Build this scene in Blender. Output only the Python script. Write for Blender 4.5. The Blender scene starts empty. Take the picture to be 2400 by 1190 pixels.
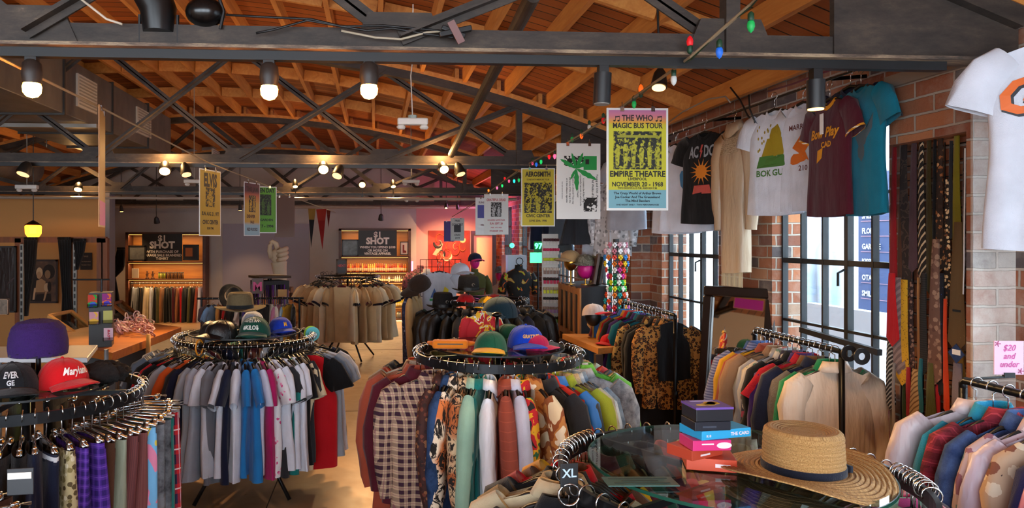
import bpy, math, random
from mathutils import Vector, Matrix, noise
PI = math.pi
scn = bpy.context.scene
COL = scn.collection
# ---------------------------------------------------------------- camera
F, PX, PY, EYE = 1650.0, 981.0, 560.0, 1.85
YAW = math.radians(3.5)
cam_d = bpy.data.cameras.new('camera')
cam = bpy.data.objects.new('camera', cam_d); COL.objects.link(cam)
cam_d.sensor_width = 36.0
cam_d.lens = F / 2400 * 36
cam_d.shift_x = (1200 - PX) / 2400
cam_d.shift_y = (PY - 595) / 2400
cam_d.clip_start = 0.05; cam_d.clip_end = 200
cam.location = (0, 0, EYE)
cam.rotation_euler = (PI / 2, 0, -YAW)
scn.camera = cam
# ---------------------------------------------------------------- world, sky, exposure
w = bpy.data.worlds.new('sky'); scn.world = w; w.use_nodes = True
bg = w.node_tree.nodes['Background']
bg.inputs[0].default_value = (0.80, 0.90, 1.0, 1)
bg.inputs[1].default_value = 8.5
scn.view_settings.view_transform = 'Standard'
scn.view_settings.look = 'None'
scn.view_settings.exposure = 0.42
scn.view_settings.gamma = 1.0
cy = scn.cycles
cy.max_bounces = 7; cy.diffuse_bounces = 4; cy.glossy_bounces = 3; cy.transmission_bounces = 4
cy.transparent_max_bounces = 10
cy.caustics_reflective = False; cy.caustics_refractive = False
cy.sample_clamp_indirect = 4.0; cy.sample_clamp_direct = 0
cy.use_denoising = True

# ---------------------------------------------------------------- geometry of the view (used to measure where things stand)
_ca, _sa = math.cos(YAW), math.sin(YAW)
def ray(px, py):
    r = (px - PX) / F; u = (PY - py) / F
    return Vector((_sa + r * _ca, _ca - r * _sa, u))
def at(px, py, Y):
    d = ray(px, py); t = Y / d.y
    return Vector((0, 0, EYE)) + d * t
def atX(px, py, X):
    d = ray(px, py); t = X / d.x
    return Vector((0, 0, EYE)) + d * t
def atZ(px, py, Z):
    d = ray(px, py); t = (Z - EYE) / d.z
    return Vector((0, 0, EYE)) + d * t

# ---------------------------------------------------------------- mesh builder
class MB:
    def __init__(s): s.v = []; s.f = []
    def add(s, vs, fs):
        n = len(s.v); s.v += [Vector(p) for p in vs]; s.f += [tuple(i + n for i in q) for q in fs]; return s
    def box(s, c, size, rz=0, M=None):
        x, y, z = [a / 2 for a in size]
        vs = [Vector((i * x, j * y, k * z)) for i in (-1, 1) for j in (-1, 1) for k in (-1, 1)]
        m = M if M else Matrix.Rotation(rz, 4, 'Z')
        vs = [m @ p + Vector(c) for p in vs]
        return s.add(vs, [(0, 1, 3, 2), (4, 6, 7, 5), (0, 4, 5, 1), (2, 3, 7, 6), (0, 2, 6, 4), (1, 5, 7, 3)])
    def bb(s, x0, x1, y0, y1, z0, z1):
        return s.box(((x0 + x1) / 2, (y0 + y1) / 2, (z0 + z1) / 2), (abs(x1 - x0), abs(y1 - y0), abs(z1 - z0)))
    def bar(s, a, b, w, h, up=(0, 0, 1)):
        a = Vector(a); b = Vector(b); d = (b - a); L = d.length; d.normalize()
        up = Vector(up); sd = d.cross(up)
        if sd.length < 1e-4: sd = d.cross(Vector((0, 1, 0)))
        sd.normalize(); u2 = sd.cross(d)
        vs = []
        for p in (a, b):
            for i, j in ((-1, -1), (1, -1), (1, 1), (-1, 1)): vs.append(p + sd * i * w / 2 + u2 * j * h / 2)
        return s.add(vs, [(0, 1, 2, 3), (7, 6, 5, 4), (0, 4, 5, 1), (1, 5, 6, 2), (2, 6, 7, 3), (3, 7, 4, 0)])
    def tube(s, pts, r, n=8, cap=True, flat=1.0, closed=False):
        pts = [Vector(p) for p in pts]; m = len(pts)
        rr = r if isinstance(r, (list, tuple)) else [r] * m
        vs = []; ref = None
        for i, p in enumerate(pts):
            if closed: d = pts[(i + 1) % m] - pts[i - 1]
            else: d = pts[min(i + 1, m - 1)] - pts[max(i - 1, 0)]
            if d.length < 1e-9: d = Vector((0, 0, 1))
            d.normalize()
            if ref is None:
                ref = Vector((0, 0, 1)) if abs(d.z) < .9 else Vector((0, 1, 0))
            a = d.cross(ref)
            if a.length < 1e-4: a = d.cross(Vector((1, 0, 0)))
            a.normalize(); b = a.cross(d); ref = b
            for k in range(n):
                t = 2 * PI * k / n
                vs.append(p + (a * math.cos(t) + b * math.sin(t) * flat) * rr[i])
        fs = []
        for i in range(m if closed else m - 1):
            j = (i + 1) % m
            for k in range(n):
                fs.append((i * n + k, i * n + (k + 1) % n, j * n + (k + 1) % n, j * n + k))
        if cap and not closed:
            fs.append(tuple(range(n))[::-1]); fs.append(tuple((m - 1) * n + k for k in range(n)))
        return s.add(vs, fs)
    def cyl(s, a, b, r, r2=None, n=16):
        return s.tube([a, b], [r, r if r2 is None else r2], n)
    def lathe(s, prof, c=(0, 0, 0), n=24, cap=True, sx=1, sy=1):
        c = Vector(c); m = len(prof); vs = []
        for r, z in prof:
            for k in range(n):
                t = 2 * PI * k / n
                vs.append(c + Vector((r * math.cos(t) * sx, r * math.sin(t) * sy, z)))
        fs = [(i * n + k, i * n + (k + 1) % n, (i + 1) * n + (k + 1) % n, (i + 1) * n + k) for i in range(m - 1) for k in range(n)]
        if cap:
            fs.append(tuple(range(n))[::-1]); fs.append(tuple((m - 1) * n + k for k in range(n)))
        return s.add(vs, fs)
    def ball(s, c, r, n=12, m=8, sc=(1, 1, 1)):
        prof = []
        c = Vector(c); vs = []; fs = []
        for i in range(1, m):
            a = PI * i / m
            for k in range(n):
                t = 2 * PI * k / n
                vs.append(c + Vector((r * sc[0] * math.sin(a) * math.cos(t), r * sc[1] * math.sin(a) * math.sin(t), r * sc[2] * math.cos(a))))
        vs.append(c + Vector((0, 0, r * sc[2]))); vs.append(c - Vector((0, 0, r * sc[2])))
        T = len(vs) - 2; B = len(vs) - 1
        for i in range(m - 2):
            for k in range(n):
                fs.append((i * n + k, (i + 1) * n + k, (i + 1) * n + (k + 1) % n, i * n + (k + 1) % n))
        for k in range(n):
            fs.append((T, k, (k + 1) % n)); fs.append((B, (m - 2) * n + (k + 1) % n, (m - 2) * n + k))
        return s.add(vs, fs)
    def grid(s, fn, nu, nv, wrap=False):
        vs = [fn(i / nu, j / nv) for j in range(nv + 1) for i in range(nu if wrap else nu + 1)]
        W = nu if wrap else nu + 1; fs = []
        for j in range(nv):
            for i in range(nu):
                a = j * W + i; b = j * W + (i + 1) % W
                fs.append((a, b, b + W, a + W))
        return s.add(vs, fs)
    def prism(s, poly, d0, d1, frame):
        """poly of (u,v) in a frame(u,v,d)->Vector, extruded from d0 to d1"""
        n = len(poly)
        vs = [frame(u, v, d0) for u, v in poly] + [frame(u, v, d1) for u, v in poly]
        fs = [tuple(range(n)), tuple(range(2 * n - 1, n - 1, -1))] + [(i, i + n, (i + 1) % n + n, (i + 1) % n) for i in range(n)]
        return s.add(vs, fs)
    def mesh(s, name, m, smooth=False):
        me = bpy.data.meshes.new(name)
        me.from_pydata([tuple(p) for p in s.v], [], s.f)
        if m: me.materials.append(m)
        if smooth:
            me.polygons.foreach_set('use_smooth', [True] * len(me.polygons))
        me.update()
        return me
    def build(s, name, m, parent=None, smooth=False, world=True, bevel=0, solid=0, angle=None):
        """world=True: coordinates are world coordinates, moved into the parent's frame"""
        if parent is not None and world:
            inv = MAT[parent.name].inverted()
            s.v = [inv @ p for p in s.v]
        me = s.mesh(name, m, smooth)
        if smooth and angle:
            me.set_sharp_from_angle(angle=math.radians(angle))
        o = bpy.data.objects.new(name, me); COL.objects.link(o)
        if parent is not None: o.parent = parent
        MAT[o.name] = MAT[parent.name].copy() if parent is not None else Matrix.Identity(4)
        if solid:
            md = o.modifiers.new('solid', 'SOLIDIFY'); md.thickness = solid; md.offset = 0
        if bevel:
            md = o.modifiers.new('bevel', 'BEVEL'); md.width = bevel; md.segments = 2; md.limit_method = 'ANGLE'
        return o
MAT = {}
USED = {}
def thing(name, label, cat, loc=(0, 0, 0), rz=0, group=None):
    o = bpy.data.objects.new(name, None); COL.objects.link(o)
    o.empty_display_size = .1
    o.location = loc; o.rotation_euler = (0, 0, rz)
    MAT[o.name] = Matrix.Translation(Vector(loc)) @ Matrix.Rotation(rz, 4, 'Z')
    o['label'] = label; o['category'] = cat
    if group: o['group'] = group
    return o
def tag(o, label, cat, group=None):
    o['label'] = label; o['category'] = cat
    if group: o['group'] = group
    return o
def struct(name, mb, m, **k):
    o = mb.build(name, m, **k)
    if o.parent is None: o['kind'] = 'structure'
    return o

# ---------------------------------------------------------------- materials
def rgb(h):
    if isinstance(h, (tuple, list)): return (*h[:3], 1)
    h = h.lstrip('#'); c = [int(h[i:i + 2], 16) / 255 for i in (0, 2, 4)]
    return tuple((x / 12.92 if x <= .04045 else ((x + .055) / 1.055) ** 2.4) for x in c) + (1,)
class NT:
    def __init__(s, name):
        s.m = bpy.data.materials.new(name); s.m.use_nodes = True
        s.t = s.m.node_tree; s.b = s.t.nodes['Principled BSDF']; s.out = s.t.nodes['Material Output']
    def n(s, typ, **kw):
        x = s.t.nodes.new(typ)
        for k, v in kw.items():
            if k.startswith('i_'):
                key = k[2:]
                key = int(key) if key.isdigit() else key.replace('_', ' ')
                if isinstance(v, bpy.types.NodeSocket): s.t.links.new(v, x.inputs[key])
                else: x.inputs[key].default_value = v
            else: setattr(x, k, v)
        return x
    def l(s, a, b): s.t.links.new(a, b)
    def ramp(s, fac, stops, interp='LINEAR'):
        r = s.n('ShaderNodeValToRGB'); cr = r.color_ramp; cr.interpolation = interp
        while len(cr.elements) < len(stops): cr.elements.new(.5)
        for e, (p, c) in zip(cr.elements, stops): e.position = p; e.color = rgb(c)
        s.l(fac, r.inputs[0]); return r.outputs[0]
    def mix(s, fac, a, b, mode='MIX'):
        x = s.n('ShaderNodeMix', data_type='RGBA', blend_type=mode)
        for sock, v in ((x.inputs[0], fac), (x.inputs[6], a), (x.inputs[7], b)):
            if isinstance(v, bpy.types.NodeSocket): s.l(v, sock)
            elif isinstance(v, (int, float)): sock.default_value = v
            else: sock.default_value = rgb(v)
        return x.outputs[2]
    def math(s, op, a, b=None):
        x = s.n('ShaderNodeMath', operation=op)
        for i, v in enumerate((a, b)):
            if v is None: continue
            if isinstance(v, bpy.types.NodeSocket): s.l(v, x.inputs[i])
            else: x.inputs[i].default_value = v
        return x.outputs[0]
    def obj(s): return s.n('ShaderNodeTexCoord').outputs['Object']
    def pos(s): return s.n('ShaderNodeNewGeometry').outputs['Position']
    def sep(s, v):
        x = s.n('ShaderNodeSeparateXYZ'); s.l(v, x.inputs[0]); return x.outputs
    def comb(s, a, b, c=0):
        x = s.n('ShaderNodeCombineXYZ')
        for i, v in enumerate((a, b, c)):
            if isinstance(v, bpy.types.NodeSocket): s.l(v, x.inputs[i])
            else: x.inputs[i].default_value = v
        return x.outputs[0]
    def scale(s, v, sc):
        x = s.n('ShaderNodeMapping', i_Scale=sc); s.l(v, x.inputs[0]); return x.outputs[0]
    def noise(s, vec, scale=5, detail=3, rough=.5, dist=0):
        x = s.n('ShaderNodeTexNoise'); s.l(vec, x.inputs['Vector'])
        x.inputs['Scale'].default_value = scale; x.inputs['Detail'].default_value = detail
        x.inputs['Roughness'].default_value = rough; x.inputs['Distortion'].default_value = dist
        return x.outputs['Fac']
    def vor(s, vec, scale=5, feature='F1', out='Distance'):
        x = s.n('ShaderNodeTexVoronoi', feature=feature); s.l(vec, x.inputs['Vector'])
        x.inputs['Scale'].default_value = scale; return x.outputs[out]
    def col(s, c):
        if isinstance(c, bpy.types.NodeSocket): s.l(c, s.b.inputs['Base Color'])
        else: s.b.inputs['Base Color'].default_value = rgb(c)
    def bump(s, h, strength=.3, dist=.01):
        x = s.n('ShaderNodeBump'); x.inputs['Strength'].default_value = strength; x.inputs['Distance'].default_value = dist
        s.l(h, x.inputs['Height']); s.l(x.outputs[0], s.b.inputs['Normal'])
    def set(s, **k):
        for a, v in k.items(): s.b.inputs[a.replace('_', ' ')].default_value = v
        return s
_MC = {}
def memo(fn):
    def g(*a):
        k = (fn.__name__,) + tuple(map(str, a))
        if k not in _MC: _MC[k] = fn(*a)
        return _MC[k]
    return g
@memo
def plain(c, rough=.6, metal=0.0, spec=.5):
    n = NT('plain_' + str(c)); v = n.noise(n.obj(), 9, 3)
    n.col(n.mix(.35, c, n.mix(v, c, '#000000', 'MIX'))) if False else n.col(c)
    n.set(Roughness=rough, Metallic=metal); n.b.inputs['Specular IOR Level'].default_value = spec
    return n.m
@memo
def cloth(c, rough=.9):
    n = NT('cloth_' + str(c)); o = n.obj()
    v = n.noise(o, 7, 3); hsv = n.n('ShaderNodeHueSaturation')
    hsv.inputs['Color'].default_value = rgb(c)
    n.l(n.math('ADD', n.math('MULTIPLY', v, .5), .75), hsv.inputs['Value'])
    n.col(hsv.outputs[0]); n.set(Roughness=rough)
    n.b.inputs['Specular IOR Level'].default_value = .2
    n.b.inputs['Sheen Weight'].default_value = .15
    b = n.math('ADD', n.noise(n.scale(o, (14, 14, 3.5)), 1.0, 3), n.math('MULTIPLY', n.noise(o, 350, 1), .12))
    n.bump(b, .55, .02); return n.m
@memo
def satin(c):
    n = NT('satin_' + str(c)); o = n.obj(); n.col(c); n.set(Roughness=.38)
    n.bump(n.noise(n.scale(o, (14, 14, 3.5)), 1.2, 3), .6, .03); return n.m
@memo
def leather(c):
    n = NT('leather_' + str(c)); o = n.obj(); n.col(c); n.set(Roughness=.42)
    n.bump(n.math('ADD', n.noise(n.scale(o, (10, 10, 5)), 1.6, 4), n.math('MULTIPLY', n.noise(o, 160, 2), .15)), .6, .02); return n.m
@memo
def denim(c, c2):
    n = NT('denim'); o = n.obj(); v = n.noise(o, 11, 4, .65)
    n.col(n.ramp(v, [(.35, c), (.62, c2)])); n.set(Roughness=.95)
    n.b.inputs['Specular IOR Level'].default_value = .15
    n.bump(n.math('ADD', n.noise(n.scale(o, (12, 12, 5)), 1.5, 4), n.math('MULTIPLY', n.noise(o, 500, 1), .2)), .6, .02); return n.m
@memo
def plaid(base, dark, light, sc=14.0):
    n = NT('plaid'); x, y, z = n.sep(n.obj())
    u = n.math('ADD', x, n.math('MULTIPLY', y, 1.0))
    def band(c, ph, w):
        q = n.math('FRACT', n.math('ADD', n.math('MULTIPLY', c, sc), ph)); return n.math('LESS_THAN', q, w)
    a = band(u, 0, .5); b = band(z, 0, .5)
    c = n.mix(n.math('MULTIPLY', n.math('ADD', a, b), .5), light, dark)
    li = n.math('MAXIMUM', band(u, .28, .07), band(z, .28, .07))
    c = n.mix(n.math('MULTIPLY', li, .7), c, base)
    n.col(c); n.set(Roughness=.95); n.bump(n.noise(n.obj(), 200, 1), .3, .004); return n.m
@memo
def stripe(c1, c2, sc=20.0, axis='z', w=.5, skew=0.0):
    n = NT('stripe'); x, y, z = n.sep(n.obj()); c = {'x': x, 'y': y, 'z': z}[axis]
    if skew: c = n.math('ADD', c, n.math('MULTIPLY', n.math('ADD', x, y) if axis == 'z' else z, skew))
    q = n.math('LESS_THAN', n.math('FRACT', n.math('MULTIPLY', c, sc)), w)
    n.col(n.mix(q, c1, c2)); n.set(Roughness=.8)
    n.bump(n.noise(n.scale(n.obj(), (14, 14, 3)), 1.2, 3), .4, .015); return n.m
@memo
def leopard(base='#b5773a', dark='#1c120c', sc=26.0):
    n = NT('leopard'); o = n.obj(); wv = n.n('ShaderNodeVectorMath', operation='ADD'); n.l(o, wv.inputs[0])
    nz = n.n('ShaderNodeTexNoise'); n.l(o, nz.inputs[0]); nz.inputs['Scale'].default_value = 30
    m2 = n.n('ShaderNodeVectorMath', operation='SCALE'); n.l(nz.outputs['Color'], m2.inputs[0]); m2.inputs['Scale'].default_value = .03
    n.l(m2.outputs[0], wv.inputs[1]); d = n.vor(wv.outputs[0], sc)
    c = n.ramp(d, [(0, '#7a431c'), (.24, '#7a431c'), (.28, dark), (.46, dark), (.5, base), (1, base)], 'CONSTANT')
    n.col(c); n.set(Roughness=.95); n.bump(n.noise(o, 120, 3), .5, .006); return n.m
@memo
def tiger(a='#c8713a', b='#e8d9c0', d='#15100d', sc=9.0):
    n = NT('tiger'); o = n.obj()
    v = n.noise(n.scale(o, (1.0, 1.0, .8)), sc, 3, .6, 3.5)
    h = n.noise(o, 5, 2)
    n.col(n.mix(n.ramp(v, [(0, '#000000'), (.46, '#000000'), (.5, '#ffffff')]), d, n.mix(n.ramp(h, [(.45, '#000000'), (.55, '#ffffff')]), a, b)))
    n.set(Roughness=.85); n.bump(v, .4, .01); return n.m
@memo
def floral(bgc, cols, sc=18.0, cover=.62):
    n = NT('floral'); o = n.obj()
    cell = n.vor(o, sc, 'F1', 'Color'); d = n.vor(o, sc)
    k = n.sep(cell)[0]
    st = [(i / len(cols), c) for i, c in enumerate(cols)]
    cc = n.ramp(k, st, 'CONSTANT'); edge = n.math('ADD', d, n.math('MULTIPLY', n.noise(o, sc * 3, 2), .4))
    n.col(n.mix(n.math('LESS_THAN', edge, cover), bgc, cc)); n.set(Roughness=.8)
    n.bump(n.noise(n.scale(o, (14, 14, 3.5)), 1.2, 3), .45, .015); return n.m
@memo
def blotch(stops, sc=6.0, rough=.8, interp='CONSTANT', dist=1.0):
    n = NT('blotch'); o = n.obj(); v = n.noise(o, sc, 2, .5, dist)
    n.col(n.ramp(v, list(stops), interp)); n.set(Roughness=rough)
    n.bump(n.noise(n.scale(o, (14, 14, 3.5)), 1.2, 3), .45, .015); return n.m
@memo
def wool(c, c2):
    n = NT('wool'); o = n.obj(); v = n.noise(o, 60, 4, .8)
    n.col(n.mix(v, c, c2)); n.set(Roughness=1); n.bump(v, .8, .01); return n.m
@memo
def emis(c, st, base='#ffffff'):
    n = NT('glow'); n.col(base); n.b.inputs['Emission Color'].default_value = rgb(c); n.b.inputs['Emission Strength'].default_value = st
    return n.m
@memo
def wood(c1, c2, axis='y', sc=1.0, rough=.6):
    n = NT('wood'); p = n.obj()
    s_ = {'x': (1.2, 12, 12), 'y': (12, 1.2, 12), 'z': (12, 12, 1.2)}[axis]
    v = n.noise(n.scale(p, tuple(a * sc for a in s_)), 1.0, 5, .6, 1.5); v2 = n.noise(n.scale(p, tuple(a * sc * 4 for a in s_)), 1.0, 3)
    c = n.mix(n.math('MULTIPLY', v2, .45), n.ramp(v, [(.3, c1), (.7, c2)]), c1)
    n.col(c); n.set(Roughness=rough); n.bump(v, .25, .004); return n.m
@memo
def glass(tint='#f4fbf8', ior=1.5, rough=0.0):
    n = NT('glass'); t = n.n('ShaderNodeBsdfTransparent'); t.inputs[0].default_value = rgb(tint)
    g = n.n('ShaderNodeBsdfGlossy'); g.inputs['Roughness'].default_value = rough
    fr = n.n('ShaderNodeFresnel'); bf = n.n('ShaderNodeNewGeometry').outputs['Backfacing']
    n.l(n.math('ADD', n.math('MULTIPLY', bf, 1 / ior - ior), ior), fr.inputs[0])
    mx = n.n('ShaderNodeMixShader'); n.l(fr.outputs[0], mx.inputs[0]); n.l(t.outputs[0], mx.inputs[1]); n.l(g.outputs[0], mx.inputs[2])
    n.l(mx.outputs[0], n.out.inputs[0]); return n.m
CHROME = plain('#c8c8c8', .18, 1.0); GOLD = plain('#b98a3a', .3, 1.0)
BLACK = plain('#0e0e10', .45); BLKM = plain('#141416', .35, .6); WHITE = plain('#e8e6e0', .5)
RAIL = plain('#26282b', .32, .7)

def text(mb, s, size, frame, align='CENTER', bold=0.0, sx=1.0, depth=.002, shear=0, off=0):
    """lettering added to a builder; frame(u, v, d) maps the page to 3-D"""
    cu = bpy.data.curves.new('t', 'FONT'); cu.body = s; cu.size = size; cu.align_x = align
    cu.offset = bold * size; cu.resolution_u = 2; cu.shear = shear
    ob = bpy.data.objects.new('t', cu); me = ob.to_mesh()
    vs = [frame(v.co.x * sx, v.co.y, off) for v in me.vertices]
    mb.add(vs, [tuple(p.vertices) for p in me.polygons])
    ob.to_mesh_clear(); bpy.data.objects.remove(ob); bpy.data.curves.remove(cu)
def plane_frame(o, ux, uz, nrm):
    o = Vector(o); ux = Vector(ux); uz = Vector(uz); nrm = Vector(nrm)
    return lambda u, v, d: o + ux * u + uz * v + nrm * d
# ================================================================ THE ROOM
XW, XG, XP, XL = 2.83, 2.92, 2.63, -8.2      # wall face, glass plane, pilaster face, far side wall
YB, YF = 16.4, -3.2
PIL = [2.95, 7.1, 11.6]                       # pilaster near edges
def roofz(x): return 4.04 - .0385 * (x + 2.4) ** 2
@memo
def brick(daylit=0.0):
    n = NT('brick'); g = n.n('ShaderNodeNewGeometry'); x, y, z = n.sep(g.outputs['Position']); nx, ny, nz = n.sep(g.outputs['Normal'])
    k = n.math('GREATER_THAN', n.math('ABSOLUTE', nx), .5)
    u = n.math('ADD', n.math('MULTIPLY', y, k), n.math('MULTIPLY', n.math('ADD', x, .07), n.math('SUBTRACT', 1, k)))
    vec = n.comb(u, z); wob = n.noise(g.outputs['Position'], 9, 3)
    vec = n.comb(n.math('ADD', u, n.math('MULTIPLY', wob, .012)), n.math('ADD', z, n.math('MULTIPLY', wob, .012)))
    def br(c1, c2, mo, bias=0):
        b = n.n('ShaderNodeTexBrick'); n.l(vec, b.inputs['Vector'])
        for kk, v in (('Color1', c1), ('Color2', c2), ('Mortar', mo)): b.inputs[kk].default_value = rgb(v)
        for kk, v in (('Scale', 1), ('Mortar Size', .007), ('Mortar Smooth', .3), ('Bias', bias), ('Brick Width', .235), ('Row Height', .082)): b.inputs[kk].default_value = v
        return b
    a = br('#8f4a33', '#a65f43', '#a5978a'); b = br('#000000', '#ffffff', '#000000', -.0)
    big = n.ramp(n.sep(b.outputs['Color'])[0], [(0, '#554c4c'), (.12, '#625654'), (.2, '#7c4630'), (.45, '#9a6042'), (.7, '#8a4f38'), (.86, '#b3744c'), (1, '#8f7460')], 'LINEAR')
    c = n.mix(a.outputs['Fac'], big, '#a89a8c')
    dirt = n.noise(g.outputs['Position'], 3.2, 5, .7)
    c = n.mix(n.math('MULTIPLY', n.ramp(dirt, [(.5, '#000000'), (.75, '#ffffff')]), .35), c, '#cbbfb0')
    if daylit:
        c = n.mix(n.math('MULTIPLY', n.ramp(n.noise(g.outputs['Position'], 6, 5, .7), [(.25, '#888888'), (.6, '#ffffff')]), daylit), c, '#d9d4cc')  # mixes towards pale grey to paint daylight onto the brick
    n.col(c); n.set(Roughness=.92)
    h = n.math('ADD', n.math('MULTIPLY', a.outputs['Fac'], -1.0), n.math('MULTIPLY', n.noise(g.outputs['Position'], 40, 4, .7), .45))
    n.bump(h, .8, .012); return n.m
BRICK = brick(); BRICK_DAYLIT = brick(.72)
# floor
n = NT('concrete_floor'); p = n.pos(); v = n.noise(p, .9, 5, .6, .6); v2 = n.noise(p, 7, 4, .6)
c = n.ramp(v, [(.3, '#8a6a4c'), (.5, '#a58462'), (.72, '#b89a78')]); c = n.mix(n.math('MULTIPLY', v2, .3), c, '#7a5a40')
n.col(c); n.set(Roughness=.28); n.l(n.math('ADD', n.math('MULTIPLY', v2, .25), .2), n.b.inputs['Roughness']); FLOORM = n.m
struct('floor', MB().bb(XL - .3, 3.2, YF - .3, YB + .3, -.12, 0), FLOORM)
seam = MB()
for y in (3.4, 7.6, 11.8): seam.bb(XL, XW, y - .004, y + .004, 0, .0015)
for x in (-4.4, -.75): seam.bb(x - .004, x + .004, YF, YB, 0, .0015)
struct('trim_1', seam, plain('#3d2c20', .8))
# right wall with openings -------------------------------------------------
WZ0, WZ1 = .86, 2.54
WIN = [(.35, 1.5), (1.62, 2.76), (3.72, 4.87), (5.66, 6.81), (8.15, 9.3), (9.9, 11.05), (12.6, 13.75), (14.5, 15.65)]
wb = MB(); y = YF
for a, b in WIN:
    wb.bb(XW, XW + .25, y, a, 0, 3.7); wb.bb(XW, XW + .25, a, b, 0, WZ0); wb.bb(XW, XW + .25, a, b, WZ1, 3.7); y = b
wb.bb(XW, XW + .25, y, YB + .2, 0, 3.7)
struct('wall_right', wb, BRICK)
for i, y in enumerate(PIL):
    pb = MB()
    if i: pb.bb(XP, XW, y + .012, y + .5, 0, 2.86)
    else:
        pb.bb(XP, XW, y + .012, y + .035, 0, 2.62); pb.bb(XP, XW, y + .035, y + .5, 2.33, 2.62); pb.bb(XP + .12, XW, y + .035, y + .5, 0, 2.33)
    struct('trim_%d' % (2 + i), pb, BRICK)
# corbelled brick, daylight painted into its pale colour, on the side of the first pilaster that meets the daylight
struct('wall_pier', MB().bb(XP + .0, XW, PIL[0] - .0, PIL[0] + .012, 0, 2.62), BRICK_DAYLIT)
struct('wall_corbel', MB().bb(XP - .02, XW, PIL[0] + .03, PIL[0] + .52, 2.62, 2.68), plain('#8d8378', .9))
# panes
FR = plain('#1b1d20', .5, .3); GL = glass('#f2f8fa', 1.45)
for wi, (a, b) in enumerate(WIN):
    fr = MB(); m = 5; W = (b - a) / m
    for k in range(m + 1):
        y = a + k * W; t = .035 if k in (0, 2, 5) else .016
        if k == 2: y += .0
        fr.bb(XG - .02, XG + .02, y - t / 2, y + t / 2, WZ0, WZ1)
    for k in range(5):
        z = WZ0 + k * .42; t = .035 if k in (0, 4, 2) else .018
        fr.bb(XG - .018, XG + .018, a, b, z - t / 2, z + t / 2)
    o = struct('window_%d' % (wi + 1), fr, FR)
    g = MB().bb(XG - .003, XG + .003, a, b, WZ0, WZ1).build('glass', GL, o)
    s = MB().bb(XW - .03, XG, a, b, WZ0 - .05, WZ0 - .01).build('sill', plain('#7c6a5c', .8), o)
    h = MB().tube([(XG - .03, a + W * 2, 1.66), (XG - .07, a + W * 2, 1.64), (XG - .07, a + W * 2, 1.56)], .008).build('handle', FR, o)
# back wall, side wall, front wall with shop windows
plaster = NT('plaster'); v = plaster.noise(plaster.pos(), 1.2, 4)
plaster.col(plaster.ramp(v, [(.3, '#a59a92'), (.7, '#b5aaa2')])); plaster.set(Roughness=.9); PLAST = plaster.m
struct('wall_back', MB().bb(XL, .95, YB, YB + .2, 0, 4.2), PLAST)
struct('wall_back_pink_lit', MB().bb(.95, XW + .2, YB, YB + .2, 0, 4.2), plain('#c58a86', .85))  # pink glow of the coloured lights is put into the wall colour
struct('wall_left', MB().bb(XL - .2, XL, YF, YB, 0, 4.2), plain('#b08258', .85))
fw = MB(); y0, y1 = YF - .2, YF
for a, b in ((XL, -7.6), (-5.2, -4.9), (-2.5, -2.2), (.1, .4), (2.4, 3.0)): fw.bb(a, b, y0, y1, 0, 4.2)
fw.bb(XL, 3.0, y0, y1, 3.0, 4.2); fw.bb(XL, 3.0, y0, y1, 0, .5)
struct('wall_front', fw, BRICK)
# ---------------------------------------------------------------- ceiling deck
n = NT('deck'); p = n.pos(); x, y, z = n.sep(p)
pl = n.math('FLOOR', n.math('MULTIPLY', y, 7.2)); 
wn = n.n('ShaderNodeTexWhiteNoise', noise_dimensions='1D'); n.l(pl, wn.inputs['W'])
gap = n.math('LESS_THAN', n.math('FRACT', n.math('MULTIPLY', y, 7.2)), .09)
gr = n.noise(n.scale(p, (1.0, 18, 1)), 1.6, 4, .6, 1)
c = n.mix(wn.outputs[0], '#b8682a', '#8a481c'); c = n.mix(n.math('MULTIPLY', gr, .55), c, '#64300f'); c = n.mix(gap, c, '#1c0d06')
n.col(c); n.set(Roughness=.75); n.bump(n.math('SUBTRACT', gr, n.math('MULTIPLY', gap, 2)), .5, .01); DECK = n.m
cd = MB(); NX = 40
def deckf(d):  # extra point light added above the housing to brighten the roof
    return lambda u, v: Vector((XL - .3 + (3.3 - XL) * u, YF - .3 + (YB - YF + .6) * v, roofz(XL - .3 + (3.3 - XL) * u) + d))
cd.grid(deckf(0), NX, 30); cd.grid(deckf(.12), NX, 30)
struct('ceiling', cd, DECK)
JO = wood('#b36c2a', '#d8964a', 'y', 1.0, .7)
TR = [2.9, 7.3, 11.8, 16.1]
STEEL = NT('painted_steel'); pp = STEEL.obj(); v = STEEL.noise(STEEL.scale(pp, (1, 1, 3)), 4, 6, .75)
STEEL.col(STEEL.ramp(v, [(.35, '#231c18'), (.55, '#392f28'), (.68, '#4a3e33'), (.8, '#8a7660')])); STEEL.set(Roughness=.65, Metallic=.0); STEEL.bump(v, .3, .004); STEEL = STEEL.m
WORN = NT('worn_steel'); pp = WORN.obj(); v = WORN.noise(WORN.scale(pp, (.6, 4, 4)), 5, 6, .8)
WORN.col(WORN.ramp(v, [(.38, '#3a2f28'), (.5, '#6a5646'), (.62, '#9a8468')])); WORN.set(Roughness=.6); WORN = WORN.m
k = 0
segs = [(YF, TR[0]), (TR[0], TR[1]), (TR[1], TR[2]), (TR[2], TR[3])]
jx = [XL + .25 + i * .44 for i in range(25)]
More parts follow.
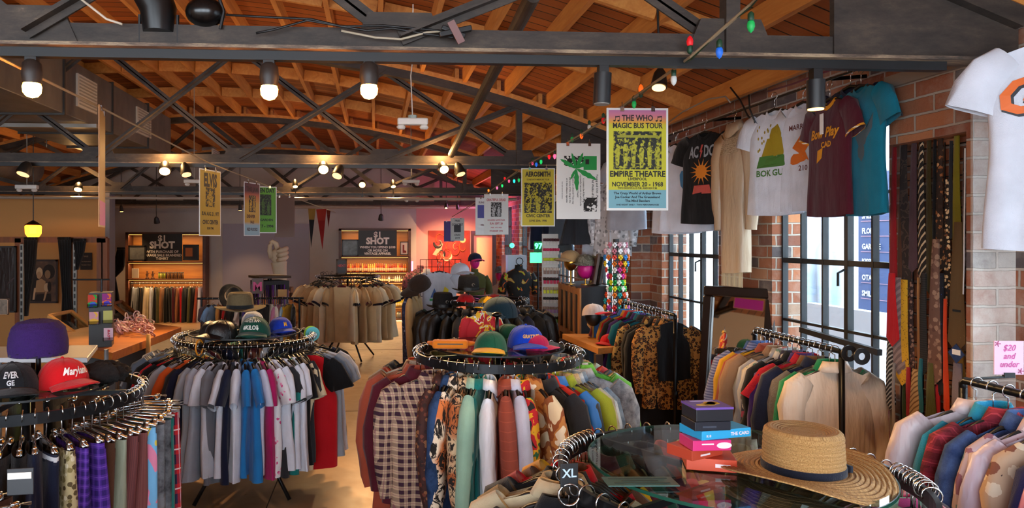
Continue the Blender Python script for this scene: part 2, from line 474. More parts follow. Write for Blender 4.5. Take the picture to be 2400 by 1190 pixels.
for si, (a, b) in enumerate(segs):
    for x in jx:
        if si == 0 and x < -4.5: continue
        if x > XW - .05: continue
        z = roofz(x); s1 = MB()
        ang = math.atan((roofz(x + .05) - roofz(x - .05)) / .1)
        # joists stand on the top chords and stagger a little from bay to bay
        xo = x + (.07 if si % 2 else 0)
        s1.box((xo, (a + b) / 2, roofz(xo) - .075), (.042, b - a - .02, .145))
        o = s1.build('roof_joist', JO); k += 1
        place = ('ahead of the first truss', 'between first and second trusses', 'between second and third trusses', 'behind the third truss')[si]
        tag(o, 'honey coloured wooden joist under the deck ' + place, 'roof joist', 'joists ' + place)
bk = 0
random.seed(4)
for si, (a, b) in enumerate(segs[1:3]):
    for fr_ in (.33, .66):
        y = a + (b - a) * fr_
        for i in range(4, 24):
            x0, x1 = jx[i] + .03 + (.07 if si == 0 else 0), jx[i] + .41 + (.07 if si == 0 else 0)
            if x1 > XW: continue
            o = MB().bar((x0, y, roofz(x0) - .075), (x1, y, roofz(x1) - .075), .04, .13).build('blocking', JO)
            tag(o, 'short wooden block bridging two roof joists', 'blocking', 'blocks between the roof joists')
# ---------------------------------------------------------------- trusses
ZB = 2.62
NODES = [-8.0, -6.9, -5.5, -4.15, -2.8, -1.38, .1, 1.5, 2.72]
NAMES = ['over the nearest racks with the black light track below it', 'second from the windows pier with poster line tied to it', 'third one along, in front of the back wall shelves', 'against the white back wall']
NAMES = ['first arched steel roof truss, lighting track under its bottom chord', 'second arched steel roof truss, ring lit spotlights clipped to it', 'third arched steel roof truss, in front of the bottle shelves', 'arched steel roof truss tight against the pale end wall']
def zt(x): return roofz(x) - .21
for ti, y in enumerate(TR):
    t = thing('roof_truss', NAMES[ti], 'truss', (0, y, ZB))
    MB().bb(-8.1, 2.75, y - .006, y + .006, ZB - .0, ZB + .095).build('bottom_chord', STEEL, t)
    MB().bb(-8.1, 2.75, y - .06, y + .06, ZB - .008, ZB + .006).build('worn_flange', WORN, t)
    top = MB()
    xs = [-8.1 + i * .5 for i in range(22)] + [2.78]
    for a, b in zip(xs, xs[1:]): top.bar((a, y, zt(a)), (b, y, zt(b)), .12, .085)
    top.build('top_chord', STEEL, t)
    nl = MB()
    for a, b in zip(xs, xs[1:]): nl.bar((a, y, zt(a) + .065), (b, y, zt(b) + .065), .13, .045)
    nl.build('timber_nailer', JO, t)
    for i in range(len(NODES) - 2):
        a, b = NODES[i], NODES[i + 1]
        MB().bar((a, y - .03, ZB + .05), (b, y - .03, zt(b)), .01, .065).bar((a, y - .05, ZB + .05), (b, y - .05, zt(b)), .05, .01).build('web_brace', STEEL, t)
        MB().bar((b, y + .03, ZB + .05), (a, y + .03, zt(a)), .01, .065).bar((b, y + .05, ZB + .05), (a, y + .05, zt(a)), .05, .01).build('web_brace', STEEL, t)
    for x in (1.5,): MB().bar((x, y, ZB), (x, y, zt(x)), .06, .06).build('web_post', STEEL, t)
    gz = lambda u, v, d: Vector((u, y + d, v))
    for x in NODES[1:-1]:
        MB().prism([(x - .2, ZB + .0), (x + .2, ZB), (x + .13, ZB + .16), (x - .13, ZB + .16)], -.012, .012, gz).build('gusset_plate', STEEL, t)
    MB().prism([(1.95, ZB), (2.78, ZB), (2.78, zt(2.78)), (1.95, zt(1.95))], -.015, .015, gz).build('end_plate', STEEL, t)
# lighting track under the first three chords
for ti, (y, lab) in enumerate(((2.9, 'black lighting track under the first roof truss'), (7.24, 'black lighting track under the second roof truss'), (11.74, 'black lighting track under the third roof truss'))):
    o = MB().bb(-7.9, 2.45, y - .02, y + .02, ZB - .045, ZB - .008).build('lighting_track', BLACK); tag(o, lab, 'track')
o = MB().cyl(at(1250, -12, 2.99), at(1058, 362, 7.2), .035).build('brace_pipe', STEEL); tag(o, 'dark steel pipe slanting between the first two roof trusses', 'pipe')
# pale painted conduits near the back, seen under the third truss
for (yy, z, r, lab) in ((11.4, 2.50, .022, 'pale conduit running under the third roof truss'), (15.5, 2.55, .03, 'pale pipe crossing close to the end wall')):
    o = MB().cyl((-8, yy, z), (2.3, yy, z), r).build('conduit', plain('#9a8c7e', .5)); tag(o, lab, 'pipe')
# ---------------------------------------------------------------- duct
DUCT = NT('duct_metal'); pp = DUCT.obj(); v = DUCT.noise(DUCT.scale(pp, (1, 1, .5)), 3.5, 5, .6)
DUCT.col(DUCT.ramp(v, [(.3, '#4f4b49'), (.7, '#6f6964')])); DUCT.set(Roughness=.5, Metallic=.35); DUCT = DUCT.m
t = thing('air_duct', 'grey sheet metal air duct running back under the roof beside the vents', 'duct', (-3.4, 6, 3.0))
ye = 10.9
MB().bb(-4.15, -3.1, -1, ye, 3.10, 3.68).build('duct_body', DUCT, t, bevel=.01)
for y in (1.5, 3.4, 4.62, 5.9, 7.2, 8.5, 9.8): MB().bb(-4.17, -3.08, y - .012, y + .012, 3.08, 3.7).build('flange', plain('#3a3735', .5, .5), t)
for (px0, px1, py) in ((180, 226, 218), (320, 353, 286), (497, 514, 360)):
    a = atX(px0, py, -3.09); b = atX(px1, py, -3.09); zc = 3.40
    g = MB().bb(-3.1, -3.08, a.y, b.y, zc - .17, zc + .17)
    vent = g.build('vent_grille', plain('#b9b1a6', .6), t)
    sl = MB()
    for q in range(9): sl.box((-3.074, (a.y + b.y) / 2, zc - .14 + q * .035), (.012, (b.y - a.y) * .86, .012))
    sl.build('louver', plain('#8d857b', .6), vent)
for y in (3.3, 5.6, 7.8): MB().bb(-4.4, -3.0, y - .02, y + .02, 3.05, 3.09).build('strut_channel', plain('#8f8a84', .4, .6), t)
for i, (a, b, lab) in enumerate(((-6.6, -5.9, 'second grey duct beyond the vented duct'),)):
    o = MB().cyl((-6.2, 1, 3.1), (-6.2, 13, 3.1), .28, n=24).build('round_duct', DUCT, smooth=True, angle=40); tag(o, 'round grey spiral duct over the counters beyond the vented duct', 'duct')
for y in (2.5, 5.0, 7.5, 9.5):
    o = MB().cyl((-4.3, y, 3.05), (-4.3, y, roofz(-4.3) - .1), .008).build('hanger_rod', CHROME); tag(o, 'thin steel rod holding the grey air duct', 'rod', 'rods holding up the duct')
# ---------------------------------------------------------------- outside
st = MB().bb(3.1, 14, -6, 26, -.3, -.02); struct('ground_outside', st, plain('#c2c2c6', .9))
n = NT('white_brick'); g = n.pos(); x, y, z = n.sep(g); bt = n.n('ShaderNodeTexBrick'); n.l(n.comb(n.math('ADD', y, x), z), bt.inputs['Vector'])
for kk, v in (('Color1', '#e4e5e6'), ('Color2', '#d8dbde'), ('Mortar', '#b8bcc2')): bt.inputs[kk].default_value = rgb(v)
for kk, v in (('Scale', 1), ('Mortar Size', .008), ('Brick Width', .3), ('Row Height', .11)): bt.inputs[kk].default_value = v
n.col(bt.outputs[0]); n.set(Roughness=.9)
struct('wall_outside', MB().bb(9.5, 9.9, -6, 26, -.02, 4.5), n.m)

q0, q1 = atX(1884, 600, 9.42), atX(2130, 600, 9.42)
o = MB().bb(9.36, 9.42, q1.y, q0.y, .4, 4.2).build('shop_front', plain('#8c9cb6', .5)); tag(o, 'blue grey shop front across the yard, seen through the large window', 'shop front')
BX = 5.6
b0, b1 = atX(2012, 470, BX), atX(2112, 710, BX)
t = thing('directory_board', 'dark blue directory board with white shop names outside the large window', 'sign', (BX, (b0.y + b1.y) / 2, 0))
MB().bb(BX, BX + .06, b1.y, b0.y, .3, 2.6).build('board', plain('#3e5078', .5), t)
m = MB(); m2 = MB()
for s_, py in (('SOLID', 478), ('SHED', 512), ('FLORA+', 547), ('GARAGE', 583), ('KISSES', 618), ('OTAKU', 655), ('SMILO', 692)):
    q = atX(2022, py, BX); text(m, s_, .085, plane_frame((BX - .01, q.y, q.z), (0, -1, 0), (0, 0, 1), (-1, 0, 0)), align='LEFT', bold=.03, sx=.9)
    m2.bb(BX - .008, BX - .002, b1.y, b0.y - .05, q.z - .035, q.z - .028)
m.build('lettering', plain('#dfe4ea', .5), t); m2.build('ruled_lines', plain('#b08a9a', .5), t)
ux_ = 5.0; q = atX(1938, 505, ux_); t = thing('closed_umbrella', 'pale blue folded patio umbrella outside the large window', 'umbrella', (ux_, q.y, 0))
MB().cyl((ux_, q.y, -.02), (ux_, q.y, q.z + .05), .025).build('pole', WHITE, t)
def uf(u, v):
    a = 2 * PI * u; r_ = (.02 + .26 * math.sin(min(1, v * 2.2) * PI / 2) * (1 - .35 * v)) * (1 + .28 * math.cos(8 * a) * min(1, v * 2)); return Vector((ux_ + r_ * math.cos(a), q.y + r_ * math.sin(a), q.z - 1.55 * v))
MB().grid(uf, 64, 16, wrap=True).build('canopy', cloth('#b4c8da'), t, smooth=True)
o = MB().bb(4.4, 4.5, atX(2060, 700, 4.4).y, atX(1890, 700, 4.4).y, 0, 1.2).build('planter_screen', plain('#b4bec8', .6)); tag(o, 'low grey screen outside the large window below the umbrella', 'screen')

o = MB().bar(atX(1878, 772, XG - .06), atX(2062, 826, XG - .06), .03, .035).build('opener_bar', FR); tag(o, 'dark window opener bar across the foot of the large window', 'bar')
for (pts, c_, lab) in (([(1560, 292, 2.5), (1600, 262, 2.5), (1660, 232, 2.5), (1700, 226, 2.5), (1712, 240, 2.5)], '#8a8078', 'grey conduit curving below the roof edge over the gown'), ([(1712, 205, 2.5), (1735, 235, 2.5), (1752, 270, 2.5), (1768, 290, 2.5)], '#121214', 'black cable drooping from the roof edge beside the gown'),
        ([(1755, 222, 2.5), (1757, 255, 2.5), (1770, 288, 2.5)], '#161618', 'short black cable drooping beside the longer one'), ([(1800, 214, 2.55), (1860, 196, 2.55), (1912, 176, 2.55), (1960, 160, 2.55)], '#6a2c3c', 'dark red wire running along the top of the window wall')):
    o = MB().tube([atX(a, b, c) for a, b, c in pts], .006, 6).build('cable', plain(c_, .5), smooth=True); tag(o, lab, 'cable')
# ================================================================ CLOTHES, HANGERS, RACKS
def sm(a, b, x):
    t = max(0, min(1, (x - a) / (b - a))); return t * t * (3 - 2 * t)
SPEC = {  # shoulder half width, hem half width, length, thickness, sleeve, collar
    'tee': (.205, .225, .74, .036, 'short', 'rib'), 'tank': (.15, .215, .72, .034, None, None),
    'shirt': (.215, .225, .78, .040, 'long', 'fold'), 'sweater': (.215, .225, .74, .052, 'long', 'rib'),
    'jacket': (.235, .235, .80, .062, 'long', 'fold'), 'coat': (.235, .25, 1.02, .066, 'long', 'fold'),
    'hoodie': (.22, .22, .76, .055, 'long', 'hood'), 'vest': (.17, .21, .66, .05, None, 'fold'),
    'blouse': (.195, .215, .70, .036, 'short', 'fold'), 'dress': (.16, .27, 1.08, .04, None, 'rib')}
class Shape:
    def __init__(s, kind, seed, calm=False):
        s.kind = kind; s.sw, s.hw, s.L, s.t, s.sl, s.co = SPEC[kind]; r = random.Random(seed * 7 + 3)
        s.ph = r.uniform(0, 6); s.A = (.004 if calm else r.uniform(.010, .018)); s.fr = r.uniform(22, 34); s.tw = 0 if calm else r.uniform(-.03, .03)
        s.r = r; s.calm = calm; s.L *= r.uniform(.96, 1.05)
        if calm: s.t *= 1.15
    def ztop(s, x):
        a = abs(x); z = -.098 - max(0, a - .06) * .36
        if a < .062: z -= .004
        return z
    def w(s, v):
        if s.kind in ('tank', 'vest', 'dress'):
            base = s.sw * (1 - sm(0, .22, v)) + s.sw * .97 * sm(0, .22, v)
            base += (s.hw - s.sw) * sm(.18, .34 if s.kind != 'dress' else 1, v)
            if s.kind == 'dress': base -= .03 * math.exp(-((v - .38) / .1) ** 2)
            return base
        return s.sw + (s.hw - s.sw) * v - .015 * math.exp(-((v - .5) / .25) ** 2) + .012 * sm(.0, .1, v)
    def pt(s, cx, sy, v):
        x = s.w(v) * math.copysign(abs(cx) ** .75, cx)
        zt = s.ztop(x); z = zt + (-.10 - s.L - zt) * v
        if sy < 0 and abs(x) < .085 and v < .12: z -= (.05 if s.co != 'hood' else .02) * (1 - (x / .085) ** 2) * (1 - v / .12)
        if s.kind not in ('jacket', 'coat', 'vest'): z += .012 * (x / s.hw) ** 2 * v
        th = s.t * (.28 + .72 * sm(0, .22, v)) * (1 + .15 * math.sin(x * 40 + s.ph) * v)
        y = th * sy + s.A * v * math.sin(x * s.fr + s.ph + 2.0 * v) + s.A * .6 * v * math.sin(x * s.fr * 1.9 + s.ph * 2) * (1 if sy > 0 else -.7) + s.tw * v * x * 3
        x += .006 * math.sin(v * 9 + s.ph) * (0 if s.calm else 1)
        return Vector((x, y, z))
    def body(s):
        def f(u, v):
            a = 2 * PI * u; sy = math.sin(a)
            return s.pt(math.cos(a), math.copysign(abs(sy) ** .7, sy), v)
        m = MB(); m.grid(f, 32, 16, wrap=True); return m
    def front(s, x, z):
        zt = s.ztop(x); v = max(0, min(1, (z - zt) / (-.10 - s.L - zt)))
        cx = max(-1, min(1, x / s.w(v))); cx = math.copysign(abs(cx) ** (1 / .75), cx)
        p = s.pt(cx, -(max(0, 1 - cx * cx) ** .5) ** .7, v); return p.y
    def sleeve(s, sd):
        r = random.Random(s.ph * 100 + sd); sw = s.sw
        j = (lambda q: 0 if s.calm else r.uniform(-q, q))
        if s.sl == 'short':
            P = [(sw - .045, -.155, .055, .026), (sw + .0, -.20, .078, .034), (sw + .035, -.27, .085, .03), (sw + .062 + j(.015), -.345, .088, .026)]
            if s.calm: P = [(sw - .05, -.15, .055, .03), (sw - .005, -.19, .080, .036), (sw + .03, -.26, .088, .032), (sw + .06, -.345, .092, .028)]
        else:
            P = [(sw - .05, -.155, .055, .03), (sw - .0, -.205, .078, .044), (sw + .03, -.30, .074, .046), (sw + .045 + j(.02), -.42, .066, .044), (sw + .05 + j(.02), -.52, .06, .042),
                 (sw + .04 + j(.02), -.63, .055, .038), (sw + .035 + j(.02), -.72, .046, .032), (sw + .03 + j(.02), -.775, .042, .030)]
        y1 = j(.04); m = MB(); n = 12; vs = []; pts = []
        for i, (x, z, a, b) in enumerate(P):
            q = P[min(i + 1, len(P) - 1)]; o = P[max(i - 1, 0)]
            d = Vector((q[0] - o[0], 0, q[1] - o[1])).normalized(); e = Vector((-d.z, 0, d.x))
            k = i / (len(P) - 1)
            for q_ in range(n):
                t = 2 * PI * q_ / n; wr = 1 + .07 * math.sin(5 * t + i * 2.1 + s.ph) * (0 if i == 0 else 1)
                p = Vector((x, y1 * k * k, z)) + e * math.cos(t) * a * wr + Vector((0, 1, 0)) * math.sin(t) * b * wr
                p.x *= 1; vs.append(Vector((p.x * sd, p.y, p.z)))
        fs = [(i * n + k, i * n + (k + 1) % n, (i + 1) * n + (k + 1) % n, (i + 1) * n + k) for i in range(len(P) - 1) for k in range(n)]
        fs.append(tuple(range(n)))
        s.end = (P[-1], y1, n, [v.copy() for v in vs[-n:]], [v.copy() for v in vs[-2 * n:-n]])
        return m.add(vs, fs)
    def cuff(s, sd, frac=.35):
        s.sleeve(sd); e, pv = s.end[3], s.end[4]; m = MB(); n = 12
        c = sum(e, Vector()) / n
        A = [q + (p - q) * frac for p, q in zip(pv, e)]; grow = lambda p, k: c + (p - c) * k
        vs = [a + (a - c) * .02 for a in A] + [grow(q, 1.05) for q in e]
        vs = [Vector((v.x, v.y * 1.12, v.z)) for v in vs]
        return m.add(vs, [(k, (k + 1) % n, n + (k + 1) % n, n + k) for k in range(n)])
    def collar(s):
        m = MB(); n = 20
        def ring(rx, ry, z, dip):
            return [Vector((rx * math.cos(2 * PI * k / n), ry * math.sin(2 * PI * k / n), z - dip * max(0, -math.sin(2 * PI * k / n)) ** 2)) for k in range(n)]
        if s.co == 'rib': R = [ring(.078, .022, -.118, .05), ring(.066, .024, -.098, .045), ring(.06, .018, -.094, .045)]
        elif s.co == 'fold': R = [ring(.066, .026, -.10, .03), ring(.06, .03, -.062, .02), ring(.066, .038, -.058, .02), ring(.094, .052, -.11, .055), ring(.088, .046, -.115, .055)]
        else: R = [ring(.085, .03, -.12, .03), ring(.10, .07, -.09, .02), ring(.07, .075, -.065, .03), ring(.05, .05, -.09, .04)]
        vs = sum(R, [])
        return m.add(vs, [(i * n + k, i * n + (k + 1) % n, (i + 1) * n + (k + 1) % n, (i + 1) * n + k) for i in range(len(R) - 1) for k in range(n)])
    def placket(s):
        m = MB(); zs = [-.15 - (s.L - .06) * i / 12 for i in range(13)]; vs = []
        for z in zs:
            y = s.front(0, z) - .005; vs += [Vector((-.014, y, z)), Vector((.014, y, z)), Vector((-.014, y + .012, z)), Vector((.014, y + .012, z))]
        fs = []
        for i in range(12):
            a = i * 4; fs += [(a, a + 1, a + 5, a + 4), (a, a + 4, a + 6, a + 2), (a + 1, a + 3, a + 7, a + 5)]
        return m.add(vs, fs)
    def hem(s, h=.02):
        def f(u, v):
            a = 2 * PI * u; sy = math.sin(a); p = s.pt(math.cos(a), math.copysign(abs(sy) ** .7, sy), 1 - (h / s.L) * (1 - v))
            return Vector((p.x * 1.012, p.y * 1.05, p.z))
        return MB().grid(f, 32, 1, wrap=True)
def hanger_mb(kind='black', clips=False):
    m = MB(); pts = [(.024 * math.cos(math.radians(a)), 0, .024 * math.sin(math.radians(a)) + .0) for a in range(200, -91, -24)]
    m.tube(pts + [(0, 0, -.05), (0, 0, -.095)], .0026, 6)
    return m
def hanger_arm_mb(w=.19, clips=False):
    m = MB()
    if clips: m.tube([(-w, 0, -.115), (0, 0, -.10), (w, 0, -.115)], .006, 6)
    else: m.tube([(-w, 0, -.165), (-w * .55, 0, -.118), (0, 0, -.092), (w * .55, 0, -.118), (w, 0, -.165)], [.004, .008, .010, .008, .004], 6)
    return m
_GM = {}
def shared(key, fn, smooth=True):
    if key not in _GM: _GM[key] = fn().mesh(key[0], None, smooth)
    if not _GM[key].materials: _GM[key].materials.append(None)
    return _GM[key]
def link_part(name, me, mt, parent, loc=None):
    o = bpy.data.objects.new(name, me); COL.objects.link(o); o.parent = parent
    o.material_slots[0].link = 'OBJECT'; o.material_slots[0].material = mt
    if loc: o.location = loc
    MAT[o.name] = MAT[parent.name].copy()
    return o
NOUN = {'tee': 't_shirt', 'tank': 'tank_top', 'shirt': 'shirt', 'sweater': 'sweater', 'jacket': 'jacket', 'coat': 'coat', 'hoodie': 'hooded_top', 'vest': 'vest', 'blouse': 'blouse', 'dress': 'dress',
        'pants': 'trousers', 'skirt': 'skirt', 'jeans': 'jeans', 'shorts': 'shorts'}
def tag_mb():
    return MB().box((0, 0, -.035), (.036, .0015, .06)).tube([(0, 0, 0), (.004, 0, .03)], .0008, 4)
NV = 5
def garment(kind, mt, loc, rz, label, group=None, seed=0, calm=False, trim=None, hanger='black', price=False, sc=1.0, hide_hanger=False):
    name = NOUN[kind]; seed = seed % NV
    t = thing(name, label, name.replace('_', '-') if kind == 'tee' else name.replace('_', ' '), loc, rz, group); t.scale = (sc, sc, sc); hr = random.Random(len(bpy.data.objects)); t.rotation_euler = (0 if calm else hr.uniform(-.05, .05), 0 if calm else hr.uniform(-.05, .05), rz)
    MAT[t.name] = Matrix.Translation(Vector(loc)) @ Matrix.Rotation(rz, 4, 'Z') @ Matrix.Scale(sc, 4)
    if kind in ('pants', 'jeans', 'skirt', 'shorts'):
        lower(kind, mt, t, seed, trim)
        hg = link_part('hanger', shared(('clip_bar',), lambda: hanger_arm_mb(.17, True)), CHROME if hanger == 'chrome' else BLACK, t)
        link_part('hook', shared(('hook',), hanger_mb), CHROME, hg)
        for sx in (-.12, .12):
            link_part('clip', shared(('clip',), lambda: MB().box((0, 0, -.13), (.028, .02, .045)).tube([(-.012, 0, -.105), (.012, 0, -.105)], .008, 8)), CHROME, hg, (sx, 0, 0))
    else:
        S = Shape(kind, seed, calm); k = (kind, seed, calm)
        link_part('body', shared(('body',) + k, S.body), mt, t)
        if S.sl:
            for sd in (-1, 1):
                sv = link_part('sleeve', shared(('sleeve', sd) + k, lambda: S.sleeve(sd)), mt, t)
                if trim and not calm: link_part('cuff', shared(('cuff', sd) + k, lambda: S.cuff(sd)), trim, sv)
        if S.co: link_part('collar', shared(('collar',) + k, S.collar), trim or mt, t)
        if kind in ('jacket', 'coat', 'vest', 'shirt') : link_part('placket', shared(('placket',) + k, S.placket), trim or mt, t)
        hg = link_part('hanger', shared(('arms',), hanger_arm_mb), BLACK if hanger == 'black' else CHROME if hanger == 'chrome' else plain('#8a5a30', .5), t)
        link_part('hook', shared(('hook',), hanger_mb), CHROME, hg)
        pass
    if price: link_part('price_tag', shared(('price_tag',), tag_mb, False), WHITE, t, (.16 if seed % 2 else -.14, -.055, -.34))
    return t
def lower(kind, mt, t, seed, trim):
    r = random.Random(seed); ph = r.uniform(0, 6)
    if kind == 'skirt':
        def f(u, v):
            a = 2 * PI * u; w_ = .15 + .12 * v; fl = 1 + .16 * v * math.sin(9 * a + ph)
            return Vector((w_ * math.cos(a) * fl, (.03 + .05 * v) * math.sin(a) * fl, -.135 - .62 * v + .01 * math.sin(4 * a)))
        link_part('panel', shared(('panel', 'skirt', seed), lambda: MB().grid(f, 48, 12, wrap=True)), mt, t)
    else:
        L = .36 if kind == 'shorts' else 1.0
        for sd in (-1, 1):
            def g(u, v, sd=sd):
                a = 2 * PI * u; w_ = .088 - .012 * v; cx = sd * (.078 - .0 * v + .016 * v)
                fl = 1 + .05 * math.sin(5 * a + ph + 5 * v)
                return Vector((cx + w_ * math.cos(a) * fl, (.026 + .016 * sm(0, .3, v)) * math.sin(a) * fl + .014 * v * math.sin(3 * v + ph + sd), -.15 - L * v))
            link_part('leg', shared(('leg', kind, seed, sd), lambda: MB().grid(g, 20, 14, wrap=True)), mt, t)
    def h(u, v):
        a = 2 * PI * u; return Vector(((.166 if kind != 'skirt' else .153) * math.cos(a), .031 * math.sin(a), -.125 - .04 * v))
    link_part('waistband', shared(('waistband', kind == 'skirt'), lambda: MB().grid(h, 24, 2, wrap=True)), trim or mt, t)

LABELS = {}
def uniq(l):
    LABELS[l] = LABELS.get(l, 0) + 1; return l
def fill(items, where, place, group, **kw):
    """items: (kind, material, desc[, opts]); place(i, item) -> (loc, rz)"""
    N = len(items); out = []
    used = set()
    for i, it in enumerate(items):
        kind, mt, desc = it[:3]; op = it[3] if len(it) > 3 else {}
        noun = NOUN[kind].replace('_', ' ') if kind != 'tee' else 't-shirt'
        p = items[i - 1][2] if i else None; q = items[i + 1][2] if i < N - 1 else None
        if p and q: l = f'{desc} {noun} on {where} between the {p} and {q} ones'
        elif q: l = f'{desc} {noun} at one end of {where} beside the {q} one'
        else: l = f'{desc} {noun} at the other end of {where} beside the {p} one'
        l = ' '.join(l.split()[:16])
        if l in used: l = l.replace(' on ', ' hanging on ', 1)
        if l in used: l = l.replace(' hanging on ', ' tucked in on ', 1)
        used.add(l)
        loc, rz = place(i, it)
        o = dict(kw); o.update({k: v for k, v in op.items() if k not in ('phi', 'tw')})
        out.append(garment(kind, mt, loc, rz, l, group, seed=i * 3 + 1, **o))
    return out
def ring_bar(c, R, hgt, thick, n=72):
    m = MB(); vs = []; c = Vector(c)
    for k in range(n):
        t = 2 * PI * k / n
        for r, z in ((R - thick / 2, -hgt / 2), (R + thick / 2, -hgt / 2), (R + thick / 2, hgt / 2), (R - thick / 2, hgt / 2)):
            vs.append(c + Vector((r * math.cos(t), r * math.sin(t), z)))
    return m.add(vs, [(k * 4 + i, k * 4 + (i + 1) % 4, ((k + 1) % n) * 4 + (i + 1) % 4, ((k + 1) % n) * 4 + i) for k in range(n) for i in range(4)])
def round_rack(name, label, c, R=.5, band=.045, top=None, rot=0.4, glass_r=.0, rr=.014, edge=None):
    """c = centre of the ring"""
    t = thing(name, label, 'rack', (c[0], c[1], 0)); z = c[2]
    if band > .03: ring_bar((c[0], c[1], z - band / 2 + .008), R, band, .014).build('ring', RAIL, t)
    else: MB().tube([(c[0] + R * math.cos(a * PI / 36), c[1] + R * math.sin(a * PI / 36), z) for a in range(72)], rr, 8, closed=True).build('ring', BLKM, t, smooth=True)
    for k in range(4):
        a = rot + k * PI / 2; dx, dy = math.cos(a), math.sin(a)
        MB().bar((c[0], c[1], z - .015), (c[0] + dx * R, c[1] + dy * R, z - .015), .012, .02).build('spoke', RAIL, t)
        MB().tube([(c[0] + dx * .02, c[1] + dy * .02, .42), (c[0] + dx * .16, c[1] + dy * .16, .38), (c[0] + dx * .46, c[1] + dy * .46, .012)], .014, 8).build('leg', RAIL, t, smooth=True)
    MB().cyl((c[0], c[1], .3), (c[0], c[1], z), .018).build('pole', RAIL, t, smooth=True)
    if glass_r:
        gz = z + .028
        MB().lathe([(glass_r, gz), (glass_r, gz + .009)], (c[0], c[1], 0), 72).build('glass_top', glass('#e3f2ec', 1.55), t)
        ring_bar((c[0], c[1], gz + .0045), glass_r + .001, .009, .003).build('glass_edge', edge or BLACK, t)
    return t
def radial(c, phis, R=.5, jit=6, seed=1):
    r = random.Random(seed)
    def place(i, it):
        a = math.radians(phis[i]); tw = math.radians(r.uniform(-jit, jit))
        tw += math.radians(it[3].get('tw', 0)) if len(it) > 3 else 0
        return (c[0] + R * math.cos(a), c[1] + R * math.sin(a), c[2] + .0), a + tw + (0 if i % 2 and not (len(it) > 3 and it[3].get('calm')) else PI)
    return place
K = {'black': '#101114', 'char': '#26272b', 'navy': '#161c33', 'grey': '#6d7078', 'heather': '#8e9299', 'lgrey': '#9ba1ad', 'bluegrey': '#5c6878', 'white': '#c9cdd8', 'lav': '#b9bccf',
     'maroon': '#4c1220', 'red': '#b3121c', 'yellow': '#d29a12', 'orange': '#c4501a', 'blue': '#1f6fae', 'royal': '#1c3f9a', 'teal': '#15706b', 'magenta': '#a01858', 'cream': '#c9b795', 'tan': '#9a6a45',
     'green': '#4d9a3c', 'sage': '#93aca0', 'purple': '#3a1f6a', 'brown': '#4a2c1c', 'olive': '#4c4a28', 'rust': '#9a4630', 'pink': '#c9899a', 'dgreen': '#143a2c', 'mint': '#8fb5a0'}
def C(k): return cloth(K[k])
T = lambda k, d=None, **o: ('tee', C(k), d or {'lgrey': 'pale grey', 'lav': 'pale lavender', 'char': 'charcoal', 'bluegrey': 'slate blue', 'heather': 'heather grey'}.get(k, k), o)

# ---------------------------------------------------------------- the round t-shirt rack
c_tee = at(575, 789, 5.3); c_tee.z = EYE - .725 + 0
round_rack('round_clothes_rack', 'black round rack crowded with short sleeved tees, green trucker cap above', c_tee, band=0, top=1, rot=.9, glass_r=.4)
tees = [T('black'), T('char'), T('black', 'faded black'), T('maroon'), T('grey', 'plum grey'), T('grey'), T('lgrey'), T('bluegrey'), T('heather', 'light heather'), T('grey', 'stone grey'), T('heather'), T('bluegrey', 'dull blue'),
        T('black', 'jet black'), T('yellow'), T('black', 'washed black'), T('red'), T('black', 'soft black'), T('navy', 'big navy'), T('heather', 'ash'), T('orange'), T('char', 'dark slate'), T('navy'),
        ('tee', C('heather'), 'stripe trimmed grey', {'trim': stripe('#d9dade', K['navy'], 60)}), T('lgrey', 'silver grey'), T('white', 'optic white'), T('grey', 'mid grey'), T('white'), T('navy', 'dark navy'), T('white', 'badge printed white'), T('blue', 'bright blue'), T('blue', 'sky blue'), T('lav'),
        T('magenta'), ('tee', floral('#d9dade', ['#c8447e', '#d9dade', '#e08fb4'], 30, .5), 'pink lettered white'), T('white', 'cool white'), T('char', 'graphite', tw=-6), T('white', 'chalk white', tw=-10), T('teal', tw=-14), T('white', 'plain white', tw=-18), T('black', 'coal black', tw=-24), T('cream', tw=-30), T('char', 'iron grey', tw=-36),
        ('tank', C('red'), 'bright red', {'calm': True, 'tw': 18, 'sc': 1.08}), T('black', 'deep black'), T('bluegrey', 'steel blue'), T('heather', 'cloud grey'), T('lgrey', 'ice grey'), T('white', 'loose white'), T('black', 'raven black')]
n_ = len(tees); phis = []
for i in range(n_):
    phis.append(150 + 215 * i / (n_ - 1))
tee_g = fill(tees, 'the round tee rack', radial(c_tee, phis, seed=3), 'tees on the round tee rack')
for i_, g_ in enumerate(tee_g):
    if g_['label'].startswith('bright red tank'):
        S_ = Shape('tank', (i_ * 3 + 1) % NV, True); b_ = MB()
        text(b_, 'COLLEGE', .10, lambda u, v, d: Vector((u, S_.front(u, v - .42) - .006, v - .42)), bold=.04, sx=.62); b_.build('lettering', WHITE, g_, world=False)
back = [T(k) for k in ('black', 'navy', 'char', 'grey', 'black', 'white', 'maroon', 'black', 'teal', 'char', 'navy')]
back = [(a, b, 'small ' + c, d) for a, b, c, d in back]
fill(back, 'the far side of the tee rack', radial(c_tee, [14 + 11.6 * i for i in range(11)], seed=5), 'tees on the far side of the tee rack')

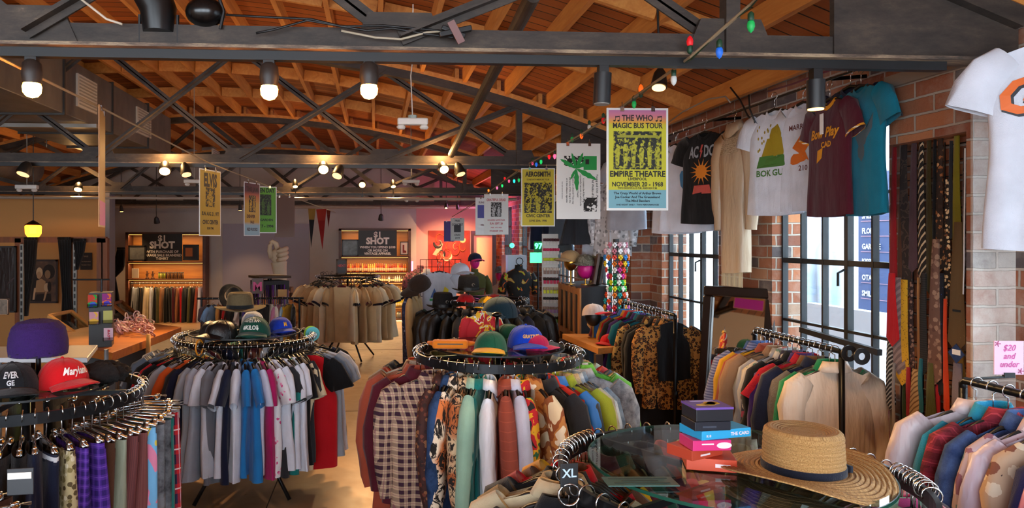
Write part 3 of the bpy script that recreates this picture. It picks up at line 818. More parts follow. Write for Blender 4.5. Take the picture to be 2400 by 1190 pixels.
# ---------------------------------------------------------------- the round jacket rack
c_jac = at(1167, 826, 4.28); c_jac.z = EYE - .69
round_rack('round_clothes_rack', 'black flat-banded round rack full of jackets, bright caps on its top', c_jac, band=.05, rot=.3, glass_r=.40)
DN = denim('#3a4f66', '#7f95ab'); DL = denim('#7b8fa3', '#b9c6d0'); DG = denim('#4c5058', '#a3a7ad'); DD = denim('#20324f', '#35507a')
SHERPA = wool('#cdbb98', '#8b7a5c')
jk = [('coat', C('black'), 'long black', {'phi': 150}), ('jacket', C('char'), 'dark navy', {'phi': 158}), ('coat', cloth('#a83212'), 'burnt orange', {'phi': 164}), ('coat', wool('#c9c4b4', '#a39d8c'), 'ivory wool', {'phi': 170}),
      ('coat', stripe('#9a6e54', '#7f553e', 130, 'x'), 'tan corduroy', {'phi': 176}), ('jacket', C('rust'), 'rusty', {'phi': 187, 'tw': -8}), ('shirt', C('maroon'), 'wine', {'phi': 194, 'tw': -14}),
      ('coat', plaid('#7c4658', '#33162a', '#bfa488', 23), 'plum and cream checked', {'phi': 213, 'tw': -27, 'calm': True}), ('shirt', floral('#3a1814', ['#6a3424', '#8a5a38', '#241012'], 40), 'brown paisley', {'phi': 221, 'tw': 20}),
      ('jacket', DD, 'indigo denim', {'phi': 227, 'tw': 22}), ('shirt', tiger(), 'orange tiger striped', {'phi': 234, 'tw': 16}), ('shirt', tiger('#a35a2c', '#c9b08c', '#120c0a', 14), 'small tiger printed', {'phi': 239, 'tw': 12}),
      ('jacket', C('mint'), 'pale mint', {'phi': 245, 'tw': 8}), ('shirt', C('teal'), 'teal', {'phi': 248}), ('jacket', satin('#d6d9e2'), 'shiny white', {'phi': 255}), ('jacket', stripe('#a04a34', '#8a3c2a', 22, 'z', .9), 'quilted rust', {'phi': 264}),
      ('shirt', C('lav'), 'lavender', {'phi': 270}), ('shirt', blotch([(0, '#101010'), (.42, '#b3121c'), (.5, '#d29a12'), (.58, '#1c5a34'), (.66, '#101010')], 10), 'red and green patterned', {'phi': 275}),
      ('jacket', blotch([(0, '#d8c7a4'), (.46, '#8a4a20'), (.55, '#b5773a'), (.62, '#e3d6bb')], 6), 'patched brown and cream', {'phi': 282}), ('coat', C('char'), 'charcoal', {'phi': 291}),
      ('jacket', blotch([(0, '#101216'), (.44, '#1666b0'), (.56, '#d3382c'), (.64, '#1666b0')], 4.2, .55), 'blue, red and black panelled', {'phi': 299}), ('jacket', cloth('#8c9a2c'), 'lime fleece', {'phi': 305}),
      ('jacket', denim('#8f8a78', '#b9b29c'), 'faded khaki denim', {'phi': 311, 'tw': -8, 'trim': SHERPA}), ('jacket', DL, 'sun bleached denim', {'phi': 317, 'tw': -14}), ('jacket', DN, 'mid blue denim', {'phi': 322, 'tw': -14}),
      ('jacket', DG, 'acid grey denim', {'phi': 331, 'tw': 22, 'calm': True}), ('shirt', cloth('#5ba83e'), 'grass green', {'phi': 346}), ('shirt', cloth('#4d9a3c'), 'apple green', {'phi': 350}), ('jacket', DL, 'washed denim', {'phi': 355}),
      ('jacket', wool('#b5a88c', '#8a7c62'), 'oatmeal', {'phi': 360}), ('jacket', denim('#1f2733', '#6a7484'), 'flecked navy', {'phi': 365}), ('shirt', C('red'), 'scarlet', {'phi': 371}), ('shirt', C('sage'), 'sage', {'phi': 378}), ('jacket', C('bluegrey'), 'grey blue', {'phi': 386})]
fill(jk, 'the round jacket rack', radial(c_jac, [j[3]['phi'] for j in jk], seed=9), 'jackets on the round jacket rack')
jb = [('jacket', C(k), d) for k, d in (('black', 'plain black'), ('char', 'smoky'), ('red', 'hot red'), ('navy', 'inky'), ('brown', 'dark brown'), ('black', 'dull black'), ('olive', 'olive'))]
fill(jb, 'the far side of the jacket rack', radial(c_jac, [36 + 16 * i for i in range(7)], seed=11), 'jackets on the far side of the jacket rack')

# ---------------------------------------------------------------- leather rack behind it
c_lea = at(1135, 702, 7.6); c_lea.z = EYE - .66
round_rack('round_clothes_rack', 'round rack of black leather jackets with bowler hats standing over it', c_lea, R=.46, band=.04, rot=.2)
LE = leather('#0c0c0e')
lj = []
for i, (d, m_) in enumerate((('mossy', C('dgreen')), ('matt black', C('black')), ('glossy black', LE), ('black biker', LE), ('dark brown leather', leather('#241812')), ('ink black', LE), ('cracked black', LE), ('sooty', C('char')), ('short black', LE), ('soft leather', leather('#17120f')),
    ('belted black', LE), ('ebony', LE), ('long leather', LE), ('dark blue', C('navy')), ('dense black', C('black')), ('worn black', LE), ('padded black', LE), ('slate', C('bluegrey')), ('cream lined', C('cream')), ('striped dark', stripe('#23252a', '#7f8084', 50, 'x')), ('black wool', C('black')))):
    lj.append(('jacket', m_, d))
fill(lj, 'the leather rack', radial(c_lea, [160 + 220 * i / 20 for i in range(21)], R=.46, seed=4), 'jackets on the leather rack')

# ---------------------------------------------------------------- trouser rack close to the camera
c_pan = at(62, 900, 3.33); c_pan.z = EYE - .70
round_rack('round_clothes_rack', 'black round trouser rack carrying the red cap and purple hat', c_pan, band=.045, rot=.1, glass_r=.38)
pn = [('pants', C('black'), 'dark patterned'), ('pants', floral('#14161c', ['#3a4250', '#23262e'], 30), 'black paisley'), ('pants', C('red'), 'cherry red'), ('pants', C('maroon'), 'burgundy'), ('jeans', stripe('#4c4038', '#3c3029', 120, 'x'), 'mushroom corduroy', {'price': True}), ('pants', C('black'), 'black twill'),
      ('pants', cloth('#5a301c'), 'chestnut'), ('pants', C('brown'), 'dark chestnut'), ('pants', cloth('#3a3026'), 'umber', {'price': True}), ('pants', C('black'), 'soft black'), ('pants', C('char'), 'sooty'), ('pants', C('black'), 'wide black'), ('skirt', C('navy'), 'navy white-striped'), ('jeans', C('navy'), 'deep navy', {'trim': stripe('#161c33', '#d9dade', 26)}),
      ('pants', floral('#c2b184', ['#5a4a2a', '#8a7a4a', '#e0d5b5'], 42), 'snakeskin yellow'), ('pants', plaid('#7a54b4', '#2c1466', '#5c2fa0', 30), 'purple checked'), ('pants', plaid('#7a54b4', '#2c1466', '#5c2fa0', 24), 'violet checked'), ('pants', C('brown'), 'cocoa'),
      ('pants', satin('#8e9480'), 'satin sage'), ('jeans', stripe('#6a3434', '#5a2a2c', 140, 'x'), 'rose brown corduroy'), ('pants', stripe('#6a3434', '#74403c', 140, 'x'), 'dusty rose'), ('pants', blotch([(0, '#d87f9f'), (.42, '#6fb0dc'), (.5, '#d9c44a'), (.57, '#7fc49c'), (.63, '#d87f9f')], 5), 'pastel tie-dye'),
      ('jeans', denim('#33363b', '#7d8288'), 'acid grey'), ('jeans', denim('#2b2e33', '#6d7278'), 'grey studded'), ('pants', C('teal'), 'turquoise'), ('pants', plaid('#e3d9dc', '#161a3c', '#b3161f', 11), 'red and navy tartan'), ('jeans', DL, 'light blue denim'), ('jeans', DN, 'mid blue denim'), ('pants', C('navy'), 'spotted navy')]
fill(pn, 'the round trouser rack', radial(c_pan, [215, 223, 231, 239, 247, 254, 261, 268, 275, 282, 288, 294, 299, 304, 310, 315, 320, 325, 329, 334, 339, 344, 350, 355, 360, 366, 372, 379, 386], seed=8, jit=5), 'trousers on the round trouser rack', hanger='chrome')
pb = [('pants', C(k), d) for k, d in (('black', 'plain black'), ('navy', 'navy'), ('char', 'grey'), ('brown', 'brown'), ('black', 'slim black'), ('olive', 'olive'), ('black', 'long black'), ('char', 'dark'))]
fill(pb, 'the far side of the trouser rack', radial(c_pan, [20 + 20 * i for i in range(8)], seed=6), 'trousers on the far side of the trouser rack', hanger='chrome')
# ================================================================ FOREGROUND RACK WITH GLASS TOP
c_fg = Vector((1.06, 2.04, 1.15))
fgr = round_rack('round_clothes_rack', 'round glass-topped rack holding the straw hat and boxed card games', c_fg, band=.045, rot=.55, glass_r=.415, edge=plain('#1d4a3b', .2))
fg = []
FP = []
def F_(kind, m, d, phi, **o): fg.append((kind, m, d, dict(phi=phi, **o)))
F_('jacket', leather('#0f0f11'), 'black leather', 196); F_('sweater', wool('#6f6a68', '#2a2828'), 'flecked grey knit', 190); F_('sweater', wool('#c2a48c', '#9a7f6a'), 'camel', 183); F_('jacket', C('black'), 'padded black', 177)
F_('sweater', wool('#4c4c50', '#1b1b1e'), 'dark marled', 170); F_('shirt', C('tan'), 'tan', 204); F_('shirt', C('teal'), 'teal', 212); F_('jacket', C('black'), 'black', 219); F_('shirt', cloth('#1c7f8c'), 'turquoise', 226)
F_('shirt', C('cream'), 'cream', 163); F_('jacket', SHERPA, 'fleecy beige', 156); F_('shirt', C('black'), 'jet black', 150); F_('shirt', C('red'), 'red', 143); F_('shirt', cloth('#5b3420'), 'brown', 136); F_('sweater', C('yellow'), 'mustard and red', 129)
F_('shirt', C('maroon'), 'maroon', 122); F_('shirt', C('dgreen'), 'bottle green', 114); F_('shirt', C('black'), 'black cotton', 106); F_('shirt', C('navy'), 'navy', 97); F_('shirt', C('red'), 'bright red', 88); F_('shirt', cloth('#b9a24c'), 'pale yellow', 80)
F_('shirt', C('bluegrey'), 'slate blue', 70); F_('jacket', C('black'), 'deep black', 60); F_('shirt', C('purple'), 'purple', 50); F_('shirt', C('grey'), 'grey', 40)
F_('shirt', C('brown'), 'dark brown', 30); F_('shirt', C('black'), 'plain black', 24); F_('shirt', C('white'), 'white', 17); F_('shirt', C('navy'), 'dark blue', 10); F_('shirt', C('pink'), 'pink', 3); F_('shirt', cloth('#c64a86'), 'hot pink', -4); F_('shirt', C('mint'), 'mint', -11)
F_('jacket', satin('#b6b2b4'), 'silver', -18); F_('shirt', C('black'), 'black', -25)
fg.sort(key=lambda a: -a[3]['phi'])
fill(fg, 'the glass-topped rack', radial(c_fg, [a[3]['phi'] for a in fg], seed=21, jit=5), 'garments on the glass-topped rack')
# spare empty hangers over the ring
spare = [(-22 + i * 2.4) for i in range(9)] + [i * 3.1 + 128 for i in range(8)]
for i, d in enumerate(spare):
    a = math.radians(d); g_ = 'empty hangers on the glass-topped rack'
    t = thing('clothes_hanger', 'empty chrome-hooked black hanger over the ring of the glass-topped rack', 'hanger', (c_fg.x + .5 * math.cos(a), c_fg.y + .5 * math.sin(a), c_fg.z + .006), a, g_)
    hk = link_part('hook', shared(('hook',), hanger_mb), CHROME, t); link_part('hanger_arms', shared(('arms',), hanger_arm_mb), BLACK, t)
# size marker with XL
mk = at(1334, 1113, 1.93)
t = thing('size_marker', 'black square size marker reading XL on the glass-topped rack', 'size marker', mk, .1)
MB().box(mk, (.052, .004, .066), .1).build('plate', plain('#17181b', .4), t, bevel=.002)
lb = MB(); text(lb, 'XL', .034, plane_frame(mk + Vector((0, -.0035, -.005)), (.995, .1, 0), (0, 0, 1), (0, -1, 0)), bold=.02); lb.build('lettering', plain('#b9cfe0', .5), t)
MB().tube([mk + Vector((.03 * math.cos(a * PI / 8), .0, -.055 + .03 * math.sin(a * PI / 8))) for a in range(16)], .004, 6, closed=True).build('clip_ring', CHROME, t, smooth=True)
# ---- straw hat
STRAW = NT('straw'); o_ = STRAW.obj(); x, y, z = STRAW.sep(o_)
rad = STRAW.n('ShaderNodeVectorMath', operation='LENGTH'); STRAW.l(STRAW.comb(x, y, 0), rad.inputs[0])
ang = STRAW.math('ARCTAN2', y, x)
wv = STRAW.math('SINE', STRAW.math('ADD', STRAW.math('MULTIPLY', STRAW.math('ADD', rad.outputs['Value'], z), 700), STRAW.math('MULTIPLY', ang, 1)))
br_ = STRAW.noise(STRAW.comb(STRAW.math('MULTIPLY', ang, 24), STRAW.math('MULTIPLY', STRAW.math('ADD', rad.outputs['Value'], z), 260)), 1.3, 4, .7)
STRAW.col(STRAW.ramp(br_, [(.28, '#6f4a22'), (.5, '#b8894e'), (.75, '#dab67c')])); STRAW.set(Roughness=.7)
STRAW.bump(STRAW.math('ADD', STRAW.math('MULTIPLY', wv, .5), br_), .9, .003); STRAW = STRAW.m
hc = atZ(1882, 1108, 1.195); hz = 1.19
t = thing('straw_hat', 'wide brimmed woven straw hat with a navy band on the glass top', 'hat', (hc.x, hc.y, hz))
def hatwave(r, a): return (.022 * math.cos(2 * (a - .5)) + .006 * math.cos(3 * a)) * max(0, (r - .12) / .10) ** 1.4
nb = MB(); prof = []
R_, N_ = 30, 96
def brimf(u, v):
    a = 2 * PI * u; r = .100 + .122 * v
    return Vector((hc.x + r * math.cos(a), hc.y + r * math.sin(a), hz + .012 + hatwave(r, a) + .0016 * math.sin(v * 2 * PI * 10) + .004))
nb.grid(brimf, N_, 60, wrap=True); nb.build('brim', STRAW, t, smooth=True, solid=.004)
cp = [(.104, .012), (.1045, .03)] + [(.1045 - .004 * k / 12 + .0012 * (k % 2), .03 + .088 * k / 12) for k in range(1, 13)] + [(.099, .124), (.093, .130), (.084, .1315), (.072, .129), (.062, .124), (.05, .121), (.037, .122), (.024, .1205), (.01, .121), (.0, .121)]
MB().lathe(cp, (hc.x, hc.y, hz), 64, cap=False).build('crown', STRAW, t, smooth=True)
MB().lathe([(.1055, .014), (.1075, .016), (.1075, .036), (.1055, .038)], (hc.x, hc.y, hz), 64, cap=False).build('hat_band', cloth('#181c2a'), t, smooth=True)
MB().box((hc.x + .106, hc.y - .03, hz + .027), (.012, .035, .02), .2).build('bow', cloth('#181c2a'), t, bevel=.003)
# ---- boxed card games
gz = 1.19
bc = atZ(1655, 1100, gz)
gm = [('#c9482a', .135, .10, .036, -.30, (.022, .03), 'orange-red', 'lowest of its stack on the glass'), ('#b8442e', .13, .09, .03, .45, (-.02, .03), 'rust', 'second from the bottom of the glass-top stack'),
      ('#d02b72', .112, .085, .030, .02, (-.004, 0), 'pink', 'under the blue one'), ('#2a9ed0', .165, .10, .026, .22, (.035, .02), 'bright blue', 'lettered white'),
      ('#151a26', .105, .085, .026, .03, (-.002, 0), 'near-black', 'under the purple one'), ('#14161d', .108, .09, .004, .02, (0, 0), '', '')]
zz = gz
GAME = {}
for i, (c_, w_, d_, h_, rz, (ox, oy), nm, ds) in enumerate(gm[:5]):
    p = (bc.x + ox, bc.y + oy, zz)
    t = thing('card_game_box', f'{nm} boxed card game, {ds}', 'box', p, rz, 'boxed card games stacked on the glass')
    q = MAT[t.name]
    MB().box((0, 0, h_ * .5), (w_, d_, h_ * .98)).build('box_body', plain(c_, .35), t, world=False, bevel=.0015)
    lt = MB(); fr = plane_frame((0, -d_ / 2 - .0006, 0), (1, 0, 0), (0, 0, 1), (0, -1, 0))
    if nm == 'bright blue':
        text(lt, 'THE CARD', .013, plane_frame((.045, -d_ / 2 - .0006, .008), (1, 0, 0), (0, 0, 1), (0, -1, 0)), bold=.03); text(lt, 'R18', .010, plane_frame((-.06, -d_ / 2 - .0006, .008), (1, 0, 0), (0, 0, 1), (0, -1, 0)), bold=.02)
    elif nm == 'pink':
        lt.prism([(.035 + .022 * math.cos(k * PI / 8), .015 + .009 * math.sin(k * PI / 8)) for k in range(16)], 0, .0004, fr); lt.bb(-.03, .005, -d_ / 2 - .0008, -d_ / 2, .017, .021)
    elif nm == 'orange-red': lt.bb(.01, .05, -d_ / 2 - .0008, -d_ / 2, .012, .022)
    else: lt.bb(-.03, .01, -d_ / 2 - .0008, -d_ / 2, .009, .014)
    lt.build('lettering', plain('#e8d8dc', .4) if nm != 'near-black' else plain('#39404f', .4), t, world=False)
    zz += h_
t = thing('card_game_box', 'purple-lidded card game with yellow blots, topmost of the glass-top stack', 'box', (bc.x + .004, bc.y + .004, zz), .03, 'boxed card games stacked on the glass')
MB().box((0, 0, .017), (.108, .09, .034)).build('box_body', plain('#12151e', .35), t, world=False, bevel=.0015)
lid = MB().box((0, 0, .0365), (.110, .092, .006)).build('lid', plain('#6a4a9c', .35), t, world=False)
bl = MB()
rr_ = random.Random(2)
for k in range(9):
    a, b = rr_.uniform(-.026, .026), rr_.uniform(-.016, .014); bl.lathe([(.012, .0396), (.012, .0404)], (a, b, 0), 10, sx=1.3, sy=.7)
bl.build('printed_blots', plain('#e0b52a', .4), lid, world=False)
tl = MB(); text(tl, 'CARDS', .012, plane_frame((0, .028, .0402), (1, 0, 0), (0, 1, 0), (0, 0, 1)), bold=.02) if False else tl.bb(-.035, .035, .029, .037, .0396, .0402)
tl.build('printed_band', plain('#c9b8e8', .4), lid, world=False)
b2 = atZ(1592, 1040, 1.255)
# ---- notice lying under the glass edge
nt = atZ(1500, 1128, gz + .005)
t = thing('counter_notice', 'clear acrylic notice lying flat on the glass beside the card games', 'notice', nt, -.05)
MB().box((nt.x, nt.y, nt.z), (.19, .07, .003), -.05).build('panel', plain('#42655e', .3), t)
lt = MB()
for k, (w_) in enumerate((.16, .10, .15)): lt.box((nt.x, nt.y + .02 - k * .018, nt.z + .0022), (w_, .006, .0008), -.05)
lt.build('printed_lines', plain('#1c3530', .5), t)

# ================================================================ CORNER RACK AT LOWER LEFT (only its far rim is in the picture)
c_cor = Vector((-1.62, 1.93, 1.10))
round_rack('round_clothes_rack', 'round rack cut off by the corner below the trouser rack', c_cor, band=.045, rot=.7)
cor = [('pants', C('black'), 'black ribbed'), ('jeans', DD, 'dark denim'), ('pants', C('olive'), 'olive'), ('pants', C('char'), 'grey'), ('jeans', DN, 'blue denim'), ('pants', C('black'), 'pitch black'), ('pants', C('brown'), 'brown')]
fill(cor, 'the corner rack', radial(c_cor, [-34 + 15 * i for i in range(7)], seed=5), 'trousers on the corner rack', hanger='chrome')
p = at(48, 1128, 2.05)
t = thing('rack_divider', 'charcoal rack divider with a white label strip on the corner rack', 'divider', p, .1)
MB().box(p, (.07, .005, .075), .1).build('plate', plain('#2a2c30', .5), t, bevel=.002); MB().box(p + Vector((0, -.005, .018)), (.062, .003, .018), .1).build('label_strip', WHITE, t)
for i in range(5):
    a = math.radians(20 - 7 * i)
    t = thing('clothes_hanger', 'empty chrome-hooked hanger over the rim of the corner rack', 'hanger', (c_cor.x + .5 * math.cos(a), c_cor.y + .5 * math.sin(a), c_cor.z + .006), a, 'empty hangers on the corner rack')
    link_part('hook', shared(('hook',), hanger_mb), CHROME, t); link_part('hanger_arms', shared(('arms',), hanger_arm_mb), BLACK, t)

# ================================================================ STRAIGHT RACKS BY THE WINDOWS
def straight_rack(label, x, y0, y1, z, wheels=True, posts=(1, 1), spread=.22):
    t = thing('garment_rail', label, 'rack', (x, (y0 + y1) / 2, 0))
    MB().tube([(x, y0, z - .05), (x, y0, z - .012), (x, y0 + .012, z), (x, y1 - .012, z), (x, y1, z - .012), (x, y1, z - .05)], .015, 10).build('top_rail', BLKM, t, smooth=True)
    for y in (y0, y1):
        po = MB().cyl((x, y, .06), (x, y, z - .03), .015).build('post', BLKM, t, smooth=True)
        MB().cyl((x, y, z * .5 - .03), (x, y, z * .5 + .03), .022).build('joint_collar', BLKM, po, smooth=True)
        MB().bar((x - spread, y, .05), (x + spread, y, .05), .03, .03).build('foot', BLKM, t)
    MB().bar((x, y0, .06), (x, y1, .06), .025, .025).build('base_rail', BLKM, t)
    return t
def along(x, y0, y1, z, n, seed=1, jit=.10):
    r = random.Random(seed)
    def place(i, it):
        y = y1 + (y0 - y1) * (i + .5) / n
        return (x, y, z), r.uniform(-jit, jit) + (0 if i % 2 else PI)
    return place
rx, ry0, ry1, rz_ = 2.42, 3.52, 4.36, EYE - .585
straight_rack('black pipe garment rail below the large window, white satin blouse at its end', rx, ry0, ry1, rz_)
cl = [('shirt', denim('#2f4a86', '#5f7fb8'), 'blue denim'), ('shirt', stripe('#8a8fae', '#5b5f86', 60), 'lilac striped'), ('sweater', cloth('#d09a1e'), 'mustard'), ('shirt', C('rust'), 'peach rust'), ('sweater', cloth('#a87f5c'), 'camel'), ('coat', cloth('#8f6d50'), 'tan'), ('shirt', satin('#9a9a9c'), 'silver grey'),
      ('shirt', floral('#c9bfae', ['#9a5a4a', '#6a8a7a', '#c9bfae', '#b3413c'], 26), 'floral cream'), ('shirt', floral('#1f2140', ['#8a2f4a', '#3a3f7a', '#c9bfae'], 22), 'plum floral'), ('shirt', C('black'), 'black'), ('shirt', C('purple'), 'violet'), ('blouse', wool('#c01f30', '#a01424'), 'red lace'),
      ('shirt', cloth('#6a4a2a'), 'bronze'), ('jacket', C('navy'), 'dark navy'), ('sweater', wool('#8d8378', '#6a6258'), 'stone knit'), ('shirt', cloth('#127a4c'), 'emerald'), ('shirt', satin('#c9b7a4'), 'ivory satin')]
fill(cl, 'the rail under the large window', along(rx, ry0 + .03, ry1, rz_, len(cl), 4), 'tops on the rail under the large window')
for (px, py) in ((1990, 824), (2020, 832)):
    q = atX(px, py, rx)
    o = MB().lathe([(.018, -.003), (.042, -.003), (.042, .003), (.018, .003), (.018, -.003)], n=24, cap=False)
    o.v = [Matrix.Rotation(PI / 2, 4, 'X') @ v for v in o.v]; o.v = [v + Vector((rx, q.y, rz_ - .0)) for v in o.v]
    o = o.build('size_divider', BLACK); tag(o, 'round black size divider on the rail under the large window', 'size divider', 'round black dividers on the window rail')
lx, ly0, ly1, lz = 2.36, 5.42, 6.6, EYE - .60
straight_rack('black garment rail crowded with leopard print beside the mirror', lx, ly0, ly1, lz)
LEO = leopard()
cl = [('tee', C('maroon'), 'brown-red'), ('shirt', cloth('#2f63a0'), 'cobalt'), ('shirt', cloth('#b8862a'), 'ochre'), ('shirt', C('red'), 'red'), ('shirt', cloth('#1c8fa8'), 'turquoise'), ('jacket', C('black'), 'black'), ('shirt', C('purple'), 'plum'), ('shirt', cloth('#15626e'), 'petrol'), ('shirt', C('char'), 'charcoal'),
      ('dress', cloth('#135a66'), 'teal'), ('vest', C('brown'), 'brown'), ('coat', leopard('#a88a50', '#2a2114', 30), 'olive leopard'), ('shirt', C('black'), 'dense black'), ('vest', LEO, 'bold leopard'), ('coat', C('black'), 'long black'), ('jacket', leopard('#b07a3a', '#17100a', 38), 'fur leopard', {'calm': True, 'sc': .84}), ('tank', C('black'), 'short black', {'sc': .66})]
fill(cl, 'the rail beside the mirror', along(lx, ly0 + .04, ly1 - .02, lz, len(cl), 7, .25), 'clothes on the rail beside the mirror', price=False)
# third rail at the right edge
ex, ey0, ey1, ez = 2.33, 1.75, 2.66, EYE - .56
straight_rack('black pipe garment rail with the pink price sign clipped to its end', ex, ey0, ey1, ez)
cl = [('jacket', satin('#c3b3b8'), 'pearl'), ('shirt', cloth('#1c87b0'), 'azure'), ('shirt', plaid('#b34050', '#5c1220', '#8a2438', 20), 'crimson checked'), ('jacket', denim('#263a66', '#4c6494'), 'blue denim'), ('shirt', floral('#b8a4ac', ['#8a5a6a', '#5a7a8a', '#d8c8cc'], 20), 'pale floral'),
      ('jacket', satin('#cbbccb'), 'white'), ('shirt', floral('#b89c82', ['#7a4a3a', '#d8c8b0', '#4a3a3a'], 18), 'tan floral'), ('jacket', cloth('#1b1c4a'), 'indigo'), ('jacket', satin('#d07f94'), 'pink'), ('jacket', satin('#8fb5a0'), 'seafoam'), ('shirt', C('lav'), 'lilac'), ('shirt', C('rust'), 'coral')]
fill(cl, 'the rail with the pink sign', along(ex, ey0 + .05, ey1 - .03, ez, len(cl), 3, .12), 'tops on the rail with the pink sign')
sp = at(2364, 838, 2.62)
t = thing('price_sign', 'pink paper sign clipped over the end of the corner rail', 'sign', (sp.x, sp.y, ez + .02), -.1)
MB().box(sp, (.112, .004, .132), -.1).build('card', plain('#e7bcd2', .6), t)
ux = Vector((math.cos(-.1), math.sin(-.1), 0)); lt = MB()
for s_, dz in (('$20', .028), ('and', -.004), ('under', -.036)): text(lt, s_, .034, plane_frame(sp + Vector((-.002, -.004, dz)), ux, (0, 0, 1), (0, -1, 0)), bold=.01, sx=.9, shear=.3)
lt.build('lettering', plain('#c2458c', .6), t)
ds = MB()
for (a, b) in ((-.045, .055), (.043, -.052)):
    for k in range(5):
        q = k * 1.256; ds.bar(sp + ux * a + Vector((0, -.0035, b)), sp + ux * (a + .012 * math.cos(q)) + Vector((0, -.0035, b + .012 * math.sin(q))), .003, .001, (0, 1, 0))
ds.build('printed_stars', plain('#a8406c', .6), t)
MB().box(sp + Vector((0, 0, -.068)), (.04, .014, .02), -.1).cyl(sp + Vector((0, 0, -.075)), Vector((ex, 2.63, ez + .01)), .005).build('clip', BLACK, t)
q = atX(2205, 990, 2.5)

# ================================================================ STANDING MIRROR
mc = Vector((2.58, 5.0, .0)); 
t = thing('framed_mirror', 'tall dark framed mirror leaning by the window wall', 'mirror', mc, 0)
m_ang, lean = math.radians(-52), math.radians(7)
MM = Matrix.Translation(mc) @ Matrix.Rotation(m_ang, 4, 'Z') @ Matrix.Rotation(-lean, 4, 'X')
W_, H_, b_ = .27, 1.50, .075
def mbox(x0, x1, z0, z1, y0, y1):
    m = MB().bb(x0, x1, y0, y1, z0, z1); m.v = [MM @ v for v in m.v]; return m
f_ = MB()
for a in ((-W_, W_, H_ - b_, H_), (-W_, W_, 0.02, .02 + b_), (-W_, -W_ + b_, .02 + b_, H_ - b_), (W_ - b_, W_, .02 + b_, H_ - b_)):
    q = MB().bb(a[0], a[1], -.03, .02, a[2], a[3]); f_.add([MM @ v for v in q.v], q.f)
f_.build('frame', plain('#1d1412', .3), t, bevel=.012)
mbox(-W_ + b_, W_ - b_, .02 + b_, H_ - b_, -.004, .0).build('mirror_glass', plain('#d8dcdc', .02, 1.0), t)

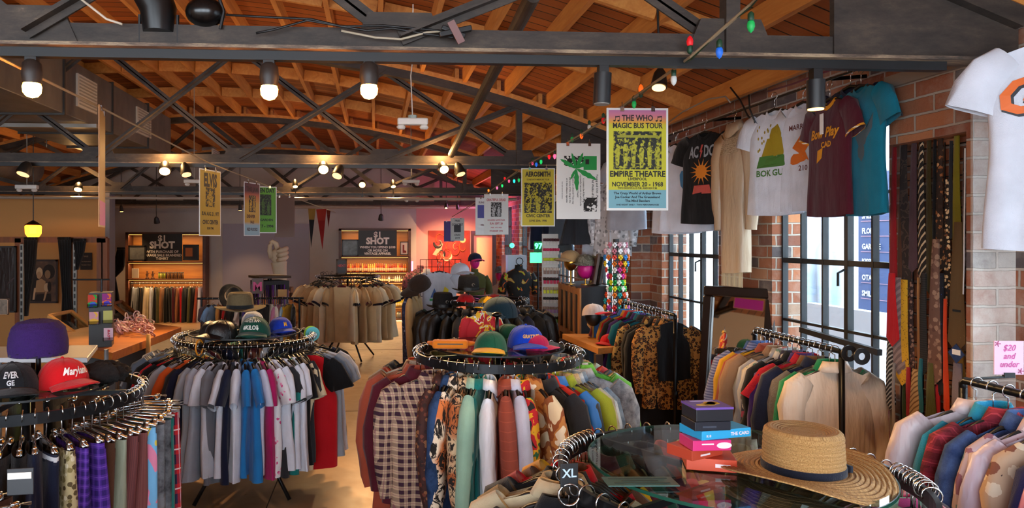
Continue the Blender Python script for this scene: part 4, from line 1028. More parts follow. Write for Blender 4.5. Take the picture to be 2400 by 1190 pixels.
# ================================================================ TIE GRID ON THE PILASTER
GX = XP + .075
gt = thing('wire_grid', 'black wire grid panel on the brick pier, hung with neckties', 'grid', (GX, 3.2, .8))
g_ = MB()
for k in range(8): g_.cyl((GX, 2.995 + k * .066, .72), (GX, 2.995 + k * .066, 2.31), .004, n=6)
for k in range(22): g_.cyl((GX, 2.99, .74 + k * .074), (GX, 3.46, .74 + k * .074), .003, n=6)
g_.build('wire_mesh', BLKM, gt)
MB().cyl((GX, 2.985, .7), (GX, 2.985, 2.32), .007).cyl((GX, 3.465, .7), (GX, 3.465, 2.32), .007).build('side_tube', BLKM, gt)
dg = lambda a, b, w=.5, sc=26: stripe(a, b, sc, 'z', w, .9)
ties = [  # px, y top, y tip, width px, material, description, layer
 (2095, 345, 690, 18, cloth('#8f1018'), 'deep red', 0), (2117, 338, 700, 30, blotch([(0, '#2a201c'), (.45, '#4a3830'), (.55, '#241a18')], 14), 'dark mottled', 0), (2141, 332, 640, 22, cloth('#4c3438'), 'mauve brown', 0),
 (2158, 328, 655, 20, stripe('#1a1412', '#c9b08c', 24, 'z', .3, 1.4), 'black tan-striped', 0), (2176, 326, 690, 18, cloth('#3a3012'), 'dark olive', 0), (2190, 325, 760, 10, C('black'), 'narrow black', 0),
 (2203, 323, 640, 22, floral('#2a1c14', ['#9a6034', '#c99a6a', '#3a2418'], 40), 'brown leafy', 0), (2219, 420, 720, 18, floral('#1c1410', ['#b98a5a', '#7a4a2a', '#e0c090'], 60), 'small floral', 0), (2241, 318, 712, 26, cloth('#7a7018'), 'olive green', 0),
 (2262, 345, 640, 18, floral('#5a4c48', ['#7a6a64', '#3a302e'], 50), 'grey brown', 0), (2276, 400, 690, 14, cloth('#a8702a'), 'gold', 0), (2109, 480, 760, 14, C('brown'), 'plain brown', 0), (2228, 330, 560, 12, C('char'), 'slim charcoal', 0),
 (2089, 640, 812, 30, cloth('#c01018'), 'bright red', 2), (2103, 650, 878, 30, dg('#8a7878', '#6a5a5c'), 'mauve grey striped', 1), (2118, 655, 905, 30, floral('#c9981c', ['#5a4010', '#8a6a18'], 90, .45), 'yellow speckled', 1),
 (2085, 780, 960, 24, dg('#16161a', '#a8a8a4', .4, 44), 'black and white striped', 1), (2135, 660, 900, 16, floral('#2a1a1a', ['#5a3a34', '#8a6a5a'], 60), 'burgundy dotted', 0), (2151, 650, 885, 9, cloth('#8a5a30'), 'thin tan', 1),
 (2164, 640, 880, 22, stripe('#2a2826', '#1a1816', 90), 'textured black', 1), (2192, 560, 905, 34, floral('#6a4a3c', ['#8a6a58', '#5a3a30', '#9a7a64'], 34), 'taupe paisley', 2), (2214, 700, 966, 14, cloth('#c03c14'), 'narrow orange', 2),
 (2206, 640, 930, 18, floral('#14141c', ['#b3121c', '#2a4a9a'], 60, .3), 'black dotted', 1), (2245, 520, 828, 46, floral('#5c4424', ['#7a5c34', '#5c4424'], 70, .35), 'broad brown dotted', 3), (2283, 560, 852, 26, blotch([(0, '#16204a'), (.42, '#c01820'), (.56, '#1c6a34'), (.62, '#c9981c'), (.66, '#16204a')], 16), 'red, navy and green patterned', 2),
 (2288, 640, 893, 26, cloth('#3c4258'), 'slate blue', 1), (2145, 865, 1068, 34, dg('#a8885c', '#6a4c2c', .35, 40), 'tan diagonal-striped', 2), (2157, 840, 972, 14, cloth('#1c5c64'), 'petrol blue', 2), (2128, 860, 985, 18, cloth('#8f1420'), 'dark red', 1),
 (2181, 850, 1012, 28, cloth('#4a4a1c'), 'moss green', 2), (2196, 900, 1075, 26, cloth('#a01020'), 'crimson', 1), (2243, 850, 1070, 44, floral('#77707c', ['#8a8494', '#6a6470'], 90, .4), 'lilac grey', 2), (2106, 985, 1090, 22, floral('#5a1420', ['#a8606a'], 80, .3), 'wine dotted', 1),
 (2077, 960, 1080, 24, floral('#8a6070', ['#6a3a4a', '#a88090'], 40), 'dusty pink paisley', 0), (2176, 990, 1110, 26, floral('#4a4438', ['#b8a888', '#2a241c'], 50), 'grey key-patterned', 1), (2220, 960, 1130, 24, stripe('#1c1c2c', '#b0542c', 18, 'z', .3, 1.4), 'navy rust-striped', 1),
 (2118, 900, 1000, 12, cloth('#2c3a1c'), 'forest green', 0), (2094, 850, 1010, 8, cloth('#8a8078'), 'thin grey', 2), (2253, 820, 900, 20, cloth('#a07028'), 'short gold', 0), (2160, 1000, 1130, 20, cloth('#6a5424'), 'bronze', 0), (2135, 1010, 1150, 18, C('brown'), 'chocolate', 0)]
for i, (px, y0, y1, wp, mt, d, ly) in enumerate(ties):
    X = GX - .014 - .011 * ly - .0006 * (i % 5)
    a = atX(px, y0, X); b = atX(px, y1, X); Yc = a.y; zt_, zb_ = a.z, b.z + 0
    k_ = (atX(px - wp / 2, y0, X).y - atX(px + wp / 2, y0, X).y)
    w1 = min(k_, .10); rr_ = random.Random(i)
    t = thing('necktie', f'{d} necktie hanging on the wire grid', 'necktie', (X, Yc, zt_), 0, 'neckties on the wire grid')
    n_ = 10; m = MB(); vs = []
    sw = rr_.uniform(-.012, .012)
    for j in range(n_ + 1):
        v = j / n_; ww = w1 * (.42 + .58 * v) / 2; z = zt_ + (zb_ + ww * 1.0 - zt_) * v; yo = Yc + sw * v; xo = X - .002 * math.sin(v * 5)
        for (dy, dx) in ((-ww, 0), (0, -.004), (ww, 0), (ww, .003), (0, .005), (-ww, .003)): vs.append(Vector((xo + dx, yo + dy, z)))
    vs.append(Vector((X, Yc + sw, zb_)))
    fs = [(j * 6 + k, j * 6 + (k + 1) % 6, (j + 1) * 6 + (k + 1) % 6, (j + 1) * 6 + k) for j in range(n_) for k in range(6)] + [(n_ * 6 + k, n_ * 6 + (k + 1) % 6, (n_ + 1) * 6) for k in range(6)] + [(0, 5, 4, 3, 2, 1)]
    m.add(vs, fs).build('blade', mt, t, smooth=True, angle=50)
    tl_ = rr_.uniform(.5, .85); ww = w1 * .22
    MB().prism([(Yc - ww, zt_), (Yc + ww, zt_), (Yc + ww * 1.3 + .006, zt_ + (zb_ - zt_) * tl_), (Yc + .006, zt_ + (zb_ - zt_) * tl_ - .02), (Yc - ww * 1.3 + .006, zt_ + (zb_ - zt_) * tl_)], X + .0045, X + .0065, lambda u, v, dd: Vector((dd, u, v))).build('tail', mt, t)
    if d == 'broad brown dotted':
        MB().prism([(Yc - .045, zb_ + .0), (Yc, zb_ + .045), (Yc + .045, zb_), (Yc, zb_ - .045)], X - .009, X - .006, lambda u, v, dd: Vector((dd, u, v))).build('tip_lining', cloth('#1c3560'), t)
        MB().bb(X - .0105, X - .0095, Yc - .025, Yc + .02, zb_ - .006, zb_ + .018).build('price_tag', WHITE, t)
        MB().bb(X - .0075, X - .006, Yc - .022, Yc + .022, zb_ + .19, zb_ + .2).build('loop_label', C('black'), t)
o = MB().tube([(GX - .05, 3.02, 2.26), (GX - .055, 3.015, 2.1), (GX - .05, 3.025, 1.9), (GX - .055, 3.02, 1.72), (GX - .05, 3.03, 1.6)], .003, 6).build('cord', WHITE); tag(o, 'thin white cord hanging down the edge of the tie grid', 'cord')
o = MB().bb(XP - .03, XP + .0, 2.955, 3.0, .3, 1.12).build('metal_strip', plain('#77808a', .4, .6), bevel=.004); tag(o, 'grey metal strip standing against the foot of the tie grid', 'strip')

# ================================================================ GARMENTS HUNG HIGH ALONG THE WINDOW WALL
SPEC['gown'] = (.15, .125, .92, .045, 'long', 'fold'); NOUN['gown'] = 'gown'
HX = XP - .02
HZ = 2.77
t = thing('hanging_rail', 'thin dark rail high along the window wall, tees hung from it', 'rail', (HX, 4.5, HZ))
MB().cyl((HX, 3.45, HZ), (HX, 7.0, HZ), .007).build('rod', BLKM, t)
for y in (3.9, 5.3, 6.6): MB().bar((HX, y, HZ), (XW, y, HZ + .02), .01, .02).build('bracket', BLKM, t)
def conf(kind, seed, calm=True):
    S = Shape(kind, seed % NV, calm)
    return lambda u, v, d: Vector((u, S.front(u, v) - .004 - d, v))
def wallg(kind, mt, px, label, seed=1, rz=-58, sc=.9, z=HZ, trim=None, prints=(), X=HX, y=None, calm=True, cat=None):
    if y is None: y = atX(px, 300, X).y
    t = garment(kind, mt, (X, y, z), math.radians(rz), label, None, seed=seed, calm=calm, trim=trim, sc=sc)
    fr = conf(kind, seed, calm)
    for nm, fn, m_ in prints:
        b = MB(); fn(b, fr); b.build(nm, m_, t, world=False)
    return t
def blob(cx, cz, rx_, rz_, n=18, wob=0, seed=0):
    r = random.Random(seed); return [(cx + rx_ * (1 + r.uniform(-wob, wob)) * math.cos(2 * PI * k / n), cz + rz_ * (1 + r.uniform(-wob, wob)) * math.sin(2 * PI * k / n)) for k in range(n)]
def patch(b, fr, poly, d=0):
    n = len(poly); cx = sum(p[0] for p in poly) / n; cz = sum(p[1] for p in poly) / n
    vs = [fr(cx, cz, d + .001)] + [fr((cx + p[0]) / 2, (cz + p[1]) / 2, d + .001) for p in poly] + [fr(p[0], p[1], d) for p in poly]
    b.add(vs, [(0, 1 + k, 1 + (k + 1) % n) for k in range(n)] + [(1 + k, 1 + n + k, 1 + n + (k + 1) % n, 1 + (k + 1) % n) for k in range(n)])
def sub(fr, ox, oz, sc_=1): return lambda u, v, d: fr(ox + u * sc_, oz + v * sc_, d)
GOLDP = plain('#d8921c', .6)
def p_maroon(b, fr):
    text(b, 'Bow Play', .085, sub(fr, .0, -.34), bold=.03, sx=.95, shear=.3)
    text(b, 'CAD', .05, sub(fr, .035, -.405), bold=.03)
    patch(b, fr, [(-.07, -.50), (-.01, -.47), (.0, -.405), (-.06, -.42)])
cuffst = stripe('#d8921c', '#e8e0d0', 40, 'z', .3)
w1 = wallg('tee', C('maroon'), 1945, 'maroon jersey with gold script and gold striped cuffs, hung by the window', 1, -94, .86, X=HX - .12, z=2.70, trim=GOLDP, prints=[('script_print', p_maroon, GOLDP)])
for sd in (-1, 1): link_part('cuff', shared(('cuffd', sd), lambda: Shape('tee', 1, True).cuff(sd, .15)), cuffst, w1)
MB().box((.03, -.07, -.26), (.04, .002, .13)).build('price_tag', WHITE, w1, world=False)
def p_teal(b, fr):
    patch(b, fr, blob(.07, -.38, .05, .09, 16, .25, 3)); patch(b, fr, [(.08, -.40), (.17, -.28), (.16, -.37), (.09, -.46)]); patch(b, fr, blob(.07, -.50, .03, .05, 12, .2, 5)); patch(b, fr, blob(.06, -.28, .03, .03, 10, .2, 5))
def p_teal2(b, fr): patch(b, fr, [(-.09, -.27), (.0, -.27), (.0, -.20), (-.09, -.20)])
w2 = wallg('tee', cloth('#0f6f86'), 2018, 'teal tee with a grey eagle print, beside the maroon jersey', 2, -94, .88, X=HX - .06, z=2.74, prints=[('eagle_print', p_teal, plain('#4c5a60', .7)), ('small_patch', p_teal2, plain('#231c2c', .7))])
def p_navy(b, fr):
    text(b, 'Help', .055, sub(fr, -.10, -.20), bold=.015, shear=.3); text(b, 'Hodge', .075, sub(fr, .0, -.30), bold=.015, shear=.3); text(b, 'Diamond', .07, sub(fr, -.0, -.38), bold=.015, shear=.3)
    patch(b, fr, [(-.03, -.44), (.05, -.44), (.01, -.53)])
    for k in range(5):
        a = math.radians(30 + k * 30); patch(b, fr, [(.01 + .05 * math.cos(a) - .003, -.43 + .03 * math.sin(a)), (.01 + .05 * math.cos(a) + .003, -.43 + .03 * math.sin(a)), (.01 + .09 * math.cos(a), -.43 + .06 * math.sin(a))])
w3 = wallg('tee', C('navy'), 2088, 'dark navy tee with white script, partly behind the brick pier', 3, -84, .95, y=3.68, X=HX - .03, prints=[('script_print', p_navy, plain('#c9ccd6', .7))])
def p_g1(b, fr):
    patch(b, fr, blob(.05, -.32, .05, .11, 14, .1, 1)); patch(b, fr, [(-.07, -.42), (-.02, -.30), (.10, -.30), (.12, -.42)])
    for k in range(12):
        r = random.Random(k); patch(b, fr, blob(-.13 + r.uniform(0, .14), -.40 + r.uniform(0, .2), .007, .012, 6))
def p_g2(b, fr):
    patch(b, fr, [(-.11, -.50), (-.085, -.42), (.13, -.42), (.14, -.50)]); text(b, 'BOK GU', .06, sub(fr, .0, -.56), bold=.03)
w4 = wallg('tee', C('white'), 1815, 'white tee with a gold seated figure over green lettering', 4, -74, .92, X=HX - .05, prints=[('figure_print', p_g1, plain('#8f7a14', .6)), ('green_print', p_g2, plain('#3a6a2c', .6))])
def p_w5(b, fr): patch(b, fr, [(-.05, -.40), (.03, -.32), (.13, -.36), (.06, -.44), (.10, -.50)]); patch(b, fr, blob(.0, -.48, .07, .04, 12, .3, 2))
def p_w5b(b, fr): text(b, 'MARRY', .05, sub(fr, -.0, -.28), bold=.02); text(b, '210', .05, sub(fr, .05, -.56), bold=.02)
w5 = wallg('tee', C('white'), 1882, 'white tee with an orange print, half covered by the maroon jersey', 0, -80, .9, prints=[('orange_print', p_w5, plain('#c8641c', .6)), ('lettering', p_w5b, plain('#5a2a2a', .6))])
def p_ac(b, fr):
    text(b, 'AC', .13, sub(fr, -.075, -.30), bold=.03, sx=.55); text(b, 'DC', .13, sub(fr, .075, -.30), bold=.03, sx=.55)
def p_ac2(b, fr):
    for k in range(14):
        a = 2 * PI * k / 14; patch(b, fr, [(.05 * math.cos(a - .15), -.42 + .05 * math.sin(a - .15)), (.05 * math.cos(a + .15), -.42 + .05 * math.sin(a + .15)), (.12 * math.cos(a), -.42 + .11 * math.sin(a))])
    patch(b, fr, blob(0, -.42, .055, .055))
def p_ac3(b, fr): patch(b, fr, [(-.004, -.20), (.014, -.20), (.004, -.25), (.016, -.25), (-.012, -.32), (-.002, -.26), (-.014, -.26)]); patch(b, fr, [(-.09, -.60), (-.07, -.53), (.08, -.53), (.10, -.60)])
w6 = wallg('tee', C('black'), 1652, 'black tee with AC DC lettering over an orange burst', 1, -66, .95, X=HX - .06, prints=[('lettering', p_ac, plain('#8f979f', .6)), ('burst_print', p_ac2, plain('#c9761c', .6)), ('red_print', p_ac3, plain('#b34a44', .6))])
w7 = wallg('gown', satin('#b9a286'), 1722, 'long cream lace-yoked gown hanging below the roof edge', 2, -86, 1.1)
yk = MB(); frg = conf('gown', 2)
for k in range(8):
    patch(yk, frg, blob(0, -.17 - k * .014, .11, .008, 14), .001)
yk.build('lace_yoke', floral('#b9a88c', ['#8a7a60', '#cdbda0'], 120), w7, world=False)
def hemf(u, v): return Vector((-.125 + .25 * u, -.02 + .01 * math.sin(u * 30), -1.0 - .34 * v))
fz = MB()
for k in range(26): fz.tube([(-.12 + k * .0096, -.02, -.98), (-.12 + k * .0096 + .004 * math.sin(k), -.02, -1.15)], .0025, 4)
fz.build('fringe', cloth('#c2ab86'), w7, world=False)
w8 = wallg('tee', C('white'), 1608, 'white tee with blue print next to the black one', 3, -55, 1.05, prints=[('blue_print', lambda b, fr: patch(b, fr, blob(.04, -.40, .06, .09, 14, .4, 3)), plain('#3a7aa8', .6))])
w9 = wallg('tee', C('white'), 1584, 'white tee with dark lettering up its side', 4, -60, 1.05, prints=[('lettering', lambda b, fr: [text(b, s_, .05, sub(fr, .0, -.45 - k * .06), bold=.02, sx=.6) for k, s_ in enumerate(('WAREHO', 'SNOWER', 'SALE'))], plain('#4a4a4c', .6))])
for i, (px, kind, mt, lab, zz, sc_) in enumerate(((1560, 'tee', C('lgrey'), 'pale grey tee seen beside the green and yellow poster', HZ, 1.0), (1435, 'shirt', floral('#b8b9bd', ['#8f9094', '#d9dade', '#77787c'], 24), 'grey patterned shirt hanging before the brick pier', 2.55, 1.0),
        (1412, 'tee', C('white'), 'long white tee hanging behind the leaf poster', 2.5, 1.0))):
    wallg(kind, mt, px, lab, i, -55, sc_, z=zz, X=2.5, y=(6.9, 7.3, 7.75)[i])
t = garment('skirt', C('char'), (2.3, 7.6, 2.55), math.radians(-10), 'charcoal skirt hanging behind the leaf poster', None, seed=1)
def p_gi(b, fr): text(b, 'Giants', .19, sub(fr, .03, -.36), bold=.03, shear=.35)
def p_gi2(b, fr): text(b, 'Giants', .19, sub(fr, .036, -.366), bold=.05, shear=.35, off=-.0015)
w10 = garment('tee', C('white'), (2.45, 2.38, 2.66), math.radians(-24), 'big white tee with an orange script print at the picture edge', None, seed=2, calm=True, sc=.98)
frb = conf('tee', 2)
b = MB(); p_gi2(b, frb); b.build('script_outline', plain('#20242c', .6), w10, world=False)
b = MB(); p_gi(b, frb); b.build('script_print', plain('#d8641c', .6), w10, world=False)
# ================================================================ HATS AND CAPS
def dome(r, h, n=24, m=9, fx=1.0, front=0.0):
    mb = MB()
    def f(u, v):
        a = 2 * PI * u; t = v * PI / 2
        rr = r * math.cos(t) ** .8 if v < 1 else 0
        z = h * math.sin(t) ** .9
        y = -rr * math.cos(a) * fx; x = rr * math.sin(a)
        if math.cos(a) > 0: y -= front * math.cos(a) * math.sin(t) * math.cos(t)
        return Vector((x, y, z))
    mb.grid(f, n, m, wrap=True); return mb
def cap(label, loc, rz, m1, m2=None, sc=1.0, tilt=(0, 0), txt=None, tm=None, name='baseball_cap', mesh_back=None, group=None, band=None):
    t = thing(name, label, 'cap', loc, rz, group); t.rotation_euler = (tilt[0], tilt[1], rz); t.scale = (sc,) * 3
    MAT[t.name] = Matrix.Translation(Vector(loc)) @ t.rotation_euler.to_matrix().to_4x4() @ Matrix.Scale(sc, 4)
    dome(.088, .105, 24, 10, 1.12, .022).build('crown', m1, t, smooth=True, world=False)
    def bf(u, v):
        a = (u - .5) * 2.1; r = .097 + .085 * v * math.cos(a * .75) ** .6
        return Vector((math.sin(a) * (.088 + .012 * v) * 1.02, -math.cos(a) * r * 1.02, .010 + .022 * (1 - (2 * u - 1) ** 2) - .012 * v))
    MB().grid(bf, 20, 6).build('brim', m2 or m1, t, smooth=True, world=False, solid=.004)
    MB().ball((0, 0, .105), .007).build('button', m1, t, smooth=True, world=False)
    sm_ = MB()
    for k in range(6):
        a0 = k * PI / 3 + .5; pts = []
        for j in range(9):
            tt = j / 8 * PI / 2; rr = .0885 * math.cos(tt) ** .8 if j < 8 else 0
            y = -rr * math.cos(a0) * 1.12
            if math.cos(a0) > 0: y -= .022 * math.cos(a0) * math.sin(tt) * math.cos(tt)
            pts.append((rr * math.sin(a0), y, .1055 * math.sin(tt) ** .9))
        sm_.tube(pts, .0012, 4)
    sm_.build('panel_seam', band or m1, t, world=False)
    def fr(u, v, d):
        a = u / .10; tt = math.asin(max(0, min(1, (v / .105)) ** (1 / .9))); rr = .091 * math.cos(tt) ** .8
        y = -rr * math.cos(a) * 1.12
        if math.cos(a) > 0: y -= .022 * math.cos(a) * math.sin(tt) * math.cos(tt)
        return Vector((rr * math.sin(a), y - .001, v))
    if txt:
        b = MB()
        for s_, sz, v_, kw in txt: text(b, s_, sz, (lambda fr, v_: (lambda u, v, d: fr(u, v_ + v, d)))(fr, v_), **kw)
        b.build('lettering', tm or WHITE, t, world=False)
    return t, fr
def brimhat(label, loc, rz, mt, bandm, R=.15, r=.082, h=.105, name='felt_hat', pinch=True, curl=.02, sc=1.0, tilt=(0, 0), orn=False, cat='hat'):
    t = thing(name, label, cat, loc, rz); t.rotation_euler = (tilt[0], tilt[1], rz); t.scale = (sc,) * 3
    MAT[t.name] = Matrix.Translation(Vector(loc)) @ t.rotation_euler.to_matrix().to_4x4() @ Matrix.Scale(sc, 4)
    def bf(u, v):
        a = 2 * PI * u; q = r * .98 + (R - r) * v
        return Vector((q * math.cos(a), q * 1.12 * math.sin(a), .006 + curl * abs(math.cos(a)) ** 2 * v ** 2 - .008 * v * abs(math.sin(a))))
    MB().grid(bf, 48, 8, wrap=True).build('brim', mt, t, smooth=True, world=False, solid=.004)
    prof = [(1.0, 0), (.99, .3), (.96, .6), (.92, .82), (.84, .95), (.66, 1.0), (.4, .98 if not pinch else .86), (.15, .97 if not pinch else .80), (0, .97 if not pinch else .79)]
    def cf(u, v):
        a = 2 * PI * u; k = v * (len(prof) - 1); i = min(int(k), len(prof) - 2); q = k - i
        rr = (prof[i][0] * (1 - q) + prof[i + 1][0] * q) * r; z = (prof[i][1] * (1 - q) + prof[i + 1][1] * q) * h
        y = rr * 1.12 * math.sin(a); x = rr * math.cos(a) * (1 - (.22 * max(0, -math.sin(a)) * v if pinch else 0))
        return Vector((x, y, z))
    MB().grid(cf, 40, 20, wrap=True).build('crown', mt, t, smooth=True, world=False)
    def bnd(u, v):
        a = 2 * PI * u; return Vector((r * 1.015 * math.cos(a), r * 1.12 * 1.015 * math.sin(a), .008 + .026 * v))
    MB().grid(bnd, 40, 1, wrap=True).build('hat_band', bandm, t, smooth=True, world=False)
    if orn:
        MB().tube([(.03 + .012 * math.cos(a * .6), -r * 1.14, .06 + .012 * math.sin(a * .6)) for a in range(9)], .004, 5).build('ornament', plain('#6f6a60', .4, .5), t, world=False)
    return t
def onrack(c, px, py, zoff=.04, ):
    """a point on top of a rack, measured where the line of sight meets that height"""
    return atZ(px, py, c.z + zoff)
def pole(label, p, z0, z1, r=.008, base=.05, mt=BLKM, group=None):
    t = thing('hat_stand', label, 'hat stand', (p[0], p[1], z0), 0, group)
    MB().cyl((p[0], p[1], z0), (p[0], p[1], z1), r).build('pole', mt, t, smooth=True)
    MB().lathe([(base, z0), (base, z0 + .008), (r, z0 + .012)], (p[0], p[1], 0), 20).build('base', mt, t, smooth=True)
    MB().ball((p[0], p[1], z1), base * .7, sc=(1, 1, .5)).build('head', mt, t, smooth=True)
    return t
# -- trouser rack
P = at(85, 905, 3.2); P = atZ(95, 910, c_pan.z + .04)
q = Vector((at(90, 800, 3.35).x, 3.35, c_pan.z + .037))
pole('black post holding the purple hat over the trouser rack', q, q.z, q.z + .18, r=.011, base=.06)
t = thing('fuzzy_hat', 'deep purple fuzzy pillbox hat on a black post', 'hat', (q.x, q.y, q.z + .13))
def pf(u, v):
    a = 2 * PI * u; prof = [(.122, 0), (.126, .03), (.122, .08), (.112, .125), (.085, .152), (.04, .163), (0, .165)]; k = v * 6; i = min(int(k), 5); w_ = k - i
    rr = prof[i][0] * (1 - w_) + prof[i + 1][0] * w_; z = prof[i][1] * (1 - w_) + prof[i + 1][1] * w_
    nn = .003 * noise.noise(Vector((math.cos(a) * 8, math.sin(a) * 8, v * 20)))
    return Vector(((rr + nn) * math.cos(a), (rr + nn) * math.sin(a), z + nn))
MB().grid(pf, 60, 36, wrap=True).build('crown', wool('#3a1668', '#241046'), t, smooth=True, world=False)
MB().lathe([(.116, .004), (.122, .0), (.124, .022)], n=48, cap=False).build('lining', cloth('#1c0c34'), t, world=False, smooth=True)
zc = c_pan.z + .037
p1 = atZ(148, 905, zc); 
cap('bright red cap with white script standing under the purple hat', p1, math.radians(52), cloth('#c40f18'), tilt=(-.06, 0), sc=1.2, txt=[('Maryland', .036, .052, dict(bold=.03, shear=.3, sx=.9))], tm=WHITE)
p2 = atZ(28, 918, zc)
cap('black cap lettered in white beside the red cap', p2, math.radians(24), cloth('#15181d'), sc=1.2, txt=[('EVER', .028, .066, dict(bold=.03)), ('GE', .024, .042, dict(bold=.03)), ('3', .014, .026, dict(bold=.02))], tm=plain('#c9ccd0', .6))
p3 = atZ(245, 895, zc)
t = thing('fur_hat', 'dark brown fur hat on the trouser rack beside the red cap', 'hat', atZ(247, 892, zc))
rr_ = random.Random(5); m = MB()
def ff(u, v):
    a = 2 * PI * u; tt = (v - .5) * PI; nn = 1 + .25 * noise.noise(Vector((math.cos(a) * 5, math.sin(a) * 5, v * 9)))
    return Vector((.105 * math.cos(tt) * math.cos(a) * nn, .09 * math.cos(tt) * math.sin(a) * nn, .04 + .05 * math.sin(tt) * nn))
MB().grid(ff, 50, 26, wrap=True).build('pile', wool('#1d1512', '#050404'), t, smooth=True, world=False)
# -- tee rack
zt_ = c_tee.z + .037
cap('green trucker cap with arched white lettering on the tee rack', atZ(600, 783, zt_) + Vector((0, -.05, 0)), math.radians(-4), cloth('#0c4436'), sc=1.25, txt=[('PUSHER MAN', .034, .084, dict(bold=.035, sx=.85)), ('#KILO$', .032, .045, dict(bold=.035))], tm=plain('#d8dfd8', .6))
cap('royal blue and yellow cap beside the green trucker cap', atZ(657, 776, zt_), math.radians(30), cloth('#1636a8'), sc=1.0, txt=[('M', .04, .05, dict(bold=.04))], tm=plain('#e0a21c', .6))
cap('black leather cap on the tee rack beside the green trucker cap', atZ(520, 790, zt_), math.radians(-40), leather('#101013'), sc=1.15)
cap('second black leather cap tucked against the first one', atZ(492, 786, zt_) + Vector((0, .05, 0)), math.radians(20), leather('#17181b'), sc=.95)
cap('pale grey cap behind the green trucker cap', atZ(592, 760, zt_), math.radians(170), C('lgrey'), sc=1.0)
qq = Vector((at(563, 720, 5.35).x, 5.35, zt_)); pole('dark post lifting the olive fedora over the tee rack', qq, qq.z, qq.z + .17)
brimhat('olive brown felt fedora with a dark band, raised on a post', (qq.x, qq.y, qq.z + .165), .3, wool('#6a5c40', '#544830'), cloth('#16181a'), R=.19, r=.10, h=.125, curl=.015, name='fedora_hat')
qb = at(543, 690, 7.0)
brimhat('small black hat propped up behind the olive fedora', qb + Vector((0, 0, -.02)), .2, cloth('#141416'), cloth('#b59a78'), R=.13, r=.07, h=.09, tilt=(.9, .5))
for i, (px, py, col_, lab) in enumerate(((716, 790, '#4fb3b8', 'turquoise round size disc on the rim of the tee rack'), (726, 784, '#a8c93a', 'lime round size disc on the rim of the tee rack'))):
    a = math.radians(14 + i * 7); cpt = Vector((c_tee.x + .5 * math.cos(a), c_tee.y + .5 * math.sin(a), c_tee.z + .0)); tg = Vector((-math.sin(a), math.cos(a), 0)); rd = Vector((math.cos(a), math.sin(a), 0))
    m = MB(); vs = []; n_ = 28
    for d_ in (-.002, .002):
        for r_ in (.018, .055):
            for k in range(n_): vs.append(cpt + rd * r_ * math.cos(2 * PI * k / n_) + Vector((0, 0, 1)) * r_ * math.sin(2 * PI * k / n_) + tg * d_)
    fs = []
    for k in range(n_):
        j = (k + 1) % n_
        fs += [(k, j, n_ + j, n_ + k), (2 * n_ + k, 3 * n_ + k, 3 * n_ + j, 2 * n_ + j), (n_ + k, n_ + j, 3 * n_ + j, 3 * n_ + k), (k, 2 * n_ + k, 2 * n_ + j, j)]
    o = m.add(vs, fs).build('size_disc', plain(col_, .4)); tag(o, lab, 'size divider')
a = math.radians(243); o = MB().tube([(c_tee.x + (.5 + .035 * math.cos(k * PI / 8)) * math.cos(a), c_tee.y + (.5 + .035 * math.cos(k * PI / 8)) * math.sin(a), c_tee.z + .052 * math.sin(k * PI / 8) - .01) for k in range(16)], .006, 8, closed=True).build('orange_loop', plain('#d88a1c', .4), smooth=True)
tag(o, 'orange plastic loop over the rim of the tee rack', 'loop')
# -- jacket rack top
zj = c_jac.z + .038
cap('green cap with a wide yellow visor on the jacket rack', atZ(1150, 822, zj), math.radians(-18), cloth('#14503a'), cloth('#d8a214'), sc=1.1)
cap('royal blue cap with gold lettering on the jacket rack', atZ(1232, 812, zj), math.radians(6), cloth('#0f3cb4'), sc=1.25, txt=[('COORS', .034, .05, dict(bold=.04))] and [('GRATTLESS', .022, .055, dict(bold=.04))], tm=plain('#d8a85a', .5))
cap('dark green cap half hidden behind the blue cap', atZ(1192, 795, zj), math.radians(30), cloth('#0f4a34'), sc=.95)
cap('magenta cap showing under the blue cap', atZ(1262, 822, zj) + Vector((0, .08, 0)), math.radians(60), cloth('#a8184c'), sc=.8)
t = thing('belt_bag', 'orange belt bag with a strap lying on the jacket rack', 'bag', atZ(1055, 818, zj), -.1)
MB().box((0, 0, .03), (.21, .07, .05)).build('pouch', cloth('#d9781c'), t, world=False, bevel=.014)
MB().tube([(-.1, 0, .03), (-.13, .05, .03), (-.02, .10, .03), (.1, .08, .03), (.15, .02, .03), (.1, 0, .03)], .012, 6).build('strap', cloth('#c8690f'), t, world=False, smooth=True)
MB().box((0, -.036, .035), (.15, .004, .006)).build('zipper', BLACK, t, world=False)
q = Vector((at(1165, 760, 4.45).x, 4.45, zj)); pole('black post at the back of the jacket rack top', q, q.z, q.z + .17, r=.012)
# motocross jersey folded on the jacket rack
g = garment('jacket', blotch([(0, '#b01420'), (.5, '#d9a81c'), (.56, '#d8d4c8'), (.6, '#b01420')], 5), (at(1130, 760, 4.7).x, 4.72, zj + .19), .1, 'red, yellow and white racing jacket draped at the back of the jacket rack', None, seed=2, calm=True, sc=.46)
